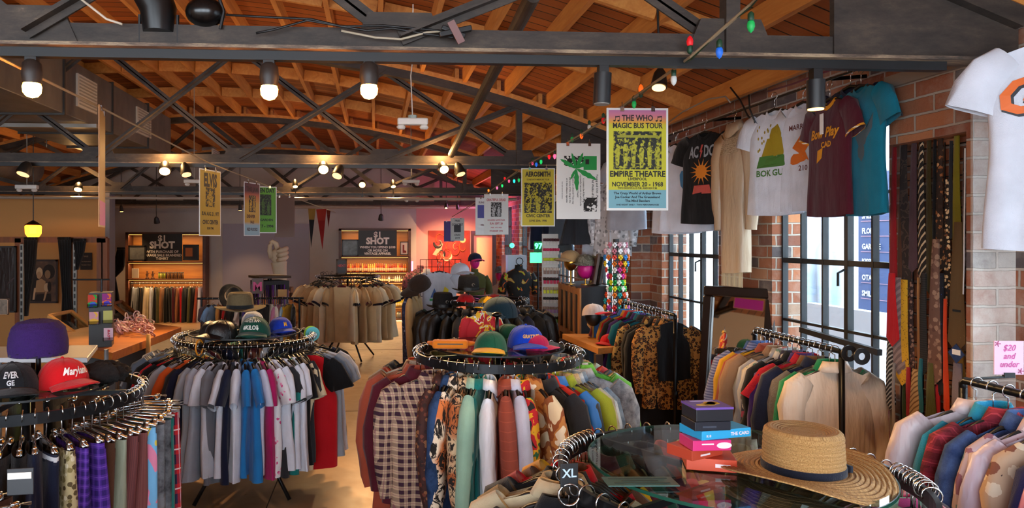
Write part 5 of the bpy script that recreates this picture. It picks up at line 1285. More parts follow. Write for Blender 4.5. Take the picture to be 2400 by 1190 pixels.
# -- leather rack hats
zl = c_lea.z
for (px, py, Y, lab, zt2) in ((1098, 667, 7.35, 'tall black bowler hat with an ornament over the leather rack', 0), (1038, 706, 7.5, 'black bowler hat low at the side of the leather rack', 0)):
    p = at(px, py + 14, Y); pole('black hat post under the ' + ('tall' if px > 1050 else 'low') + ' bowler on the leather rack', (p.x, p.y, 0), zl + .01, p.z + .02)
    brimhat(lab, p, 0, wool('#15161a', '#0a0a0c'), leather('#0a0a0b'), R=.155, r=.098, h=.14, pinch=False, orn=True, name='bowler_hat', sc=1.15)
cap('red cap on the leather rack behind the tall bowler', at(1092, 715, 7.4), math.radians(8), cloth('#c4161c'), sc=1.15)
cap('yellow cap on the leather rack', at(1142, 722, 7.3), math.radians(-40), cloth('#d0a014'), sc=1.15)
cap('red backed cap behind the yellow cap', at(1160, 712, 7.7), math.radians(40), cloth('#b81c1c'), sc=1.0)
t, _ = cap('large dark teal cap raised over the leather rack', at(1172, 742, 6.4), math.radians(-50), cloth('#18303a'), sc=1.75)
p = at(1172, 742, 6.4); 
cap('brown cap on a rack end beside the tan jacket', at(985, 672, 7.9), math.radians(-60), cloth('#33241c'), sc=1.35, tilt=(.5, .3))
cap('white cap over the leather rack behind the bowlers', at(1078, 642, 8.6), math.radians(30), C('white'), sc=1.3)
garment('jacket', cloth('#c09a64'), at(968, 668, 7.9) + Vector((0, 0, 0)), math.radians(75), 'tan jacket hanging at the end beside the leather rack', None, seed=2)
garment('coat', floral('#2a3558', ['#8a94b4', '#46527a', '#1a2038'], 24), at(956, 670, 8.3), math.radians(80), 'blue floral robe hanging behind the tan jacket', None, seed=1)
wt = garment('tee', C('white'), at(1030, 618, 8.6), 0.05, 'white tee with a bright geometric print above the leather rack', None, seed=1, calm=True, sc=.98)
frt = conf('tee', 1)
for nm, poly, c_ in (('blue_print', [(-.12, -.42), (-.07, -.30), (-.02, -.42)], '#3a5a9a'), ('yellow_print', [(.02, -.40), (.06, -.28), (.11, -.32), (.09, -.42)], '#d8c41c'), ('green_print', [(-.13, -.46), (.12, -.46), (.12, -.43), (-.13, -.43)], '#3a9a5a'), ('pink_print', [(.01, -.42), (.04, -.34), (.07, -.42)], '#c8407a')):
    b = MB(); patch(b, frt, poly); b.build(nm, plain(c_, .6), wt, world=False)

# ================================================================ HANGING POSTERS
def poster(label, px, py, Y, w, h, rz, paint, base='#d8d8d4', mt=None, cords=True, tiltx=0):
    p = at(px, py, Y)
    t = thing('hanging_poster', label, 'poster', p, rz); t.rotation_euler = (0, tiltx, rz)
    MAT[t.name] = Matrix.Translation(p) @ Matrix.Rotation(rz, 4, 'Z')
    MB().bb(-w / 2, w / 2, 0, .004, -h, 0).build('board', mt or plain(base, .5), t, world=False)
    fr = lambda u, v, d: Vector((u, -.0008 - d, v))
    if paint: paint(t, fr, w, h)
    for sx in (-.25, .25):
        c_ = MB().box((sx * w, .0, -.006), (.022, .012, .03)).tube([(sx * w, 0, .01), (sx * w, 0, .035)], .0025, 5).build('bulldog_clip', CHROME, t, world=False)
    return t
def pbox(t, fr, x0, x1, z0, z1, c_, d=0, name='print'):
    return MB().add([fr(x0, z0, d), fr(x1, z0, d), fr(x1, z1, d), fr(x0, z1, d)], [(0, 1, 2, 3)]).build(name, c_ if not isinstance(c_, str) else plain(c_, .55), t, world=False)
def ptext(t, fr, lines, c_, name='lettering', d=.0008):
    b = MB()
    for s_, size, u0, v0, kw in lines:
        text(b, s_, size, (lambda u0, v0: (lambda u, v, dd: fr(u0 + u, v0 + v, d)))(u0, v0), **kw)
    return b.build(name, plain(c_, .6), t, world=False)
def photo(t, fr, x0, x1, z0, z1, light, dark, figs, seed=1):
    pbox(t, fr, x0, x1, z0, z1, blotch([(0, dark), (.52, dark), (.62, light), (1, light)], 45, .6, 'LINEAR', .6), .0004, 'picture')
    b = MB(); r = random.Random(seed)
    for k in range(figs):
        cx = x0 + (x1 - x0) * (k + .5) / figs; hh = (z1 - z0) * r.uniform(.62, .8); s_ = (x1 - x0) / figs * .42; zb = z0 + .01
        b.add([fr(cx + s_ * a, zb + hh * c, .0009) for a, c in ((-.5, 0), (.5, 0), (.62, .45), (.8, .7), (.35, .8), (-.35, .8), (-.8, .7), (-.62, .45))], [tuple(range(8))])
        b.add([fr(cx + s_ * .38 * math.cos(q * PI / 5), zb + hh * .9 + s_ * .5 * math.sin(q * PI / 5), .0009) for q in range(10)], [tuple(range(10))])
    b.build('figure_print', blotch([(0, light), (.5, light), (.66, dark), (1, dark)], 60, .6, 'LINEAR', .4), t, world=False)
B_ = dict(bold=.035)
def who(t, fr, w, h):
    a, b = -w / 2 + .012, w / 2 - .012
    n = NT('poster_fade'); z = n.sep(n.obj())[2]
    n.col(n.ramp(n.math('MULTIPLY', z, -1 / h), [(0, '#a4669c'), (.08, '#c4707c'), (.135, '#d0902c'), (.17, '#b8b01c')])); n.set(Roughness=.55)
    pbox(t, fr, a, b, -h * .20, -.012, n.m); pbox(t, fr, a, b, -h * .80, -h * .20, '#b9b41a'); pbox(t, fr, a, b, -h + .014, -h * .80, '#6d9ea8')
    photo(t, fr, a + .028, b - .028, -h * .60, -h * .228, '#a8a420', '#15150a', 6)
    pbox(t, fr, a + .05, b - .05, -h * .29, -h * .265, '#8f8c1c', .0012)
    for u in (-.125, .125): ptext(t, fr, [('THE WHO', .048, 0, -.075, dict(bold=.03, sx=.82))] if u < 0 else [('MAGIC BUS TOUR', .044, 0, -.118, dict(bold=.03, sx=.82))], '#1c1014')
    ptext(t, fr, [('EMPIRE THEATRE', .047, 0, -h * .67, dict(bold=.035, sx=.92)), ('LIVERPOOL', .022, 0, -h * .705, B_), ('NOVEMBER 20 - 1968', .037, 0, -h * .765, dict(bold=.03, sx=.88)), ('TWO SHOWS 6:15 P.M. AND 8:30 P.M.', .014, 0, -h * .79, B_)], '#14140c')
    ptext(t, fr, [('The Crazy World of Arthur Brown', .0195, 0, -h * .843, B_), ('Joe Cocker And The Greaseband', .0195, 0, -h * .880, B_), ('The Mind Benders', .0195, 0, -h * .917, B_), ('ONE NIGHT ONLY - TWO PERFORMANCES', .013, 0, -h * .952, B_)], '#12242c')
    for sx in (-1, 1):
        m = MB()
        for ox in (-.012, .012): m.add([fr(sx * .125 + ox + .007 * math.cos(k * PI / 5), -.075 + .005 * math.sin(k * PI / 5), .001) for k in range(10)], [tuple(range(10))]); m.add([fr(sx * .125 + ox + a_, -.075 + c_, .001) for a_, c_ in ((.005, 0), (.008, 0), (.008, .028), (.005, .028))], [(0, 1, 2, 3)])
        m.add([fr(sx * .125 + a_, -.05 + c_, .001) for a_, c_ in ((-.007, 0), (.02, .004), (.02, -.003), (-.007, -.007))], [(0, 1, 2, 3)])
        m.build('music_note_print', plain('#1c1014', .6), t, world=False)
poster('green, yellow and pink concert poster reading THE WHO', 1494, 253, 4.04, .365, .60, math.radians(-1.5), who)
def leafp(t, fr, w, h):
    LEAFG = plain('#0c8a3c', .55)
    cx, cz = -.02, -.20
    for ang, L in ((106, .13), (66, .14), (30, .19), (150, .15), (-28, .19), (-88, .18), (-118, .10)):
        if L == 0: continue
        a = math.radians(ang); m = MB(); pts = []
        for k in range(9): v = k / 8; pts.append((v * L, .11 * L * math.sin(PI * v) ** .8 * (1.12 if k % 2 else .85)))
        poly = pts + [(u, -v) for u, v in pts[-2:0:-1]]
        q = [(max(-w / 2 + .015, min(w / 2 - .03, cx + u * math.cos(a) - v * math.sin(a))), cz + u * math.sin(a) + v * math.cos(a)) for u, v in poly]
        n_ = len(q); m.add([fr(u, v, .0012) for u, v in q], [tuple(range(n_))]).build('leaf_print', LEAFG, t, world=False)
    pbox(t, fr, .04, w / 2 - .03, -.21, -.10, LEAFG, .0006); pbox(t, fr, .055, .085, -.165, -.125, '#0c0c0c', .0016)
    pbox(t, fr, -w / 2 + .06, w / 2 - .1, -.18, -.10, blotch([(0, '#1a1a1a'), (.5, '#1a1a1a'), (.54, '#d8d8d4')], 30), .0003)
    pbox(t, fr, .04, w / 2 - .03, -h + .06, -h + .17, blotch([(0, '#1a1a1a'), (.5, '#1a1a1a'), (.54, '#d8d8d4')], 26), .0006)
    rot = lambda u0, v0: (lambda u, v, dd: fr(u0 + v, v0 - u, .0009))
    b = MB()
    for s_, sz, u0 in (('Young and Old - People in', .024, w / 2 - .035), ('All Walks of Life!', .024, w / 2 - .07), ('', .02, 0), ('it contains the Killer Drug', .018, .035), ('a powerful narcotic in which lurks', .018, .012), ('Insanity! Death!', .018, -.012), ('dealers are shrewd! They may', .018, -.05), ('put some of this drug in the', .018, -.075), ('or in the tobacco cigarette', .018, -.10), ('inter state narcotic association', .011, -.135)):
        if s_: text(b, s_, sz, rot(u0, -h * .62), bold=.02)
    b.build('lettering', plain('#232323', .6), t, world=False)
poster('white poster with a green leaf and sideways black text', 1356, 336, 5.5, .355, .60, 0.02, leafp)
def aero(t, fr, w, h):
    pbox(t, fr, -w / 2 + .01, w / 2 - .01, -h + .01, -.01, '#b9a61c'); photo(t, fr, -w / 2 + .03, w / 2 - .03, -h * .77, -h * .25, '#a89a20', '#12100c', 3, 4)
    for (u, v) in ((-.09, -.20), (.07, -.18), (-.02, -.28), (-.10, -.34), (.10, -.35)):
        m = MB().add([fr(u + .032 * math.cos(k * PI / 7), v + .045 * math.sin(k * PI / 7), .0013) for k in range(14)], [tuple(range(14))]); m.build('face_print', blotch([(0, '#15120c'), (.44, '#15120c'), (.5, '#a89a20')], 34), t, world=False)
    ptext(t, fr, [('AEROSMITH', .07, 0, -.085, dict(bold=.04, sx=.68)), ('DONE WITH MIRRORS TOUR', .022, 0, -.125, dict(bold=.02, sx=.8)), ('CIVIC CENTER', .042, 0, -h * .84, dict(bold=.035, sx=.9)), ('JUNE 25th, 1986', .026, 0, -h * .915, dict(bold=.03))], '#191408')
poster('yellow AEROSMITH concert poster hanging by the pier', 1261, 394, 7.17, .345, .60, math.radians(-4), aero)
def dead(t, fr, w, h):
    photo(t, fr, -w * .22, w * .22, -h * .56, -h * .2, '#b9b9b9', '#2a2a2a', 2, 7)
    ptext(t, fr, [('GRATEFUL DEAD', .05, 0, -.10, dict(bold=.03, sx=.75)), ('GOLDEN GATE PARK', .032, 0, -h * .66, dict(bold=.03, sx=.85)), ('SUN. SEPT. 28', .04, 0, -h * .75, dict(bold=.03, sx=.8)), ('FREE  1975  FREE', .022, 0, -h * .84, B_), ('STARSHIP 1975', .03, 0, -h * .93, B_)], '#b34050')
poster('white and red GRATEFUL DEAD poster on the bulb string', 1163, 455, 10.4, .36, .60, math.radians(-6), dead)
def blue1(t, fr, w, h):
    pbox(t, fr, -w * .4, w * .1, -h * .55, -h * .2, '#4a4a8a'); ptext(t, fr, [('SUNSET', .04, -.05, -.09, B_), ('HALL', .03, -.05, -h * .75, B_)], '#6a4a50')
poster('white poster with a blue block, half behind the red-lettered one', 1139, 463, 10.9, .34, .58, math.radians(8), blue1)
def condo(t, fr, w, h):
    pbox(t, fr, -w * .25, w * .25, -h * .62, -h * .3, '#23272c'); ptext(t, fr, [('FREE', .05, 0, -.07, B_), ('CONCERT', .06, 0, -.15, dict(bold=.04, sx=.8)), ('CIVIC', .05, 0, -h * .78, B_), ('1977', .05, 0, -h * .92, B_)], '#30343a')
poster('pale small poster reading CONCERT far down the bulb string', 1072, 511, 14.2, .28, .46, 0, condo, '#a8aca8')
poster('blue poster edge behind the pale CONCERT poster', 1053, 518, 14.4, .22, .42, 0, None, '#34307a')
def elvis(t, fr, w, h):
    pbox(t, fr, -w / 2 + .01, w / 2 - .01, -h + .01, -.01, '#a8891c'); photo(t, fr, -w * .22, w * .22, -h * .56, -h * .27, '#a8891c', '#14100c', 1, 3)
    ptext(t, fr, [('ELVIS', .16, 0, -.15, dict(bold=.05, sx=.6)), ('SUN. AUG. 21, 1977', .045, 0, -h * .69, dict(bold=.04, sx=.75)), ('CIVIC CENTER', .05, 0, -h * .82, dict(bold=.04, sx=.8)), ('8:00 P.M.', .03, 0, -h * .90, B_)], '#191008')
poster('yellow ELVIS poster turned on the plain wire', 493, 398, 6.5, .36, .60, math.radians(72), elvis)
def gday(t, fr, w, h):
    pbox(t, fr, -w / 2 + .01, w / 2 - .01, -h + .01, -.01, '#4f8a14'); photo(t, fr, -w * .3, w * .3, -h * .62, -h * .17, '#3f5a1c', '#101408', 3, 2)
    ptext(t, fr, [('GREEN DAY', .075, 0, -.075, dict(bold=.04, sx=.7)), ('THE GARDEN', .04, 0, -h * .74, B_), ('MAY 7 - 1994', .05, 0, -h * .88, dict(bold=.04, sx=.9))], '#101c08')
poster('lime green GREEN DAY poster on the plain wire', 617, 437, 9.2, .34, .60, math.radians(14), gday)
def jim(t, fr, w, h):
    n = NT('poster_fade2'); z = n.sep(n.obj())[2]
    n.col(n.ramp(n.math('MULTIPLY', z, -1 / h), [(0, '#4a0c1c'), (.17, '#5a0f1c'), (.24, '#b8501a'), (.4, '#c9981c'), (.74, '#c9981c'), (.8, '#8fb0b8')])); n.set(Roughness=.5)
    pbox(t, fr, -w / 2 + .01, w / 2 - .01, -h + .01, -.01, n.m); photo(t, fr, -w * .2, w * .22, -h * .55, -h * .24, '#c9981c', '#1c120c', 2, 8)
    ptext(t, fr, [('THE JAM', .07, 0, -.10, dict(bold=.03)), ('DENVER', .05, -.03, -h * .66, B_), ('SALE', .04, 0, -h * .76, B_), ('RED ROCKS', .045, 0, -h * .90, B_)], '#30140c')
poster('maroon to yellow poster glowing under a spotlight on the wire', 591, 428, 8.3, .36, .62, math.radians(70), jim)
poster('plain brown poster back on the plain wire', 667, 460, 10.4, .29, .60, 0, None, '#5c3216')
poster('poster seen edge on, pink at its foot, on the plain wire', 240, 258, 3.95, .36, .64, math.radians(106), lambda t, fr, w, h: (pbox(t, fr, -w / 2 + .01, w / 2 - .01, -h + .01, -.01, '#a8782c'), pbox(t, fr, -w / 2 + .01, w / 2 - .01, -h + .01, -h + .14, '#c01c9a', .0005)), '#b9895a')
def pennant(label, px, py, Y, w, L, c1, c2, rz=0, tl=0):
    p = at(px, py, Y); t = thing('felt_pennant', label, 'pennant', p, rz); t.rotation_euler = (0, tl, rz); MAT[t.name] = Matrix.Translation(p)
    fr = lambda u, v, d: Vector((u, d, v))
    MB().prism([(-w / 2, 0), (w / 2, 0), (0, -L)], -.002, .002, fr).build('felt', cloth(c1), t, world=False)
    MB().prism([(-w / 2, 0), (w / 2, 0), (w * .36, -L * .28), (-w * .36, -L * .28)], -.004, .004, fr).build('header_band', cloth(c2), t, world=False)
pennant('black and gold pennant on the plain wire', 731, 489, 11.3, .12, .62, '#1a1c20', '#8a6a30', .2, .02)
pennant('red pennant with pale edging on the plain wire', 753, 490, 11.5, .17, .66, '#7a1a1c', '#8a2a24', -.2, -.03)
pennant('small dark red pennant at the end of the plain wire', 770, 492, 12.0, .07, .3, '#5a1a18', '#6a2a20')
WL = [(-30, 122, 2.6), (0, 136, 2.75), (240, 254, 3.95), (490, 382, 6.5), (590, 420, 8.4), (625, 435, 9.2), (667, 455, 10.4), (750, 485, 11.3), (786, 497, 12.1)]
o = MB().tube([at(*a) for a in WL], .006, 6).build('poster_wire', plain('#a89878', .6)); tag(o, 'straight pale cord running back through the room, yellow poster on it', 'cord')
WR = [(1795, -25, 2.3), (1760, 10, 2.45), (1700, 62, 2.6), (1620, 133, 2.8), (1575, 165, 3.05), (1494, 222, 3.9), (1415, 283, 4.7), (1356, 318, 5.4), (1300, 352, 6.2), (1226, 390, 7.6), (1163, 437, 10.2), (1120, 470, 11.2), (1060, 508, 14.6)]
t = thing('bulb_string', 'rope and green wire string with coloured bulbs running to the corner', 'light string', at(*WR[3]))
MB().tube([at(*a) for a in WR], .007, 6).build('rope', plain('#8a7a60', .7), t)
MB().tube([at(a, b + (6 if i % 2 else -1), c) for i, (a, b, c) in enumerate(WR)], .0035, 5).build('wire', plain('#14301f', .5), t)
def wy(px):
    for (a, b, c), (d, e, f) in zip(WR, WR[1:]):
        if d <= px <= a: return c + (f - c) * (a - px) / (a - d)
    return 2.5
BC = {'green': '#10a04c', 'blue': '#1560c8', 'red': '#c8141c', 'white': '#c9c9c4', 'orange': '#e05a14', 'pink': '#e0507a', 'cyan': '#14b8a8'}
for i, (px, py, c_, up, lit) in enumerate(((1760, 60, 'green', 0, .15), (1686, 122, 'blue', 0, .2), (1617, 98, 'red', 1, .3), (1579, 187, 'white', 0, 0), (1502, 208, 'orange', 1, .8), (1486, 244, 'green', 0, .1), (1414, 282, 'red', 0, .2), (1381, 298, 'white', 0, 0), (1363, 318, 'orange', 0, .8), (1341, 326, 'green', 0, .2),
        (1300, 366, 'pink', 0, 1.5), (1287, 367, 'red', 0, .8), (1268, 379, 'green', 0, 1.2), (1257, 385, 'blue', 0, .6), (1248, 381, 'pink', 0, .8), (1227, 391, 'orange', 0, 3), (1205, 424, 'cyan', 0, 3), (1216, 422, 'green', 0, .8), (1193, 424, 'pink', 0, 1), (1177, 435, 'green', 0, 2), (1165, 440, 'pink', 0, 2), (1145, 446, 'orange', 0, 3), (1183, 418, 'red', 0, .8))):
    Y = wy(px); p = at(px, py, Y); s_ = 1 if not up else -1
    place = ('above the first truss', 'crossing the first truss', 'near the tall poster', 'between the posters', 'past the leaf poster', 'near the pier')[0 if i < 1 else 1 if i < 3 else 2 if i < 7 else 3 if i < 10 else 4 if i < 16 else 5]
    t = thing('string_bulb', f'{c_} bulb of the coloured light string {place}', 'light bulb', p, 0, 'coloured bulbs on the string')
    MB().lathe([(.001, -.026), (.009, -.018), (.0135, -.004), (.0125, .010), (.009, .018)][::1], n=14).build('glass', emis(BC[c_], lit, BC[c_]) if lit else plain(BC[c_], .2), t, world=False, smooth=True)
    MB().lathe([(.0095, .016), (.011, .02), (.011, .042), (.004, .05)], n=12).build('socket', plain('#0f3a24', .5), t, world=False, smooth=True)
    if up: t.rotation_euler = (PI, 0, 0)

# ================================================================ LAMPS
WARM = (1.0, .60, .27)
def spotlight(name, loc, target, watts, angle=90, size=.04, color=WARM, blend=.6):
    l = bpy.data.lights.new(name, 'SPOT'); l.energy = watts; l.color = color; l.spot_size = math.radians(angle); l.spot_blend = blend; l.shadow_soft_size = size
    o = bpy.data.objects.new(name, l); COL.objects.link(o); o.location = loc
    d = Vector(target) - Vector(loc); o.rotation_euler = d.to_track_quat('-Z', 'Y').to_euler(); return o
def globe(label, px, py, Y, ztop, power=30.0, r=.036):
    p = at(px, py, Y); t = thing('track_lamp', label, 'lamp', (p.x, p.y, ztop))
    MB().box((p.x, p.y, ztop - .03), (.045, .03, .06)).build('track_adapter', BLACK, t)
    MB().cyl((p.x, p.y, ztop - .05), (p.x, p.y, p.z + .11), .008).build('stem', BLACK, t)
    MB().lathe([(.022, .115), (.036, .10), (.040, .055), (.034, .028), (.034, .02)], p, 20, cap=False).build('lamp_housing', plain('#2a211c', .5), t, smooth=True)
    MB().lathe([(.015, .045), (r * .75, .03), (r, .008), (r * .93, -.015), (r * .6, -.03), (.004, -.036)], p, 20).build('bulb', emis('#ff9a34', power), t, smooth=True)
globe('glowing round bulb lamp at the far end of the first light track', 75, 208, 2.9, ZB - .045, 110)
globe('glowing round bulb lamp on the first track, shorter gap to its neighbour', 631, 214, 2.9, ZB - .045, 110)
globe('glowing round bulb lamp on the first track beside the hanging white unit', 865, 212, 2.9, ZB - .045, 110)
def can(label, px, py0, py1, Y, ztop, lit=0, r=.036, tilt=0, aim=None, watts=60):
    a = at(px, py0, Y); b = at(px + tilt, py1, Y); t = thing('cylinder_spotlight', label, 'spotlight', (a.x, a.y, ztop))
    MB().box((a.x, a.y, ztop - .035), (.04, .035, .07)).build('track_adapter', BLACK, t)
    MB().cyl((a.x, a.y, ztop - .06), (a.x, a.y, a.z + .0), .009).build('stem', BLACK, t)
    MB().tube([a, b], r, 28, cap=True).build('lamp_housing', plain('#1c1d1f', .4), t, smooth=True, angle=40)
    d = (b - a).normalized()
    MB().tube([b, b + d * .004], r * .86, 24).build('lens', emis('#ffb45c', 6 if lit else 0.0, '#888078'), t)
    spotlight('spot_lamp', b + d * .02, b + d * 1 if aim is None else aim, watts if lit else 25)
    return t
can('black cylinder spotlight above the leaf poster', 1413, 172, 243, 2.9, ZB - .045, 0, tilt=-3)
can('black cylinder spotlight with a lit lens above the maroon jersey', 1912, 188, 255, 2.9, ZB - .045, 1, watts=40)
def par(label, px, py, Y, ztop, r=.05, lit=8, aim=(0, -1.0, -.8), watts=90, body='#1a1816', name='ring_spotlight'):
    p = at(px, py, Y); t = thing(name, label, 'spotlight', (p.x, p.y, ztop)); d = Vector(aim).normalized(); q = p - d * .10
    MB().box((p.x, q.y, ztop - .02), (.035, .03, .05)).build('track_adapter', BLACK, t)
    MB().tube([q - d * .03, q, p - d * .02, p], [r * .4, r * .75, r, r], 20).build('lamp_housing', plain(body, .45), t, smooth=True, angle=40)
    MB().cyl((p.x, q.y, ztop - .03), q, .007).build('yoke', BLACK, t)
    MB().tube([p + d * .001, p + d * .005], r * .82, 20).build('lens', emis('#ffb864', lit), t)
    if watts: spotlight('spot_lamp', p + d * .02, p + d, watts * 1.3, 75)
    if watts >= 90 and Y < 13:
        l = bpy.data.lights.new('added_uplight', 'POINT'); l.energy = 14; l.color = (1, .55, .2); l.shadow_soft_size = .04; lo = bpy.data.objects.new('added_uplight', l); COL.objects.link(lo); lo.location = q + Vector((0, .0, .12))
zt3 = ZB - .045
par('lit ring spotlight on the second track over the vented duct end', 386, 401, 7.1, zt3, .062, 10, (.2, -.8, -.9), 130)
par('lit ring spotlight on the second track, at its middle', 758, 397, 7.1, zt3, .06, 12, (.1, -1, -.7), 150)
par('lit ring spotlight on the second track beside the arch post', 1041, 397, 7.1, zt3, .055, 10, (.2, -1, -.7), 150)
par('tilted black spotlight beside the middle ring spotlight', 790, 412, 7.1, zt3, .06, 1.5, (-.3, -.6, -1), 60)
par('tilted black spotlight beside the post side ring spotlight', 1080, 408, 7.1, zt3, .055, 1.5, (.3, -.4, -1), 60)
par('tilted black spotlight beside the duct end ring spotlight', 437, 409, 7.1, zt3, .055, 1.5, (.3, -.4, -1), 60)
par('dark spotlight with a glowing rim at the far end of the second track', 54, 408, 7.1, zt3, .07, 1.5, (-.2, -.4, -1), 60)
par('small lit spotlight on the third track over the beige tees', 692, 437, 11.5, zt3, .045, 14, (.1, -.5, -1), 90)
par('small lit spotlight on the third track beside the dark twin lamp', 922, 437, 11.5, zt3, .045, 8, (.1, -.6, -1), 90)
par('lit lamp of the dark twin unit on the third track', 849, 433, 11.3, zt3, .06, 8, (0, -.9, -.5), 60)
par('lit lamp on the third track over the fitting rooms', 183, 444, 11.5, zt3, .07, 10, (.1, -.6, -1), 120)
par('pin spotlight on the pale pipe over the drinks shelf', 285, 495, 15.2, roofz(0) - .1, .04, 14, (0, .3, -1), 40)
par('pin spotlight on the pale pipe by the projection', 563, 492, 15.2, roofz(0) - .1, .04, 14, (0, .3, -1), 40)
par('pin spotlight near the mural, the first of two', 1046, 486, 14.8, roofz(0) - .1, .045, 14, (.1, .8, -.7), 120)
par('pin spotlight near the mural, the fainter of two', 1073, 488, 14.9, roofz(0) - .1, .04, 5, (.2, .8, -.7), 60)
par('black spotlight aimed at the drinks shelf sign', 368, 522, 14.6, roofz(0) - .1, .06, .5, (0, .5, -1), 70)
par('black spotlight aimed at the bottle shelf sign', 893, 515, 14.6, roofz(0) - .1, .06, 1.5, (0, .5, -1), 90)
par('black spotlight behind the tall green and yellow poster', 1544, 205, 4.3, roofz(1.6), .05, 3, (-.2, -.3, -1), 60)
# theatre heads up in the first truss
for i, (px, py, lab, r_) in enumerate(((372, 35, 'large black stage light clamped above the first truss', .075), (482, 30, 'black stage light lying on its side above the first truss', .07))):
    p = at(px, py, 2.9); t = thing('stage_light', lab, 'stage light', p)
    if i == 0: MB().tube([p + Vector((-.03, 0, .09)), p + Vector((0, 0, .02)), p + Vector((0, 0, -.07))], [r_, r_ * .95, r_ * .8], 24).build('lamp_housing', plain('#0a0a0b', .35), t, smooth=True, angle=40)
    else: MB().ball(p, r_, 20, 12, (1.15, 1, .85)).build('lamp_housing', plain('#0c0c0d', .25), t, smooth=True)
    MB().tube([p + Vector((-r_, 0, .0)), p + Vector((-r_, 0, -.13)), p + Vector((r_, 0, -.13)), p + Vector((r_, 0, 0))] if i == 0 else [p + Vector((r_ * .8, -.02, .06)), p + Vector((r_ * 1.1, -.02, 0)), p + Vector((r_ * .9, -.02, -.07))], .007, 6).build('yoke', BLACK, t)
    MB().tube([p + Vector((0, .0, .0)), p + Vector((0, .05, .06))], r_ * .5, 16).build('cable_box', BLACK, t)
# cables along the first chord
for (pts, c_, lab) in (([(530, 35), (620, 40), (730, 45), (800, 62), (900, 60), (1010, 70), (1050, 75)], '#0c0c0d', 'upper black cable sagging along the first truss'), ([(600, 78), (640, 70), (720, 48), (790, 60), (860, 72), (920, 66), (1000, 80), (1060, 88), (1100, 66)], '#101011', 'lower black cable looped along the first truss'),
        ([(800, 72), (880, 88), (940, 92), (1000, 76), (1050, 72)], '#a89a84', 'thin pale cable along the first truss'), ([(180, -10), (250, 45), (287, 57)], '#c9b9a4', 'thin pale wire tacked to a joist above the first truss')):
    o = MB().tube([at(a, b, 2.84) for a, b in pts], .005, 5).build('cable', plain(c_, .5), smooth=True); tag(o, lab, 'cable')
t = thing('taped_plug', 'black plug bundle tied with faded pink tape on the first truss', 'plug', at(1070, 75, 2.84))
MB().bar(at(1030, 82, 2.82), at(1105, 66, 2.82), .03, .022).bar(at(1035, 64, 2.82), at(1090, 86, 2.82), .026, .02).build('plug', BLACK, t, bevel=.004)
MB().bar(at(1056, 50, 2.80), at(1082, 100, 2.80), .03, .006, (0, 1, 0)).build('tape', plain('#7a5a58', .7), t)
# white hanging emergency unit and other small white fixtures
p = at(967, 285, 4.6); t = thing('emergency_light', 'white twin headed emergency light hanging on a cord below the arch', 'emergency light', p)
MB().box(p, (.20, .06, .045)).build('housing', plain('#d8d4cc', .5), t, bevel=.01)
for sx in (-.075, .075): MB().lathe([(.02, 0), (.03, -.015), (.022, -.03)], p + Vector((sx, 0, -.02)), 14).build('lamp_head', plain('#cfcac2', .4), t, smooth=True)
MB().cyl(p + Vector((0, 0, .02)), p + Vector((0, 0, .04)), .03).build('canopy', plain('#9aa8a0', .5), t)
MB().tube([p + Vector((0, 0, .03)), p + Vector((-.012, 0, .3)), at(968, 135, 4.6), at(968, 135, 4.6) + Vector((0, 0, .35))], .004, 5).build('cord', plain('#c9c4ba', .5), t)
for (px, py, Y, lab) in ((63, 438, 9.0, 'white emergency light beyond the second truss over the counters'), (965, 465, 11.9, 'small white fixture under the third truss'), (963, 425, 10.6, 'white fixture before the third truss'), (455, 425, 9.5, 'white fixture over the vented duct end')):
    p = at(px, py, Y); t = thing('emergency_light', lab, 'emergency light', p); MB().box(p, (.26, .08, .05)).build('housing', plain('#c9c4bc', .5), t, bevel=.01)
    for sx in (-.09, .09): MB().lathe([(.025, 0), (.035, -.02), (.02, -.04)], p + Vector((sx, 0, -.02)), 12).build('lamp_head', plain('#c9c4bc', .5), t, smooth=True)
    MB().cyl(p, (p.x, p.y, roofz(p.x) - .01), .005).build('stem', plain('#8a857c', .5), t)
# lantern
p = at(78, 540, 9.4); t = thing('glass_lantern', 'amber glass lantern glowing over the fitting rooms', 'lantern', p)
MB().lathe([(.07, -.085), (.10, -.04), (.105, .05), (.09, .07)], p, 8).build('shade', emis('#ffa020', 5.0, '#d88a20'), t)
MB().lathe([(.11, .07), (.05, .11), (.015, .13)], p, 8).build('cap', BLACK, t); MB().cyl(p + Vector((0, 0, .12)), (p.x, p.y, roofz(p.x) - .15), .006).build('chain', BLACK, t)
# ================================================================ BACK OF THE SHOP
def px_box(x0, x1, y0, y1, Y, d=.02):
    a = at(x0, y0, Y); b = at(x1, y1, Y); return a.x, b.x, b.z, a.z
OAK = wood('#8a5220', '#b87a34', 'z', .6, .5); OAKX = wood('#8a5220', '#b87a34', 'x', .6, .5)
WAL = wood('#3a1c0e', '#5c301a', 'x', .7, .5)
def strip_light(t, x0, x1, y, z, watts):
    MB().bb(x0 + .03, x1 - .03, y - .008, y + .008, z - .008, z - .002).build('light_strip', emis('#ffae50', 3), t)
    l = bpy.data.lights.new('shelf_strip', 'AREA'); l.shape = 'RECTANGLE'; l.size = abs(x1 - x0) - .1; l.size_y = .02; l.energy = watts; l.color = (1, .62, .28)
    o = bpy.data.objects.new('shelf_strip', l); COL.objects.link(o); o.location = ((x0 + x1) / 2, y, z - .02)
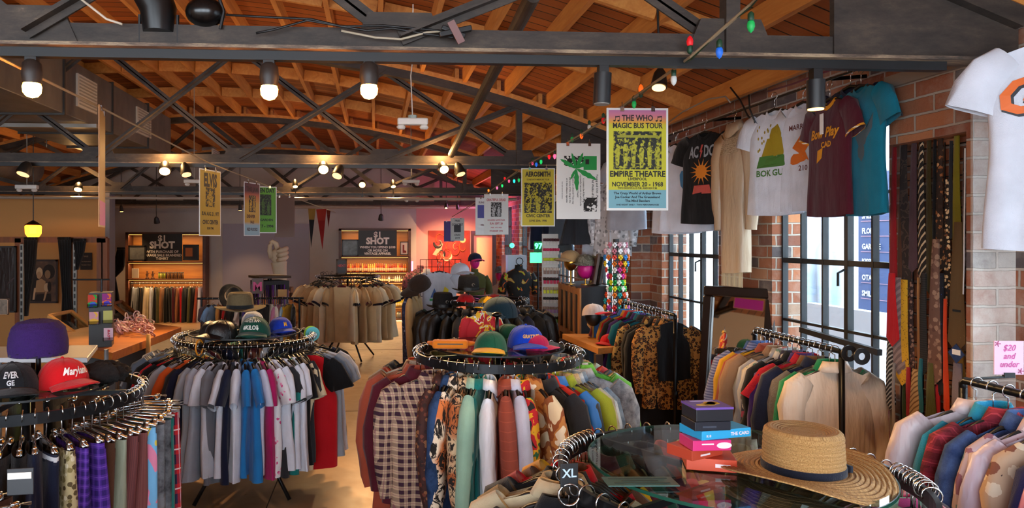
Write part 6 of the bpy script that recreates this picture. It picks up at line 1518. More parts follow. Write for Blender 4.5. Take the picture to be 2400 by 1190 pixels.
# -- shelf with the drinks sign (left)
Y = 15.9
def shelf(label, px0, px1, pyt, rows, Y, watts):
    x0, x1, _, zt_ = px_box(px0, px1, pyt, 700, Y)
    t = thing('lit_shelf_unit', label, 'shelf', ((x0 + x1) / 2, Y, 0))
    d = .36
    for x in (x0, x1): MB().bb(x - .03, x + .03, Y, Y + d, 0, zt_).build('side_panel', WAL, t)
    MB().bb(x0, x1, Y + d - .02, Y + d, 0, zt_).build('back_panel', OAKX, t)
    MB().bb(x0 - .03, x1 + .03, Y, Y + d, zt_ - .04, zt_ + .01).build('top_panel', WAL, t)
    strip_light(t, x0, x1, Y + .06, zt_ - .04, watts)
    for py in rows:
        z = at(px0, py, Y).z
        MB().bb(x0, x1, Y, Y + d, z - .022, z).build('shelf_board', WAL, t)
        strip_light(t, x0, x1, Y + .06, z - .022, watts)
    return t, x0, x1, zt_
sL, lx0, lx1, lzt = shelf('oak lit shelf unit with drinks sign and clothes rail', 297, 478, 545, [614, 654], Y, 9)
sR, rx0, rx1, rzt = shelf('oak lit shelf unit packed with rows of bottles', 797, 960, 536, [601, 638, 662, 691, 720, 748], Y, 7)
def sign(label, x0, x1, y0, y1, Y, lines, body='#16130f', ink='#dcd4c4', tilt=0, name='shelf_sign', fr_=None):
    a, b, z0, z1 = px_box(x0, x1, y0, y1, Y)
    t = thing(name, label, 'sign', ((a + b) / 2, Y, z0))
    MB().bb(a, b, Y, Y + .02, z0, z1).build('board', plain(body, .5), t)
    if fr_:
        for q in ((a, b, z1 - .02, z1), (a, b, z0, z0 + .02), (a, a + .02, z0, z1), (b - .02, b, z0, z1)): MB().bb(q[0], q[1], Y - .012, Y, q[2], q[3]).build('frame', fr_, t)
    m = MB(); H = z1 - z0
    for s_, sz, v, kw in lines: text(m, s_, sz * H, plane_frame(((a + b) / 2, Y - .002, z0 + v * H), (1, 0, 0), (0, 0, 1), (0, -1, 0)), **kw)
    if lines: m.build('lettering', plain(ink, .5), t)
    return t
sign('black board reading $1 SHOT with purchase of branded t-shirt, on the shelf above the clothes', 333, 427, 548, 612, Y - .02, [('$1', .30, .74, B_), ('SHOT', .34, .48, dict(bold=.05)), ('WITH PURCHASE OF', .125, .31, B_), ('GARAGE SALE BRANDED', .125, .18, B_), ('T-SHIRT', .125, .06, B_)])
sign('black board reading $1 SHOT when you spend or more, above the bottles', 840, 930, 540, 600, Y - .02, [('$1', .30, .74, B_), ('SHOT', .34, .48, dict(bold=.05)), ('WHEN YOU SPEND $100', .125, .31, B_), ('OR MORE ON', .125, .18, B_), ('VINTAGE APPAREL', .125, .06, B_)])
def framed(label, x0, x1, y0, y1, Y, mt, name='framed_print', fr_=None, cat='picture', group=None, blobs=()):
    a, b, z0, z1 = px_box(x0, x1, y0, y1, Y); t = thing(name, label, cat, ((a + b) / 2, Y, z0), 0, group); w_ = min(.03, (b - a) * .08)
    MB().bb(a, b, Y, Y + .02, z0, z1).build('picture', mt, t)
    f = MB()
    for q in ((a, b, z1 - w_, z1), (a, b, z0, z0 + w_), (a, a + w_, z0, z1), (b - w_, b, z0, z1)): f.bb(q[0], q[1], Y - .014, Y + .004, q[2], q[3])
    f.build('frame', fr_ or BLACK, t)
    for i, (c_, poly) in enumerate(blobs):
        MB().add([Vector((a + (b - a) * u, Y - .002 - .0008 * i, z0 + (z1 - z0) * v)) for u, v in poly], [tuple(range(len(poly)))]).build('printed_shape', plain(c_, .7) if isinstance(c_, str) else c_, t)
    return t
framed('grey metal poster leaning on the drinks shelf beside the SHOT board', 301, 342, 575, 611, Y - .05, blotch([(0, '#3a3c42'), (1, '#6a6a66')], 9, .5, 'LINEAR'))
framed('dark box with an orange label at the end of the drinks shelf', 429, 466, 573, 610, Y - .05, plain('#1c1410'), blobs=[('#b8642c', [(.15, .25), (.6, .25), (.6, .8), (.15, .8)])])
framed('grey record sleeve photo leaning beside the bottle sign', 801, 840, 561, 600, Y - .05, blotch([(0, '#2a3a3c'), (1, '#8a9a9a')], 9, .5, 'LINEAR'))
framed('white card with a red boot drawing at the end of the bottle shelf', 938, 957, 566, 597, Y - .05, plain('#b8a898'), blobs=[('#6a1c14', [(.3, .15), (.75, .15), (.75, .3), (.5, .35), (.5, .75), (.3, .75)])])
def bottle(p, h, r, col_, label, group, capc='#1a1410', kind='bottle', parts=True):
    if not parts or True:
        m = shared(('bottle_body', h, r), lambda: MB().lathe([(r * .9, 0), (r, h * .04), (r, h * .58), (r * .45, h * .72), (r * .32, h * .78), (r * .32, h * .93)], n=10))
        t = thing('liquor_bottle', label, 'bottle', p, 0, group)
        b = link_part('glass_body', m, col_, t)
        link_part('cap', shared(('bottle_cap', h, r), lambda: MB().lathe([(r * .36, h * .92), (r * .36, h)], n=10)), plain(capc, .4), t)
        link_part('paper_label', shared(('bottle_label', h, r), lambda: MB().lathe([(r * 1.03, h * .15), (r * 1.03, h * .45)], n=10, cap=False)), plain('#c9b088', .6), t)
    return t
rows = [(638, 32, ['#8a2c14', '#b8501c', '#5a1c10', '#c98a3a', '#a83c1c', '#7a1c1c'], .20, .022, 'first bottle shelf'), (662, 30, ['#2a2420', '#8a8a84', '#3a2418', '#c9c4b8', '#5a3a24'], .15, .021, 'second bottle shelf'), (691, 32, ['#8a7a5a', '#b89a5a', '#2a2c34', '#6a5a40', '#8a8a7a'], .18, .021, 'third bottle shelf'), (720, 28, ['#b8a030', '#c9b85a', '#8a8420', '#d8d0a0'], .18, .023, 'fourth bottle shelf')]
bx = px_box(800, 957, 560, 601, Y)
for ri, (py, n_, cols, h, r_, nm) in enumerate(rows):
    z = at(797, py, Y).z; x0, x1 = bx[0] + .05, bx[1] - .03
    for k in range(n_):
        c_ = cols[(k * 7 + ri) % len(cols)] if (k // 3) % 2 else cols[(k // 4) % len(cols)]
        mt_ = plain(c_, .2)
        bottle((x0 + (x1 - x0) * (k + .5) / n_, Y + .14, z + .0005), h * (1 + .08 * ((k // 5) % 2)), r_, mt_, f'small liquor bottle standing in the row on the {nm}', f'bottles on the {nm}')
for k, (px, h, c_, lab) in enumerate(((848, .2, '#3a2418', 'dark jar on the lowest bottle shelf'), (915, .2, '#8a8a84', 'pale jar on the lowest bottle shelf beside the dark box'), (935, .18, '#5a5a54', 'grey tin on the lowest bottle shelf'))):
    p = at(px, 748, Y + .12); t = thing('jar', lab, 'jar', (p.x, Y + .12, at(px, 748, Y).z + .0005)); MB().lathe([(.05, 0), (.055, .02), (.055, h * .7), (.04, h * .8), (.04, h * .85)], n=16).build('body', plain(c_, .25), t, world=False, smooth=True); MB().lathe([(.043, h * .82), (.043, h * .9)], n=16).build('lid', BLACK, t, world=False)
zs = at(300, 654, Y).z
for k in range(14):
    px = 373 + k * 4.3; c_ = ['#8a9a3a', '#b8b45a', '#6a7a2c'][k % 3] if k < 4 else ['#3a2418', '#6a4a2c'][k % 2]
    p = at(px, 654, Y + .1); t = thing('spice_jar', ('green' if k < 4 else 'brown') + ' little jar standing in the row on the drinks shelf', 'jar', (p.x, Y + .1, zs + .0005), 0, ('green' if k < 4 else 'brown') + ' jars on the drinks shelf')
    link_part('body', shared(('jarb',), lambda: MB().lathe([(.018, 0), (.019, .11), (.012, .125)], n=10)), plain(c_, .3), t); link_part('lid', shared(('jarl',), lambda: MB().lathe([(.017, .12), (.017, .15)], n=10)), BLACK, t)
sign('white card with a black bottle drawing on the drinks shelf', 309, 325, 629, 651, Y - .03, [], '#c9b8a0')
for k, px in enumerate((345, 358)):
    p = at(px, 654, Y + .1); t = thing('brass_figurine', ('thin' if k else 'stout') + ' dark brass figurine on the drinks shelf beside the white card', 'figurine', (p.x, Y + .1, zs + .0005))
    MB().lathe([(.04, 0), (.04, .02), (.015, .04), (.03, .09), (.012, .13), (.02, .16), (.004, .19)], n=12).build('figure', plain('#4a2c18', .4, .5), t, world=False, smooth=True); MB().tube([(-.04, 0, .1), (0, 0, .08), (.045, 0, .13)], .006, 6).build('arms', plain('#4a2c18', .4, .5), t, world=False)
# clothes rail in the left shelf unit
zr = at(300, 664, Y).z
o = MB().cyl((lx0, Y + .1, zr), (lx1, Y + .1, zr), .012).build('rail_bar', BLKM); tag(o, 'dark rail bar fixed inside the drinks shelf unit', 'rail')
cl = [('pants', C(k), d) for k, d in (('black', 'black'), ('heather', 'silver grey'), ('black', 'inky'), ('char', 'charcoal'), ('cream', 'sand'), ('white', 'chalk striped'), ('black', 'coal'), ('olive', 'olive'), ('tan', 'fawn'), ('black', 'jet'), ('black', 'matt black'), ('maroon', 'oxblood'), ('tan', 'dusty pink'), ('red', 'red'), ('char', 'smoky'), ('olive', 'khaki'), ('black', 'soft black'), ('rust', 'brick'), ('white', 'pale'))]
fill(cl, 'the rail in the drinks shelf unit', lambda i, it: ((lx0 + .08 + (lx1 - lx0 - .16) * i / (len(cl) - 1), Y + .1, zr), PI / 2 + random.Random(i).uniform(-.35, .35)), 'trousers on the rail in the drinks shelf unit', sc=.8)
# -- panel with the projected light put into its purplish colour, and hand sculpture
o = MB().bb(at(522, 545, YB - .01).x, at(725, 545, YB - .01).x, YB - .03, YB, .6, at(600, 524, YB).z).build('projection_tint_panel', plain('#8f8790', .8)); tag(o, 'tall pale panel coloured as projected light behind the hand sculpture', 'panel')
p = at(655, 645, 14.0); HM = plain('#cdb99a', .6)
t = thing('hand_sculpture', 'big cream hand sculpture pinching finger and thumb against the pale wall', 'sculpture', (p.x, 14.0, .9))
zb_ = 1.12
MB().tube([(p.x + .02, 14, .9), (p.x + .02, 14, 1.1), (p.x - .0, 14, 1.28), (p.x - .01, 14, 1.40)], [.13, .125, .14, .16], 18, flat=.7).build('wrist', HM, t, smooth=True)
hb = Vector((p.x - .01, 14, 1.52)); MB().ball(hb, .17, 20, 14, (1, .6, 1.0)).build('palm', HM, t, smooth=True)
for k in range(3):
    q = hb + Vector((.10 - .0 * k, -.05, .10 - .085 * k)); MB().tube([q + Vector((.05, .05, .05)), q + Vector((.03, -.07, .03)), q + Vector((-.06, -.11, .0)), q + Vector((-.11, -.07, -.02))], [.045, .05, .046, .036], 12).build('curled_finger', HM, t, smooth=True)
MB().tube([hb + Vector((-.02, -.02, .10)), hb + Vector((-.05, -.05, .24)), hb + Vector((-.12, -.07, .285)), hb + Vector((-.16, -.08, .25))], [.055, .05, .04, .032], 12).build('index_finger', HM, t, smooth=True)
MB().tube([hb + Vector((-.13, -.03, -.04)), hb + Vector((-.17, -.06, .10)), hb + Vector((-.165, -.07, .20)), hb + Vector((-.12, -.08, .26))], [.06, .05, .042, .032], 12).build('thumb', HM, t, smooth=True)
MB().bb(p.x - .25, p.x + .25, 13.8, 14.2, 0, .9).build('plinth', plain('#6a4a34', .6), t)
# -- drawer chest
dx0, dx1, _, dz1 = px_box(612, 722, 700, 800, 11.9)
t = thing('drawer_chest', 'honey wood drawer chest glowing behind the necklace display', 'chest', ((dx0 + dx1) / 2, 12, 0))
MB().bb(dx0, dx1, 11.9, 12.4, 0, dz1).build('carcass', wood('#8a4c1c', '#b8702c', 'x', .7), t)
for k in range(4):
    z = dz1 - .17 - k * .2; dr = MB().bb(dx0 + .04, dx1 - .04, 11.87, 11.9, z - .01, z + .14).build('drawer', wood('#b0702c', '#d8984c', 'x', .7), t, bevel=.004)
    MB().bb((dx0 + dx1) / 2 - .05, (dx0 + dx1) / 2 + .05, 11.85, 11.875, z + .06, z + .075).build('handle', GOLD, dr)
for k in range(9):
    px = 668 + k * 7.5; p = at(px, 700, 12.1); h = .06 + .05 * ((k * 5) % 3) / 2
    t = thing('small_cup', 'small brown ceramic cup in the row on top of the drawer chest', 'cup', (p.x, 12.1, dz1 + .0005), 0, 'cups on the drawer chest'); link_part('body', shared(('cup', h), lambda: MB().lathe([(.018, 0), (.028, h * .4), (.03, h), (.026, h), (.02, h * .3), (0, h * .2)], n=12, cap=False)), plain(['#5a2c20', '#8a5a44', '#3a2420'][k % 3], .4), t)
# -- rotating necklace display
p = at(632, 660, 9.6); t = thing('necklace_display', 'revolving display hung with purple and black necklaces behind the tee rack', 'display', (p.x, 9.6, 0)); c = Vector((p.x, 9.6, 0)); z1 = at(632, 648, 9.6).z
MB().cyl((c.x, c.y, 0), (c.x, c.y, z1), .03).build('pole', BLKM, t)
MB().box((c.x, c.y, z1), (.44, .44, .03), .5).build('top_tray', plain('#3a2a1c', .5), t); MB().box((c.x, c.y, z1 - .11), (.40, .40, .12), .5).build('drum', plain('#1c1a1c', .5), t)
for k in range(26):
    a = -PI + PI * k / 25 + .1; r_ = .23; x, y = c.x + r_ * math.cos(a), c.y + r_ * math.sin(a); L = .45 + .25 * ((k * 7) % 4) / 4
    col_ = ['#3a1c5a', '#18161c', '#6a2a8a', '#8a8a90', '#241c3a', '#101012'][k % 6]
    t2 = thing('necklace', 'beaded necklace strand dangling from the revolving display', 'necklace', (x, y, z1 - .10), 0, 'necklaces on the revolving display')
    link_part('strand', shared(('strand', k % 4), lambda: MB().tube([(-.012, 0, 0), (-.015, 0, -L * .6), (0, 0, -L), (.015, 0, -L * .6), (.012, 0, 0)], .008, 6)), plain(col_, .4), t2); link_part('pendant', shared(('pend',), lambda: MB().ball((0, -.005, 0), .016, 8, 6)), plain('#9a8f9c', .3, .6), t2, (0, 0, -L))
sign('tan card with a pink letter M on the necklace display', 590, 617, 652, 688, 9.3, [('M', .8, .2, B_)], '#5a3c34', '#c02c6a')
sign('yellow picture card at the side of the necklace display', 651, 672, 678, 695, 9.35, [], '#a8782c')
# -- baby clothes rail behind the tee rack
yb = 8.2; z_ = at(560, 699, yb).z; xa, xb = at(462, 700, yb).x, at(712, 700, yb).x
t = thing('garment_rail', 'low black garment rail of tiny clothes behind the tee rack', 'rack', ((xa + xb) / 2, yb, 0))
MB().cyl((xa, yb, z_), (xb, yb, z_), .012).build('top_rail', BLKM, t)
for x in (xa + .05, xb - .05): MB().cyl((x, yb, 0), (x, yb, z_), .012).build('post', BLKM, t); MB().bar((x, yb - .25, .02), (x, yb + .25, .02), .03, .03).build('foot', BLKM, t)
cl = [('tee', cloth(a), b) for a, b in (('#5a4a4c', 'mauve grey'), ('#7aa0c8', 'sky blue'), ('#c98a3a', 'orange gold'), ('#8a2c1c', 'brick red'), ('#b81c1c', 'red'), ('#1a1416', 'black'), ('#c9b8a8', 'cream'), ('#3a2c6a', 'purple'), ('#d8d4c8', 'ivory'), ('#b8301c', 'scarlet'), ('#c9a83a', 'pale yellow'), ('#16161a', 'dense black'), ('#d8d4c8', 'off white'), ('#b87a9a', 'rose'), ('#8aa0b0', 'grey blue'), ('#c9981c', 'golden'), ('#1c1e20', 'slate black'))]
fill(cl, 'the low rail of tiny clothes', lambda i, it: ((xa + .12 + (xb - xa - .24) * i / (len(cl) - 1), yb, z_), PI / 2 + random.Random(i + 3).uniform(-.5, .5)), 'tiny tees on the low rail', sc=.72)
# -- beige tee rack
c_b = at(815, 652, 11.0); c_b.z = EYE - .585
round_rack('round_clothes_rack', 'far round rack of cream ringer tees before the bottle shelves', c_b, R=.48, band=.03, rot=.5)
CRM = cloth('#d3b88c'); CR2 = cloth('#e6d8b8'); CR3 = cloth('#b3946a')
cl = []
for i in range(20):
    m_, d = [(CRM, 'sand'), (CR2, 'cream'), (CR3, 'tan'), (CRM, 'oatmeal'), (CR2, 'ivory'), (CRM, 'beige'), (CR3, 'khaki')][i % 7]
    tr = [C('black'), C('maroon'), C('navy')][i % 3]
    cl.append(('tee', m_, ['', 'pale ', 'warm '][i // 7] + d, {'trim': tr}))
cl.append(('tee', C('lav'), 'pale blue', {})); cl.append(('tee', C('black'), 'black', {}))
ph = [150 + 235 * i / 21 for i in range(22)]
cl[10] = ('tee', CRM, 'plain sand', {'trim': C('maroon'), 'calm': True, 'tw': 84}); ph[9] -= 6; ph[11] += 6
fill(cl, 'the far ringer tee rack', radial(c_b, ph, R=.48, seed=14, jit=14), 'ringer tees on the far rack', sc=1.12)
for k in range(22):
    a = 2 * PI * k / 22; t = thing('clothes_hanger', 'bare black hanger crowding the top of the far ringer tee rack', 'hanger', (c_b.x + .40 * math.cos(a), c_b.y + .40 * math.sin(a), c_b.z + .05), a, 'bare hangers on the far ringer tee rack')
    link_part('hook', shared(('hook',), hanger_mb), BLACK, t); link_part('hanger_arms', shared(('arms',), hanger_arm_mb), BLACK, t)
sign('dark framed sign with red lettering over the ringer tee rack', 788, 813, 607, 643, 11.0, [('NEXT', .22, .5, B_)], '#241010', '#b8241c', fr_=plain('#4a3018'))
# -- mural and pink corner
a, b, z0, z1 = px_box(1004, 1101, 540, 642, YB - .03)
t = thing('mural_canvas', 'red and orange canvas of swirling abstract figures on the pink wall', 'painting', ((a + b) / 2, YB - .04, z0)); MB().bb(a, b, YB - .04, YB - .005, z0, z1).build('canvas', blotch([(0, '#5a0c10'), (.45, '#8a1a14'), (.6, '#a8301c')], 1.6, .7, 'LINEAR'), t)
r = random.Random(12); W_, H_ = b - a, z1 - z0
for k in range(16):
    cx, cz = a + W_ * r.uniform(.22, .85), z0 + H_ * r.uniform(.15, .85); R_ = r.uniform(.06, .17); a0 = r.uniform(0, 6)
    MB().tube([(cx + R_ * (1 - q * .06) * math.cos(a0 + q * .5), YB - .045, cz + R_ * 1.3 * (1 - q * .06) * math.sin(a0 + q * .5)) for q in range(9)], [.02, .028, .032, .034, .032, .03, .026, .02, .01], 6, flat=.3).build('brush_stroke', plain(['#d8703c', '#e8a878', '#c04a28', '#1c0c0c', '#e8c0a0', '#8a2418'][k % 6], .7), t)
MB().add([Vector((a + W_ * u, YB - .043, z0 + H_ * v)) for u, v in ((.1, .45), (.22, .42), (.3, .5), (.35, .7), (.3, .72), (.2, .6))], [tuple(range(6))]).build('paint_splash', plain('#e89a7a', .7), t)
# warm doorway
a, b, z0, z1 = px_box(1108, 1156, 548, 760, 15.6)
t = thing('door_surround', 'dark framed opening glowing peach beside the mural', 'doorway', ((a + b) / 2, 15.6, 0))
MB().bb(a - .04, a + .02, 15.56, 15.64, 0, z1).bb(b - .02, b + .06, 15.56, 15.64, 0, z1).bb(a - .04, b + .06, 15.56, 15.64, z1, z1 + .07).build('frame', plain('#2a1410', .4), t)
MB().bb(a, b, 15.66, 15.68, 0, z1).build('lit_panel', plain('#d8a070', .8), t)
l = bpy.data.lights.new('pink_lamp', 'POINT'); l.energy = 26; l.color = (1, .2, .55); l.shadow_soft_size = .1; o = bpy.data.objects.new('pink_lamp', l); COL.objects.link(o); o.location = (2.3, 14.8, 2.3)
l = bpy.data.lights.new('peach_lamp', 'SPOT'); l.energy = 120; l.color = (1, .6, .3); l.spot_size = 1.5; l.spot_blend = 1; o = bpy.data.objects.new('peach_lamp', l); COL.objects.link(o); o.location = at(1046, 486, 14.7); o.rotation_euler = (Vector(at(1030, 600, 16.3)) - o.location).to_track_quat('-Z', 'Y').to_euler()
o = MB().cyl(at(966, 612, 16.2), at(966, 760, 16.2), .02).build('neon_tube', emis('#ff3ca0', 5)); tag(o, 'thin pink neon tube at the corner beside the bottle shelf', 'neon tube')
def bust(label, px, py, Y, clothm, headm, h=.6, cap_=None, text_=None, poleh=True, hair=None):
    p = at(px, py, Y); t = thing('mannequin', label, 'mannequin', (p.x, Y, 0)); z = p.z
    MB().lathe([(.13, z - .62), (.16, z - .5), (.15, z - .35), (.19, z - .2), (.20, z - .1), (.16, z - .03), (.06, z + .02), (.055, z + .07)], (p.x, Y, 0), 24, sx=1, sy=.62).build('torso', clothm, t, smooth=True)
    for sd in (-1, 1): MB().tube([(p.x + sd * .16, Y, z - .06), (p.x + sd * .22, Y, z - .18), (p.x + sd * .245, Y, z - .34)], [.06, .065, .06], 12).build('sleeve', clothm, t, smooth=True)
    if headm:
        MB().ball((p.x, Y, z + .19), .10, 18, 12, (.82, 1, 1.2)).build('head', headm, t, smooth=True)
        MB().lathe([(.018, 0), (.01, .03)], (p.x, Y - .10, z + .17), 8).build('nose', headm, t, smooth=True)
    MB().cyl((p.x, Y, .02), (p.x, Y, z - .6), .018).lathe([(.18, 0), (.18, .02), (.02, .03)], (p.x, Y, 0), 24).build('stand', BLKM, t)
    return p, z, t
PINKH = plain('#d0187c', .4)
p, z, _ = bust('mannequin with a pink head and a pale cape near the pink wall', 1172, 668, 12.5, cloth('#b8a8a4'), PINKH)
t, _ = cap('grey knitted beanie on the pink headed mannequin', (p.x, 12.5, z + .22), 0, wool('#7a7c84', '#5a5c64'), sc=1.15, name='beanie')
p, z, _ = bust('mannequin in a red hooded top beside the dark framed opening', 1136, 688, 12.8, cloth('#a81418'), cloth('#a81418'))
p, z, _ = bust('mannequin with a pink head in an olive top beside the mural', 1113, 640, 11.6, cloth('#4a4a24'), PINKH)
cap('navy visor cap with a pink brim on the olive mannequin', (p.x, 11.6, z + .2), math.radians(20), cloth('#16203a'), cloth('#d0187c'), sc=1.3)
p, z, _ = bust('mannequin in white jacket below the mural, tartan collar', 1000, 640, 11.2, cloth('#c9c4c0'), None)
p, z, _ = bust('mannequin in a rosy patterned shirt beside the white jacket one', 985, 632, 11.4, floral('#8a4a54', ['#4a3a34', '#b87a7a', '#2a4a3a'], 26), None)
gx0, gx1, gz0, gz1 = px_box(985, 1080, 608, 700, 10.6)
t = thing('wire_grid', 'black wire grid panel standing before the mural', 'grid', ((gx0 + gx1) / 2, 10.6, 0)); m = MB()
for k in range(8): m.cyl((gx0 + (gx1 - gx0) * k / 7, 10.6, .1), (gx0 + (gx1 - gx0) * k / 7, 10.6, gz1), .005, n=6)
for k in range(14): m.cyl((gx0, 10.6, .1 + (gz1 - .1) * k / 13), (gx1, 10.6, .1 + (gz1 - .1) * k / 13), .005, n=6)
m.build('wire_mesh', BLKM, t); MB().bb(gx0, gx0 + .03, 10.4, 10.8, 0, .1).bb(gx1 - .03, gx1, 10.4, 10.8, 0, .1).build('foot', BLKM, t)
# white fixture with the black tee bust
a, b, z0, z1 = px_box(1184, 1234, 598, 760, 10.2)
t = thing('display_gondola', 'white display stand with steel edges behind the black tee bust', 'display', ((a + b) / 2, 10.3, 0)); MB().bb(a + .03, b, 10.2, 10.5, 0, z1).build('back_panel', plain('#b8c0cc', .4), t, bevel=.005); MB().bb(a, a + .03, 10.15, 10.5, 0, z1).build('edge_rail', plain('#c9b8d8', .3, .6), t)
for k in range(4): MB().bb(a + .03, b, 10.0, 10.2, .3 + k * .3, .32 + k * .3).build('shelf', WHITE, t)
p, z, tb = bust('black headless bust in a bright printed tee by the green sign', 1216, 632, 9.8, blotch([(0, '#0e0e10'), (.55, '#0e0e10'), (.58, '#c95a1c'), (.62, '#8ab81c'), (.66, '#b88a5a')], 9), None)
MB().tube([(p.x + .05 * math.cos(k), 9.75, z + .12 + .05 * math.sin(k)) for k in [q * .7 for q in range(10)]], .006, 5).build('wire_head', BLKM, tb)
# green neon sign
p = at(1262, 589, 8.9); t = thing('neon_sign', 'green glowing price sign by the window', 'sign', p); 
MB().box(p + Vector((0, .02, .06)), (.11, .015, .14)).build('back_plate', plain('#0f5a34', .4), t); m = MB(); text(m, '97', .10, plane_frame(p + Vector((0, -.0, .035)), (1, 0, 0), (0, 0, 1), (0, -1, 0)), bold=.03); m.build('lettering', emis('#20ff8a', 6), t)
MB().box(p + Vector((-.02, .02, -.08)), (.17, .015, .13)).build('lower_panel', emis('#30ff9a', 1.2, '#9ad8b8'), t); MB().cyl((p.x, p.y + .03, 0), (p.x, p.y + .03, p.z), .012).build('post', BLKM, t)
o = MB().ball(at(1200, 575, 12.5), .045, 12, 8).build('green_lamp', emis('#10c070', 4)); tag(o, 'small green lamp glowing at the edge of the pink wall', 'lamp')
# sunglasses / hair accessory tower
p = at(1292, 700, 8.2); t = thing('accessory_tower', 'tall white tower hung with hair accessories beside the cabinet', 'display', (p.x, 8.2, 0)); zt2 = at(1292, 548, 8.2).z
MB().box((p.x, 8.26, zt2 / 2), (.19, .04, zt2), -.2).build('panel', plain('#c9c4bc', .5), t); MB().box((p.x, 8.2, .03), (.3, .3, .06), -.2).build('base', WHITE, t)
CL_ = ['#b8a088', '#d8c8b8', '#1c1a1c', '#8a6a5a', '#c9184c', '#d8d820', '#e8e0d8', '#b88ac0', '#8ac05a', '#e8b8c8']
HCL = ['maroon', 'hot pink', 'acid yellow', 'pale beige', 'dark brown', 'tan', 'near black', 'taupe', 'charcoal', 'rosy beige', 'blush white', 'lilac pink', 'straw coloured']
for ri in range(13):
    z = zt2 - .07 - ri * .115
    for k in range(5):
        c_ = {0: '#4a1420', 1: '#c9184c', 2: '#c8d020', 3: '#d8c8b8', 4: '#2a1c14', 5: '#b8a088', 6: '#1c1814', 7: '#a8907c', 8: '#2a2420', 9: '#c9b0a8', 10: '#e8d8d8', 11: '#c890b8', 12: '#b89a70'}[ri]
        x = p.x - .075 + k * .0375
        t2 = thing('hair_clip', HCL[ri] + ' hair accessory on its card on the white tower', 'hair clip', (x, 8.2 - (x - p.x) * .2 - .005, z), -.2, 'hair accessories on the white tower')
        link_part('bow', shared(('bow',), lambda: MB().ball((-.009, 0, 0), .012, 8, 6, (1, .6, 1.6)).ball((.009, 0, 0), .012, 8, 6, (1, .6, 1.6))), plain(c_, .5), t2); link_part('card', shared(('ccard',), lambda: MB().box((0, .004, -.02), (.03, .002, .075)), False), plain(CL_[ri % 10] if ri > 2 else '#d8d0c8', .6), t2)
# cabinet with glazed front
x0, x1 = at(1311, 700, 8.0).x, at(1424, 700, 7.3).x; zc = at(1400, 668, 7.4).z
t = thing('glazed_cabinet', 'dark cabinet with a pine framed glazed door by the brick wall', 'cabinet', ((x0 + x1) / 2, 7.6, 0))
A_ = at(1312, 660, 7.95); B2 = at(1358, 672, 7.0); Cc = at(1424, 668, 7.35)
zc = (A_.z + B2.z) / 2 - .01
A2, Bx, C2 = Vector((A_.x, A_.y, 0)), Vector((B2.x, B2.y, 0)), Vector((Cc.x, Cc.y, 0)); D2 = A2 + (C2 - Bx)
body = MB(); vs = [q + Vector((0, 0, z)) for z in (.0, zc) for q in (A2 + (C2 - Bx) * .05, Bx + (C2 - Bx) * .05, C2, D2)]
body.add(vs, [(0, 3, 2, 1), (4, 5, 6, 7), (0, 1, 5, 4), (1, 2, 6, 5), (2, 3, 7, 6), (3, 0, 4, 7)]).build('cabinet_body', plain('#3a3a3c', .5), t)
PINE = wood('#8a5428', '#b87c40', 'z', .8)
dr = MB(); ux = (Bx - A2); 
for k in range(5): dr.bar(A2 + ux * (k / 4) + Vector((0, 0, .3)), A2 + ux * (k / 4) + Vector((0, 0, zc)), .07 if k in (0, 4) else .045, .018, (1, 0, 0))
for z in (.33, .84, zc - .04): dr.bar(A2 + Vector((0, 0, z)), Bx + Vector((0, 0, z)), .018, .06)
dr.build('glazed_door', PINE, t)
MB().add([A2 + Vector((.02, 0, .3)), Bx + Vector((.02, 0, .3)), Bx + Vector((.02, 0, zc)), A2 + Vector((.02, 0, zc))], [(0, 1, 2, 3)]).build('glass', glass('#8a8a84', 1.5), t)
# wooden table by the cabinet
tz = at(1400, 800, 6.3).z; P4 = [atZ(px, py, tz) for px, py in ((1318, 782), (1402, 816), (1456, 812), (1440, 782))]
t = thing('display_table', 'dark legged wooden table with red caps in front of the glazed cabinet', 'table', (P4[0].x + .2, P4[0].y, 0))
m = MB(); m.add([Vector((q.x, q.y, z)) for z in (tz - .05, tz) for q in P4], [(0, 3, 2, 1), (4, 5, 6, 7), (0, 1, 5, 4), (1, 2, 6, 5), (2, 3, 7, 6), (3, 0, 4, 7)]).build('tabletop', wood('#a0662c', '#c98a48', 'y', .8), t)
for q in P4: MB().bar((q.x * .985 + .03, q.y, 0), (q.x * .985 + .03, q.y, tz - .05), .06, .06).build('leg', plain('#3a2418', .6), t)
def headstand(label, p, z0, r=.1, mt=None):
    t = thing('head_form', label, 'head form', (p.x, p.y, z0)); MB().cyl((p.x, p.y, z0 + .01), (p.x, p.y, p.z - r * .8), .008).lathe([(.05, z0), (.05, z0 + .01)], (p.x, p.y, 0), 16).build('stem', GOLD, t); MB().ball(p, r, 18, 12, (.85, 1, 1.05)).build('form', mt or BLACK, t, smooth=True); return t
p = at(1390, 742, 6.5); headstand('black ball head form on a brass stem holding the red and white cap', p, tz, .085)
cap('red and white trucker cap tilted on the black head form', (p.x, p.y, p.z + .01), math.radians(48), cloth('#c9b8b0'), cloth('#c4141c'), sc=1.05, tilt=(-.1, .15))
cap('crumpled red cap lying on the wooden table', atZ(1428, 806, tz), math.radians(-60), cloth('#c0141c'), sc=.85)
t = thing('suede_boot', 'tan suede boot lying behind the head form on the wooden table', 'boot', atZ(1408, 790, tz) + Vector((0, .2, 0)), -.4)
MB().tube([(-.02, 0, .24), (-.02, 0, .10), (.02, 0, .05), (.12, 0, .035), (.18, 0, .03)], [.05, .05, .05, .04, .02], 14).build('upper', cloth('#b39464'), t, world=False, smooth=True); MB().box((.07, 0, .008), (.24, .07, .016)).build('sole', plain('#3a2a1c'), t, world=False, bevel=.005)
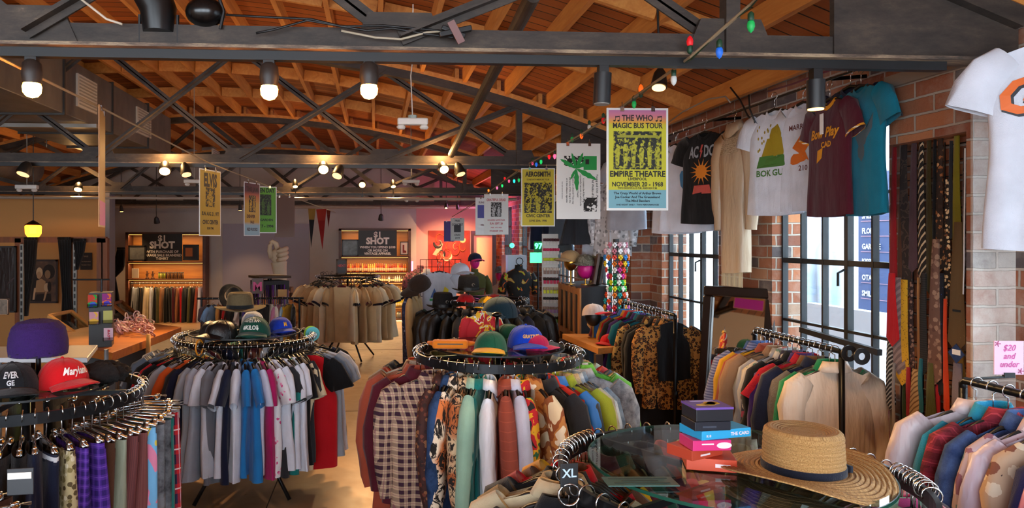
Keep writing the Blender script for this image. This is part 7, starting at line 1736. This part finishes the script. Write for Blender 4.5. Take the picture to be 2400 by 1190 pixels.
p1 = at(1338, 608, 7.6); headstand('bronze head form with the tan cap on the cabinet', p1 + Vector((0, 0, -.03)), zc, .09, GOLD)
cap('tan cap on the bronze head form on the cabinet', (p1.x, p1.y, p1.z - .02), math.radians(-70), cloth('#a8865c'), sc=1.15)
p1 = at(1372, 620, 7.5); headstand('magenta head form beside the tan cap one', p1 + Vector((0, 0, -.05)), zc, .10, PINKH)
cap('camouflage grey cap on the magenta head form', (p1.x, p1.y, p1.z - .01), math.radians(-60), blotch([(0, '#5a5444'), (.5, '#8a8474'), (.55, '#6a6454')], 18), sc=1.15)
for i, (px0, px1, lab, c_) in enumerate(((1392, 1402, 'brown framed mirror leaning on the cabinet, seen nearly edge on', '#5a4238'), (1404, 1412, 'slim dark frame leaning behind the brown one', '#3a3230'))):
    a = at(px0, 592, 7.4); b = at(px1 + 6, 664, 7.5); t = thing('picture_frame', lab, 'frame', (a.x, a.y, zc)); MB().bar((a.x - .02, a.y, zc + .005), (a.x + .05, a.y + .05, zc + .33), .03, .16 + .04 * i, (0, 1, 0)).build('frame', plain(c_, .5), t, bevel=.004); MB().bar((a.x - .036, a.y, zc + .03), (a.x + .034, a.y + .05, zc + .30), .004, .10, (0, 1, 0)).build('glass', plain('#6a6460', .1, .8), t)
# beaded bracelets column
p = at(1444, 680, 6.9); t = thing('bracelet_stand', 'tall column stand carrying bright plastic bracelets against the brick pier', 'stand', (p.x, 6.9, 0)); zt2 = at(1444, 560, 6.9).z
MB().cyl((p.x, 6.9, 0), (p.x, 6.9, zt2), .03).lathe([(.14, 0), (.14, .03)], (p.x, 6.9, 0), 20).build('pole', plain('#2a2a2c', .5), t)
rw = [['#e8e0e0', '#d8a8b0', '#f0f0f0', '#c9788a'], ['#e04a3c', '#d8701c', '#2a7ac0', '#e8c020'], ['#e03c2c', '#c82c8a', '#e8e0d8', '#1c6a4a'], ['#1ca04a', '#e8d820', '#30b85a', '#f0f0e0'], ['#e84c1c', '#18a0a0', '#e87a1c', '#e8e8e8'], ['#e02c2c', '#c83cb0', '#e8981c', '#30b8a0'], ['#1c1c1e', '#d8d8d8', '#8a8a8c', '#e8e8e8'], ['#d8d8d8', '#2a2a2c', '#a8a8aa', '#18181a']]
BN = [['ivory', 'rose', 'white', 'dusty pink'], ['coral', 'orange', 'blue', 'yellow'], ['tomato red', 'magenta', 'cream', 'deep green'], ['leaf green', 'lemon', 'fresh green', 'pale yellow'], ['vermilion', 'teal', 'amber', 'light grey'], ['cherry red', 'violet pink', 'honey', 'aqua'], ['black', 'silver', 'mid grey', 'snow white'], ['pearl grey', 'charcoal', 'smoke grey', 'jet black']]
NR = 15
for ri in range(NR):
    z = zt2 - .05 - ri * .062; cs = rw[int(ri * len(rw) / NR)]
    for k in range(7):
        a = -PI * .95 + PI * .9 * k / 6; R_ = .105 + .02 * math.sin(ri * .8); c_ = cs[(k * 3 + ri) % 4]
        t2 = thing('bead_strand', BN[rw.index(cs)][(k * 3 + ri) % 4] + ' plastic bead loops hanging on the column stand', 'bracelet', (p.x + R_ * math.cos(a), 6.9 + R_ * math.sin(a), z), a + PI / 2, 'bead loops on the column stand')
        link_part('beads', shared(('beads',), lambda: MB().ball((-.014, 0, -.008), .012, 8, 6).ball((.014, 0, -.008), .012, 8, 6).ball((0, 0, .008), .012, 8, 6).ball((0, 0, -.026), .012, 8, 6).tube([(-.02, .004, .02), (0, .004, -.04), (.02, .004, .02)], .003, 5)), plain(c_, .25), t2)
# long dark wooden sign on the pier
a = atX(1486, 500, XP - .01); t = thing('vertical_sign', 'tall narrow dark sign with white lettering on the brick pier', 'sign', (XP - .01, 7.22, 1.4))
z1, z0 = at(1486, 502, 7.2).z, at(1486, 597, 7.2).z; MB().bb(XP - .02, XP - .003, 7.14, 7.36, z0, z1).build('board', plain('#3a2014', .6), t)
for k, s_ in enumerate(('GIVEN', '', 'WE ARE', '1947', 'SOLD')):
    if s_: m = MB(); text(m, s_, .06, plane_frame((XP - .022, 7.25, z1 - .07 - k * .077), (0, -1, 0), (0, 0, 1), (-1, 0, 0)), bold=.02, sx=.9); m.build('lettering', plain('#d8cfc0', .6), t)
# thin hung things near the far windows
garment('tee', C('bluegrey'), (2.45, 9.2, 2.45), math.radians(-50), 'slate blue tee hung before the far window', None, seed=1, sc=.9)
garment('tee', C('white'), (2.4, 10.0, 2.5), math.radians(-50), 'white tee hung high at the far end of the window wall', None, seed=2, sc=.95)
garment('shorts', C('navy'), (2.25, 9.4, 2.22), math.radians(-20), 'navy shorts hanging below the yellow poster', None, seed=2)

# ================================================================ LEFT SIDE: COUNTERS AND FITTING ROOMS
cz = .98; P4 = [atZ(px, py, cz) for px, py in ((262, 826), (425, 766), (300, 750), (60, 790))]
TABW = wood('#8a4f20', '#b8722e', 'x', .7, .35)
def slab(t, P, z0, z1, mt, name): return MB().add([Vector((q.x, q.y, z)) for z in (z0, z1) for q in P], [(0, 3, 2, 1), (4, 5, 6, 7), (0, 1, 5, 4), (1, 2, 6, 5), (2, 3, 7, 6), (3, 0, 4, 7)]).build(name, mt, t, bevel=.004)
t = thing('wooden_counter', 'thick honey wood counter piled with clear bangles', 'counter', ((P4[0].x + P4[2].x) / 2, (P4[0].y + P4[2].y) / 2, 0))
slab(t, P4, cz - .07, cz, TABW, 'countertop')
for q in P4: q2 = q * .97 + (P4[0] + P4[2]) * .015; MB().bb(q2.x - .04, q2.x + .04, q2.y - .04, q2.y + .04, 0, cz - .07).build('leg', plain('#2a1a10', .6), t)
cc = (P4[0] + P4[2]) / 2
MB().box((cc.x - .2, cc.y, cz / 2 - .05), (.8, .35, cz - .2), .3).build('base_cabinet', plain('#1c120c', .6), t)
o = MB().cyl(atZ(369, 790, cz - .0) * 1.0 + Vector((0, -.25, -.35)), atZ(369, 790, cz) + Vector((0, -.25, .06)), .018).build('brass_post', plain('#a87c40', .4), smooth=True); tag(o, 'upright pale wooden post in front of the honey wood counter', 'post')
rr_ = random.Random(8)
for k in range(46):
    u, v = rr_.random(), rr_.random(); q = atZ(272 + u * 84, 790 - v * 18 + u * 2 - 2, cz); lv = rr_.random() * (1 - abs(u - .45) * 1.5) * .15
    t2 = thing('clear_bangle', 'pinkish clear plastic bangle in the pile on the honey wood counter', 'bangle', (q.x, q.y, cz + .03 + max(0, lv)), rr_.uniform(0, 3), 'clear bangles piled on the counter'); t2.rotation_euler = (rr_.uniform(.2, 1.5), rr_.uniform(-.5, .5), rr_.uniform(0, 3))
    link_part('band', shared(('bangle',), lambda: MB().tube([(.04 * math.cos(a * PI / 9), .04 * math.sin(a * PI / 9), 0) for a in range(18)], .006, 6, closed=True)), plain(['#b88a88', '#c9a8a8', '#8a5a5c', '#b3a09a'][k % 4], .15), t2); link_part('clasp', shared(('clasp',), lambda: MB().box((.04, 0, 0), (.014, .012, .014)), False), plain('#c9a0a8', .2), t2)
# glass cases with pine frames
for i, (pts, Yc_, lab) in enumerate((([(115, 740), (166, 729), (213, 768), (184, 786)], 6.9, 'sloping glass display case with a pale pine frame on the counter'), ([(262, 712), (284, 706), (322, 738), (300, 742)], 8.6, 'smaller sloping glass case with an orange wood frame behind the bangles'))):
    Q = [at(px, py, Yc_ + dy) for (px, py), dy in zip(pts, (.1, .55, .35, -.1))]; t = thing('glass_display_case', lab, 'display case', (Q[3].x, Q[3].y, cz))
    f = MB()
    for a, b in zip(Q, Q[1:] + Q[:1]): f.bar(a, b, .035, .03)
    f.build('lid_frame', wood('#a8763c', '#c99a5c', 'x', 1) if i == 0 else wood('#7a4218', '#9a5c28', 'x', 1), t)
    MB().add(Q, [(0, 1, 2, 3)]).build('lid_glass', glass('#b8b8a8', 1.5), t)
    base = [Vector((q.x, q.y, min(cz + .02, Q[3].z))) for q in Q]; m = MB().add(base + [Vector((q.x, q.y, cz - .12)) for q in base], [(0, 1, 2, 3), (0, 4, 5, 1), (1, 5, 6, 2), (2, 6, 7, 3), (3, 7, 4, 0)]); m.build('case_base', plain('#241812', .6), t)
# postcard tower
p = at(238, 745, 5.9); t = thing('postcard_rack', 'black revolving postcard rack with colourful cards on the counter end', 'rack', (p.x, 5.9, 0)); zt2 = at(238, 684, 5.9).z
MB().box((p.x, 5.9, (zt2 + .7) / 2), (.17, .17, zt2 - .7), .25).build('tower', plain('#151517', .5), t); MB().cyl((p.x, 5.9, 0), (p.x, 5.9, .7), .03).build('pole', BLKM, t); MB().lathe([(.2, 0), (.2, .02)], (p.x, 5.9, 0), 20).build('base', BLKM, t)
z_t = at(213, 655, 5.9).z; MB().cyl((p.x, 5.9, zt2), (p.x, 5.9, z_t), .008).cyl((at(170, 655, 5.9).x, 5.9, z_t), (at(257, 655, 5.9).x, 5.9, z_t), .007).build('header_bar', BLKM, t)
for i, (px, py, c_, lab) in enumerate(((217, 705, blotch([(0, '#c03c2c'), (.5, '#2c9a3c'), (.56, '#3a5ac0')], 12), 'red, green and blue postcard'), (250, 702, blotch([(0, '#8a2c7a'), (.5, '#d86a2c'), (.56, '#4a3ac0')], 12), 'purple and orange postcard'), (220, 745, blotch([(0, '#c890a0'), (.5, '#e0b040')], 14), 'pink postcard with a gold figure'), (253, 742, plain('#a8a44a', .5), 'yellow lettered postcard'), (254, 783, plain('#c9a8b8', .5), 'pale postcard with red script'))):
    q = at(px, py, 5.76); t2 = thing('postcard', lab + ' in the black revolving rack', 'postcard', q, .25); MB().box(q, (.068, .003, .098), .25).build('card', c_, t2); MB().box(q + Vector((0, -.004, -.04)), (.078, .012, .03), .25).build('pocket', glass('#c8c8c8', 1.4), t2)
    if i == 4: m = MB(); text(m, 'Love', .04, plane_frame(q + Vector((.012, -.003, -.045)), (0, 0, 1), (-1, 0, 0), (0, -1, 0)), bold=.04, align='LEFT', shear=.3); m.build('lettering', plain('#b01c3c', .5), t2)
# white table behind the purple hat
wz = 1.14; P5 = [atZ(px, py, wz) for px, py in ((-30, 838), (205, 838), (229, 808), (-30, 812))]
t = thing('white_table', 'white folding table behind the purple hat', 'table', ((P5[0].x + P5[2].x) / 2, P5[0].y, 0)); slab(t, P5, wz - .03, wz, plain('#b3b8be', .35), 'tabletop')
for q in P5: MB().cyl((q.x * .97, q.y, 0), (q.x * .97, q.y, wz - .03), .015).build('leg', plain('#8a8f94', .4, .5), t)
# fitting rooms ------------------------------------------------------
FY = 10.0
OAKD = wood('#5c3014', '#8a4c20', 'z', .8, .6)
zt2 = at(60, 558, FY).z
t = thing('fitting_room_frame', 'orange brown timber frame of the curtained fitting rooms', 'frame', (at(120, 700, FY).x, FY, 0))
MB().bb(at(-80, 560, FY).x, at(250, 560, FY).x, FY - .04, FY + .04, zt2 - .06, zt2 + .02).build('header_beam', OAKD, t)
for px in (45, 172, 236, 247): x = at(px, 600, FY).x; MB().bb(x - .04, x + .04, FY - .04, FY + .04, 0, zt2).build('post', OAKD, t)
for px in (55, 179):
    x = at(px, 600, FY).x; s_ = MB().bb(x - .02, x + .025, FY - .06, FY - .04, .3, zt2 - .08).build('sign_strip', plain('#8a8a84', .5), t); d_ = MB()
    for k in range(16): d_.bb(x - .010, x + .014, FY - .064, FY - .058, zt2 - .16 - k * .095, zt2 - .10 - k * .095)
    d_.build('printed_blocks', BLACK, s_)
def curtain(label, xs, Y):
    t = thing('curtain', label, 'curtain', (at(xs[0][0], 600, Y).x, Y, 0)); n_ = len(xs) - 1
    def f(u, v):
        k = v * n_; i = min(int(k), n_ - 1); w_ = k - i
        a = xs[i]; b = xs[i + 1]; l_ = a[0] * (1 - w_) + b[0] * w_; r_ = a[1] * (1 - w_) + b[1] * w_; y_ = a[2] * (1 - w_) + b[2] * w_
        q = at(l_ + (r_ - l_) * u, y_, Y); return Vector((q.x, Y + .03 * math.sin(u * 26), q.z))
    MB().grid(f, 36, 14).build('drape', cloth('#0c0b0d'), t, smooth=True, solid=.01); a = at(xs[0][0], xs[0][2], Y); b = at(xs[0][1], xs[0][2], Y)
    MB().tube([(a.x + (b.x - a.x) * k / 12, Y + .02 * math.sin(k * 2), a.z + .02) for k in range(13)], .02, 6).build('gathered_header', cloth('#0c0b0d'), t)
curtain('black curtain drawn aside at the first fitting room post', [(57, 86, 562), (57, 82, 620), (58, 72, 670), (59, 64, 740)], FY - .1)
curtain('long black curtain in the middle of the fitting rooms', [(136, 165, 562), (142, 164, 630), (146, 165, 690), (144, 172, 760), (140, 178, 850)], FY - .1)
curtain('short black curtain flung to the post with the sign strip', [(172, 200, 565), (176, 196, 590), (178, 186, 620), (179, 182, 632)], FY - .1)
curtain('black curtain tied back beside the drinks shelf unit', [(275, 292, 584), (263, 290, 630), (264, 270, 650), (267, 279, 700), (268, 280, 740)], 14.0)
o = MB().bb(at(-100, 600, 12).x, at(262, 600, 12).x, 12.0, 12.05, 0, at(100, 500, 12).z + .3).build('fitting_room_wall', plain('#c08a50', .8)); tag(o, 'peach plaster partition behind the fitting rooms', 'partition')
o = MB().bb(at(252, 600, 11.8).x, at(262, 600, 11.8).x, 11.7, 11.95, 0, 2.6).build('grey_post', plain('#7a7474', .6)); tag(o, 'plain grey post at the end of the fitting rooms', 'post')
FIGP = NT('sepia'); v = FIGP.noise(FIGP.obj(), 5, 3); FIGP.col(FIGP.ramp(v, [(.35, '#2c180c'), (.55, '#5c3a20'), (.7, '#7a5432')])); FIGP.set(Roughness=.4); FIGP = FIGP.m
el = lambda cx, cy, rx_, ry_: [(cx + rx_ * math.cos(k * PI / 8), cy + ry_ * math.sin(k * PI / 8)) for k in range(16)]
SK = '#b08a64'; HR = '#1c0f08'
framed('large sepia group portrait in a dark frame inside the fitting room', 60, 136, 608, 710, 11.9, FIGP, name='framed_photograph', fr_=plain('#2a140c', .5), blobs=[
 (HR, el(.72, .72, .19, .17)), ('#8a6a4a', el(.68, .66, .09, .10)), (HR, el(.30, .62, .14, .12)), (HR, [(.05, .05), (.3, .05), (.35, .5), (.2, .6), (.05, .45)]), ('#c9a880', el(.43, .70, .10, .12)), (SK, el(.42, .64, .075, .085)), ('#a88058', [(.3, .25), (.6, .25), (.62, .5), (.5, .56), (.34, .52)]), ('#c9a078', [(.22, .08), (.28, .08), (.33, .35), (.27, .35)]),
 (HR, [(.3, .02), (.8, .02), (.78, .22), (.34, .2)]), ('#c0a07c', el(.66, .36, .09, .10)), (HR, el(.74, .38, .06, .12)), ('#b08a64', [(.55, .06), (.6, .06), (.68, .28), (.62, .28)])])
framed('tall dark glazed poster at the far end of the fitting rooms', -10, 38, 576, 732, 9.9, blotch([(0, '#0c0a0e'), (.55, '#181418'), (.68, '#5a4448')], 3, .25, 'LINEAR'))
framed('small bright photo in a silver frame below the tall dark poster', -5, 20, 700, 737, 8.9, blotch([(0, '#1a1614'), (.55, '#8a7a6a')], 12, .4, 'LINEAR'), fr_=CHROME)
sign('small black notice on the fitting room back wall', 188, 215, 592, 632, 11.95, [('SALE', .12, .75, B_), ('NO RETURNS', .09, .45, B_), ('THANK YOU', .09, .25, B_)], '#1c120e', '#8a7058')
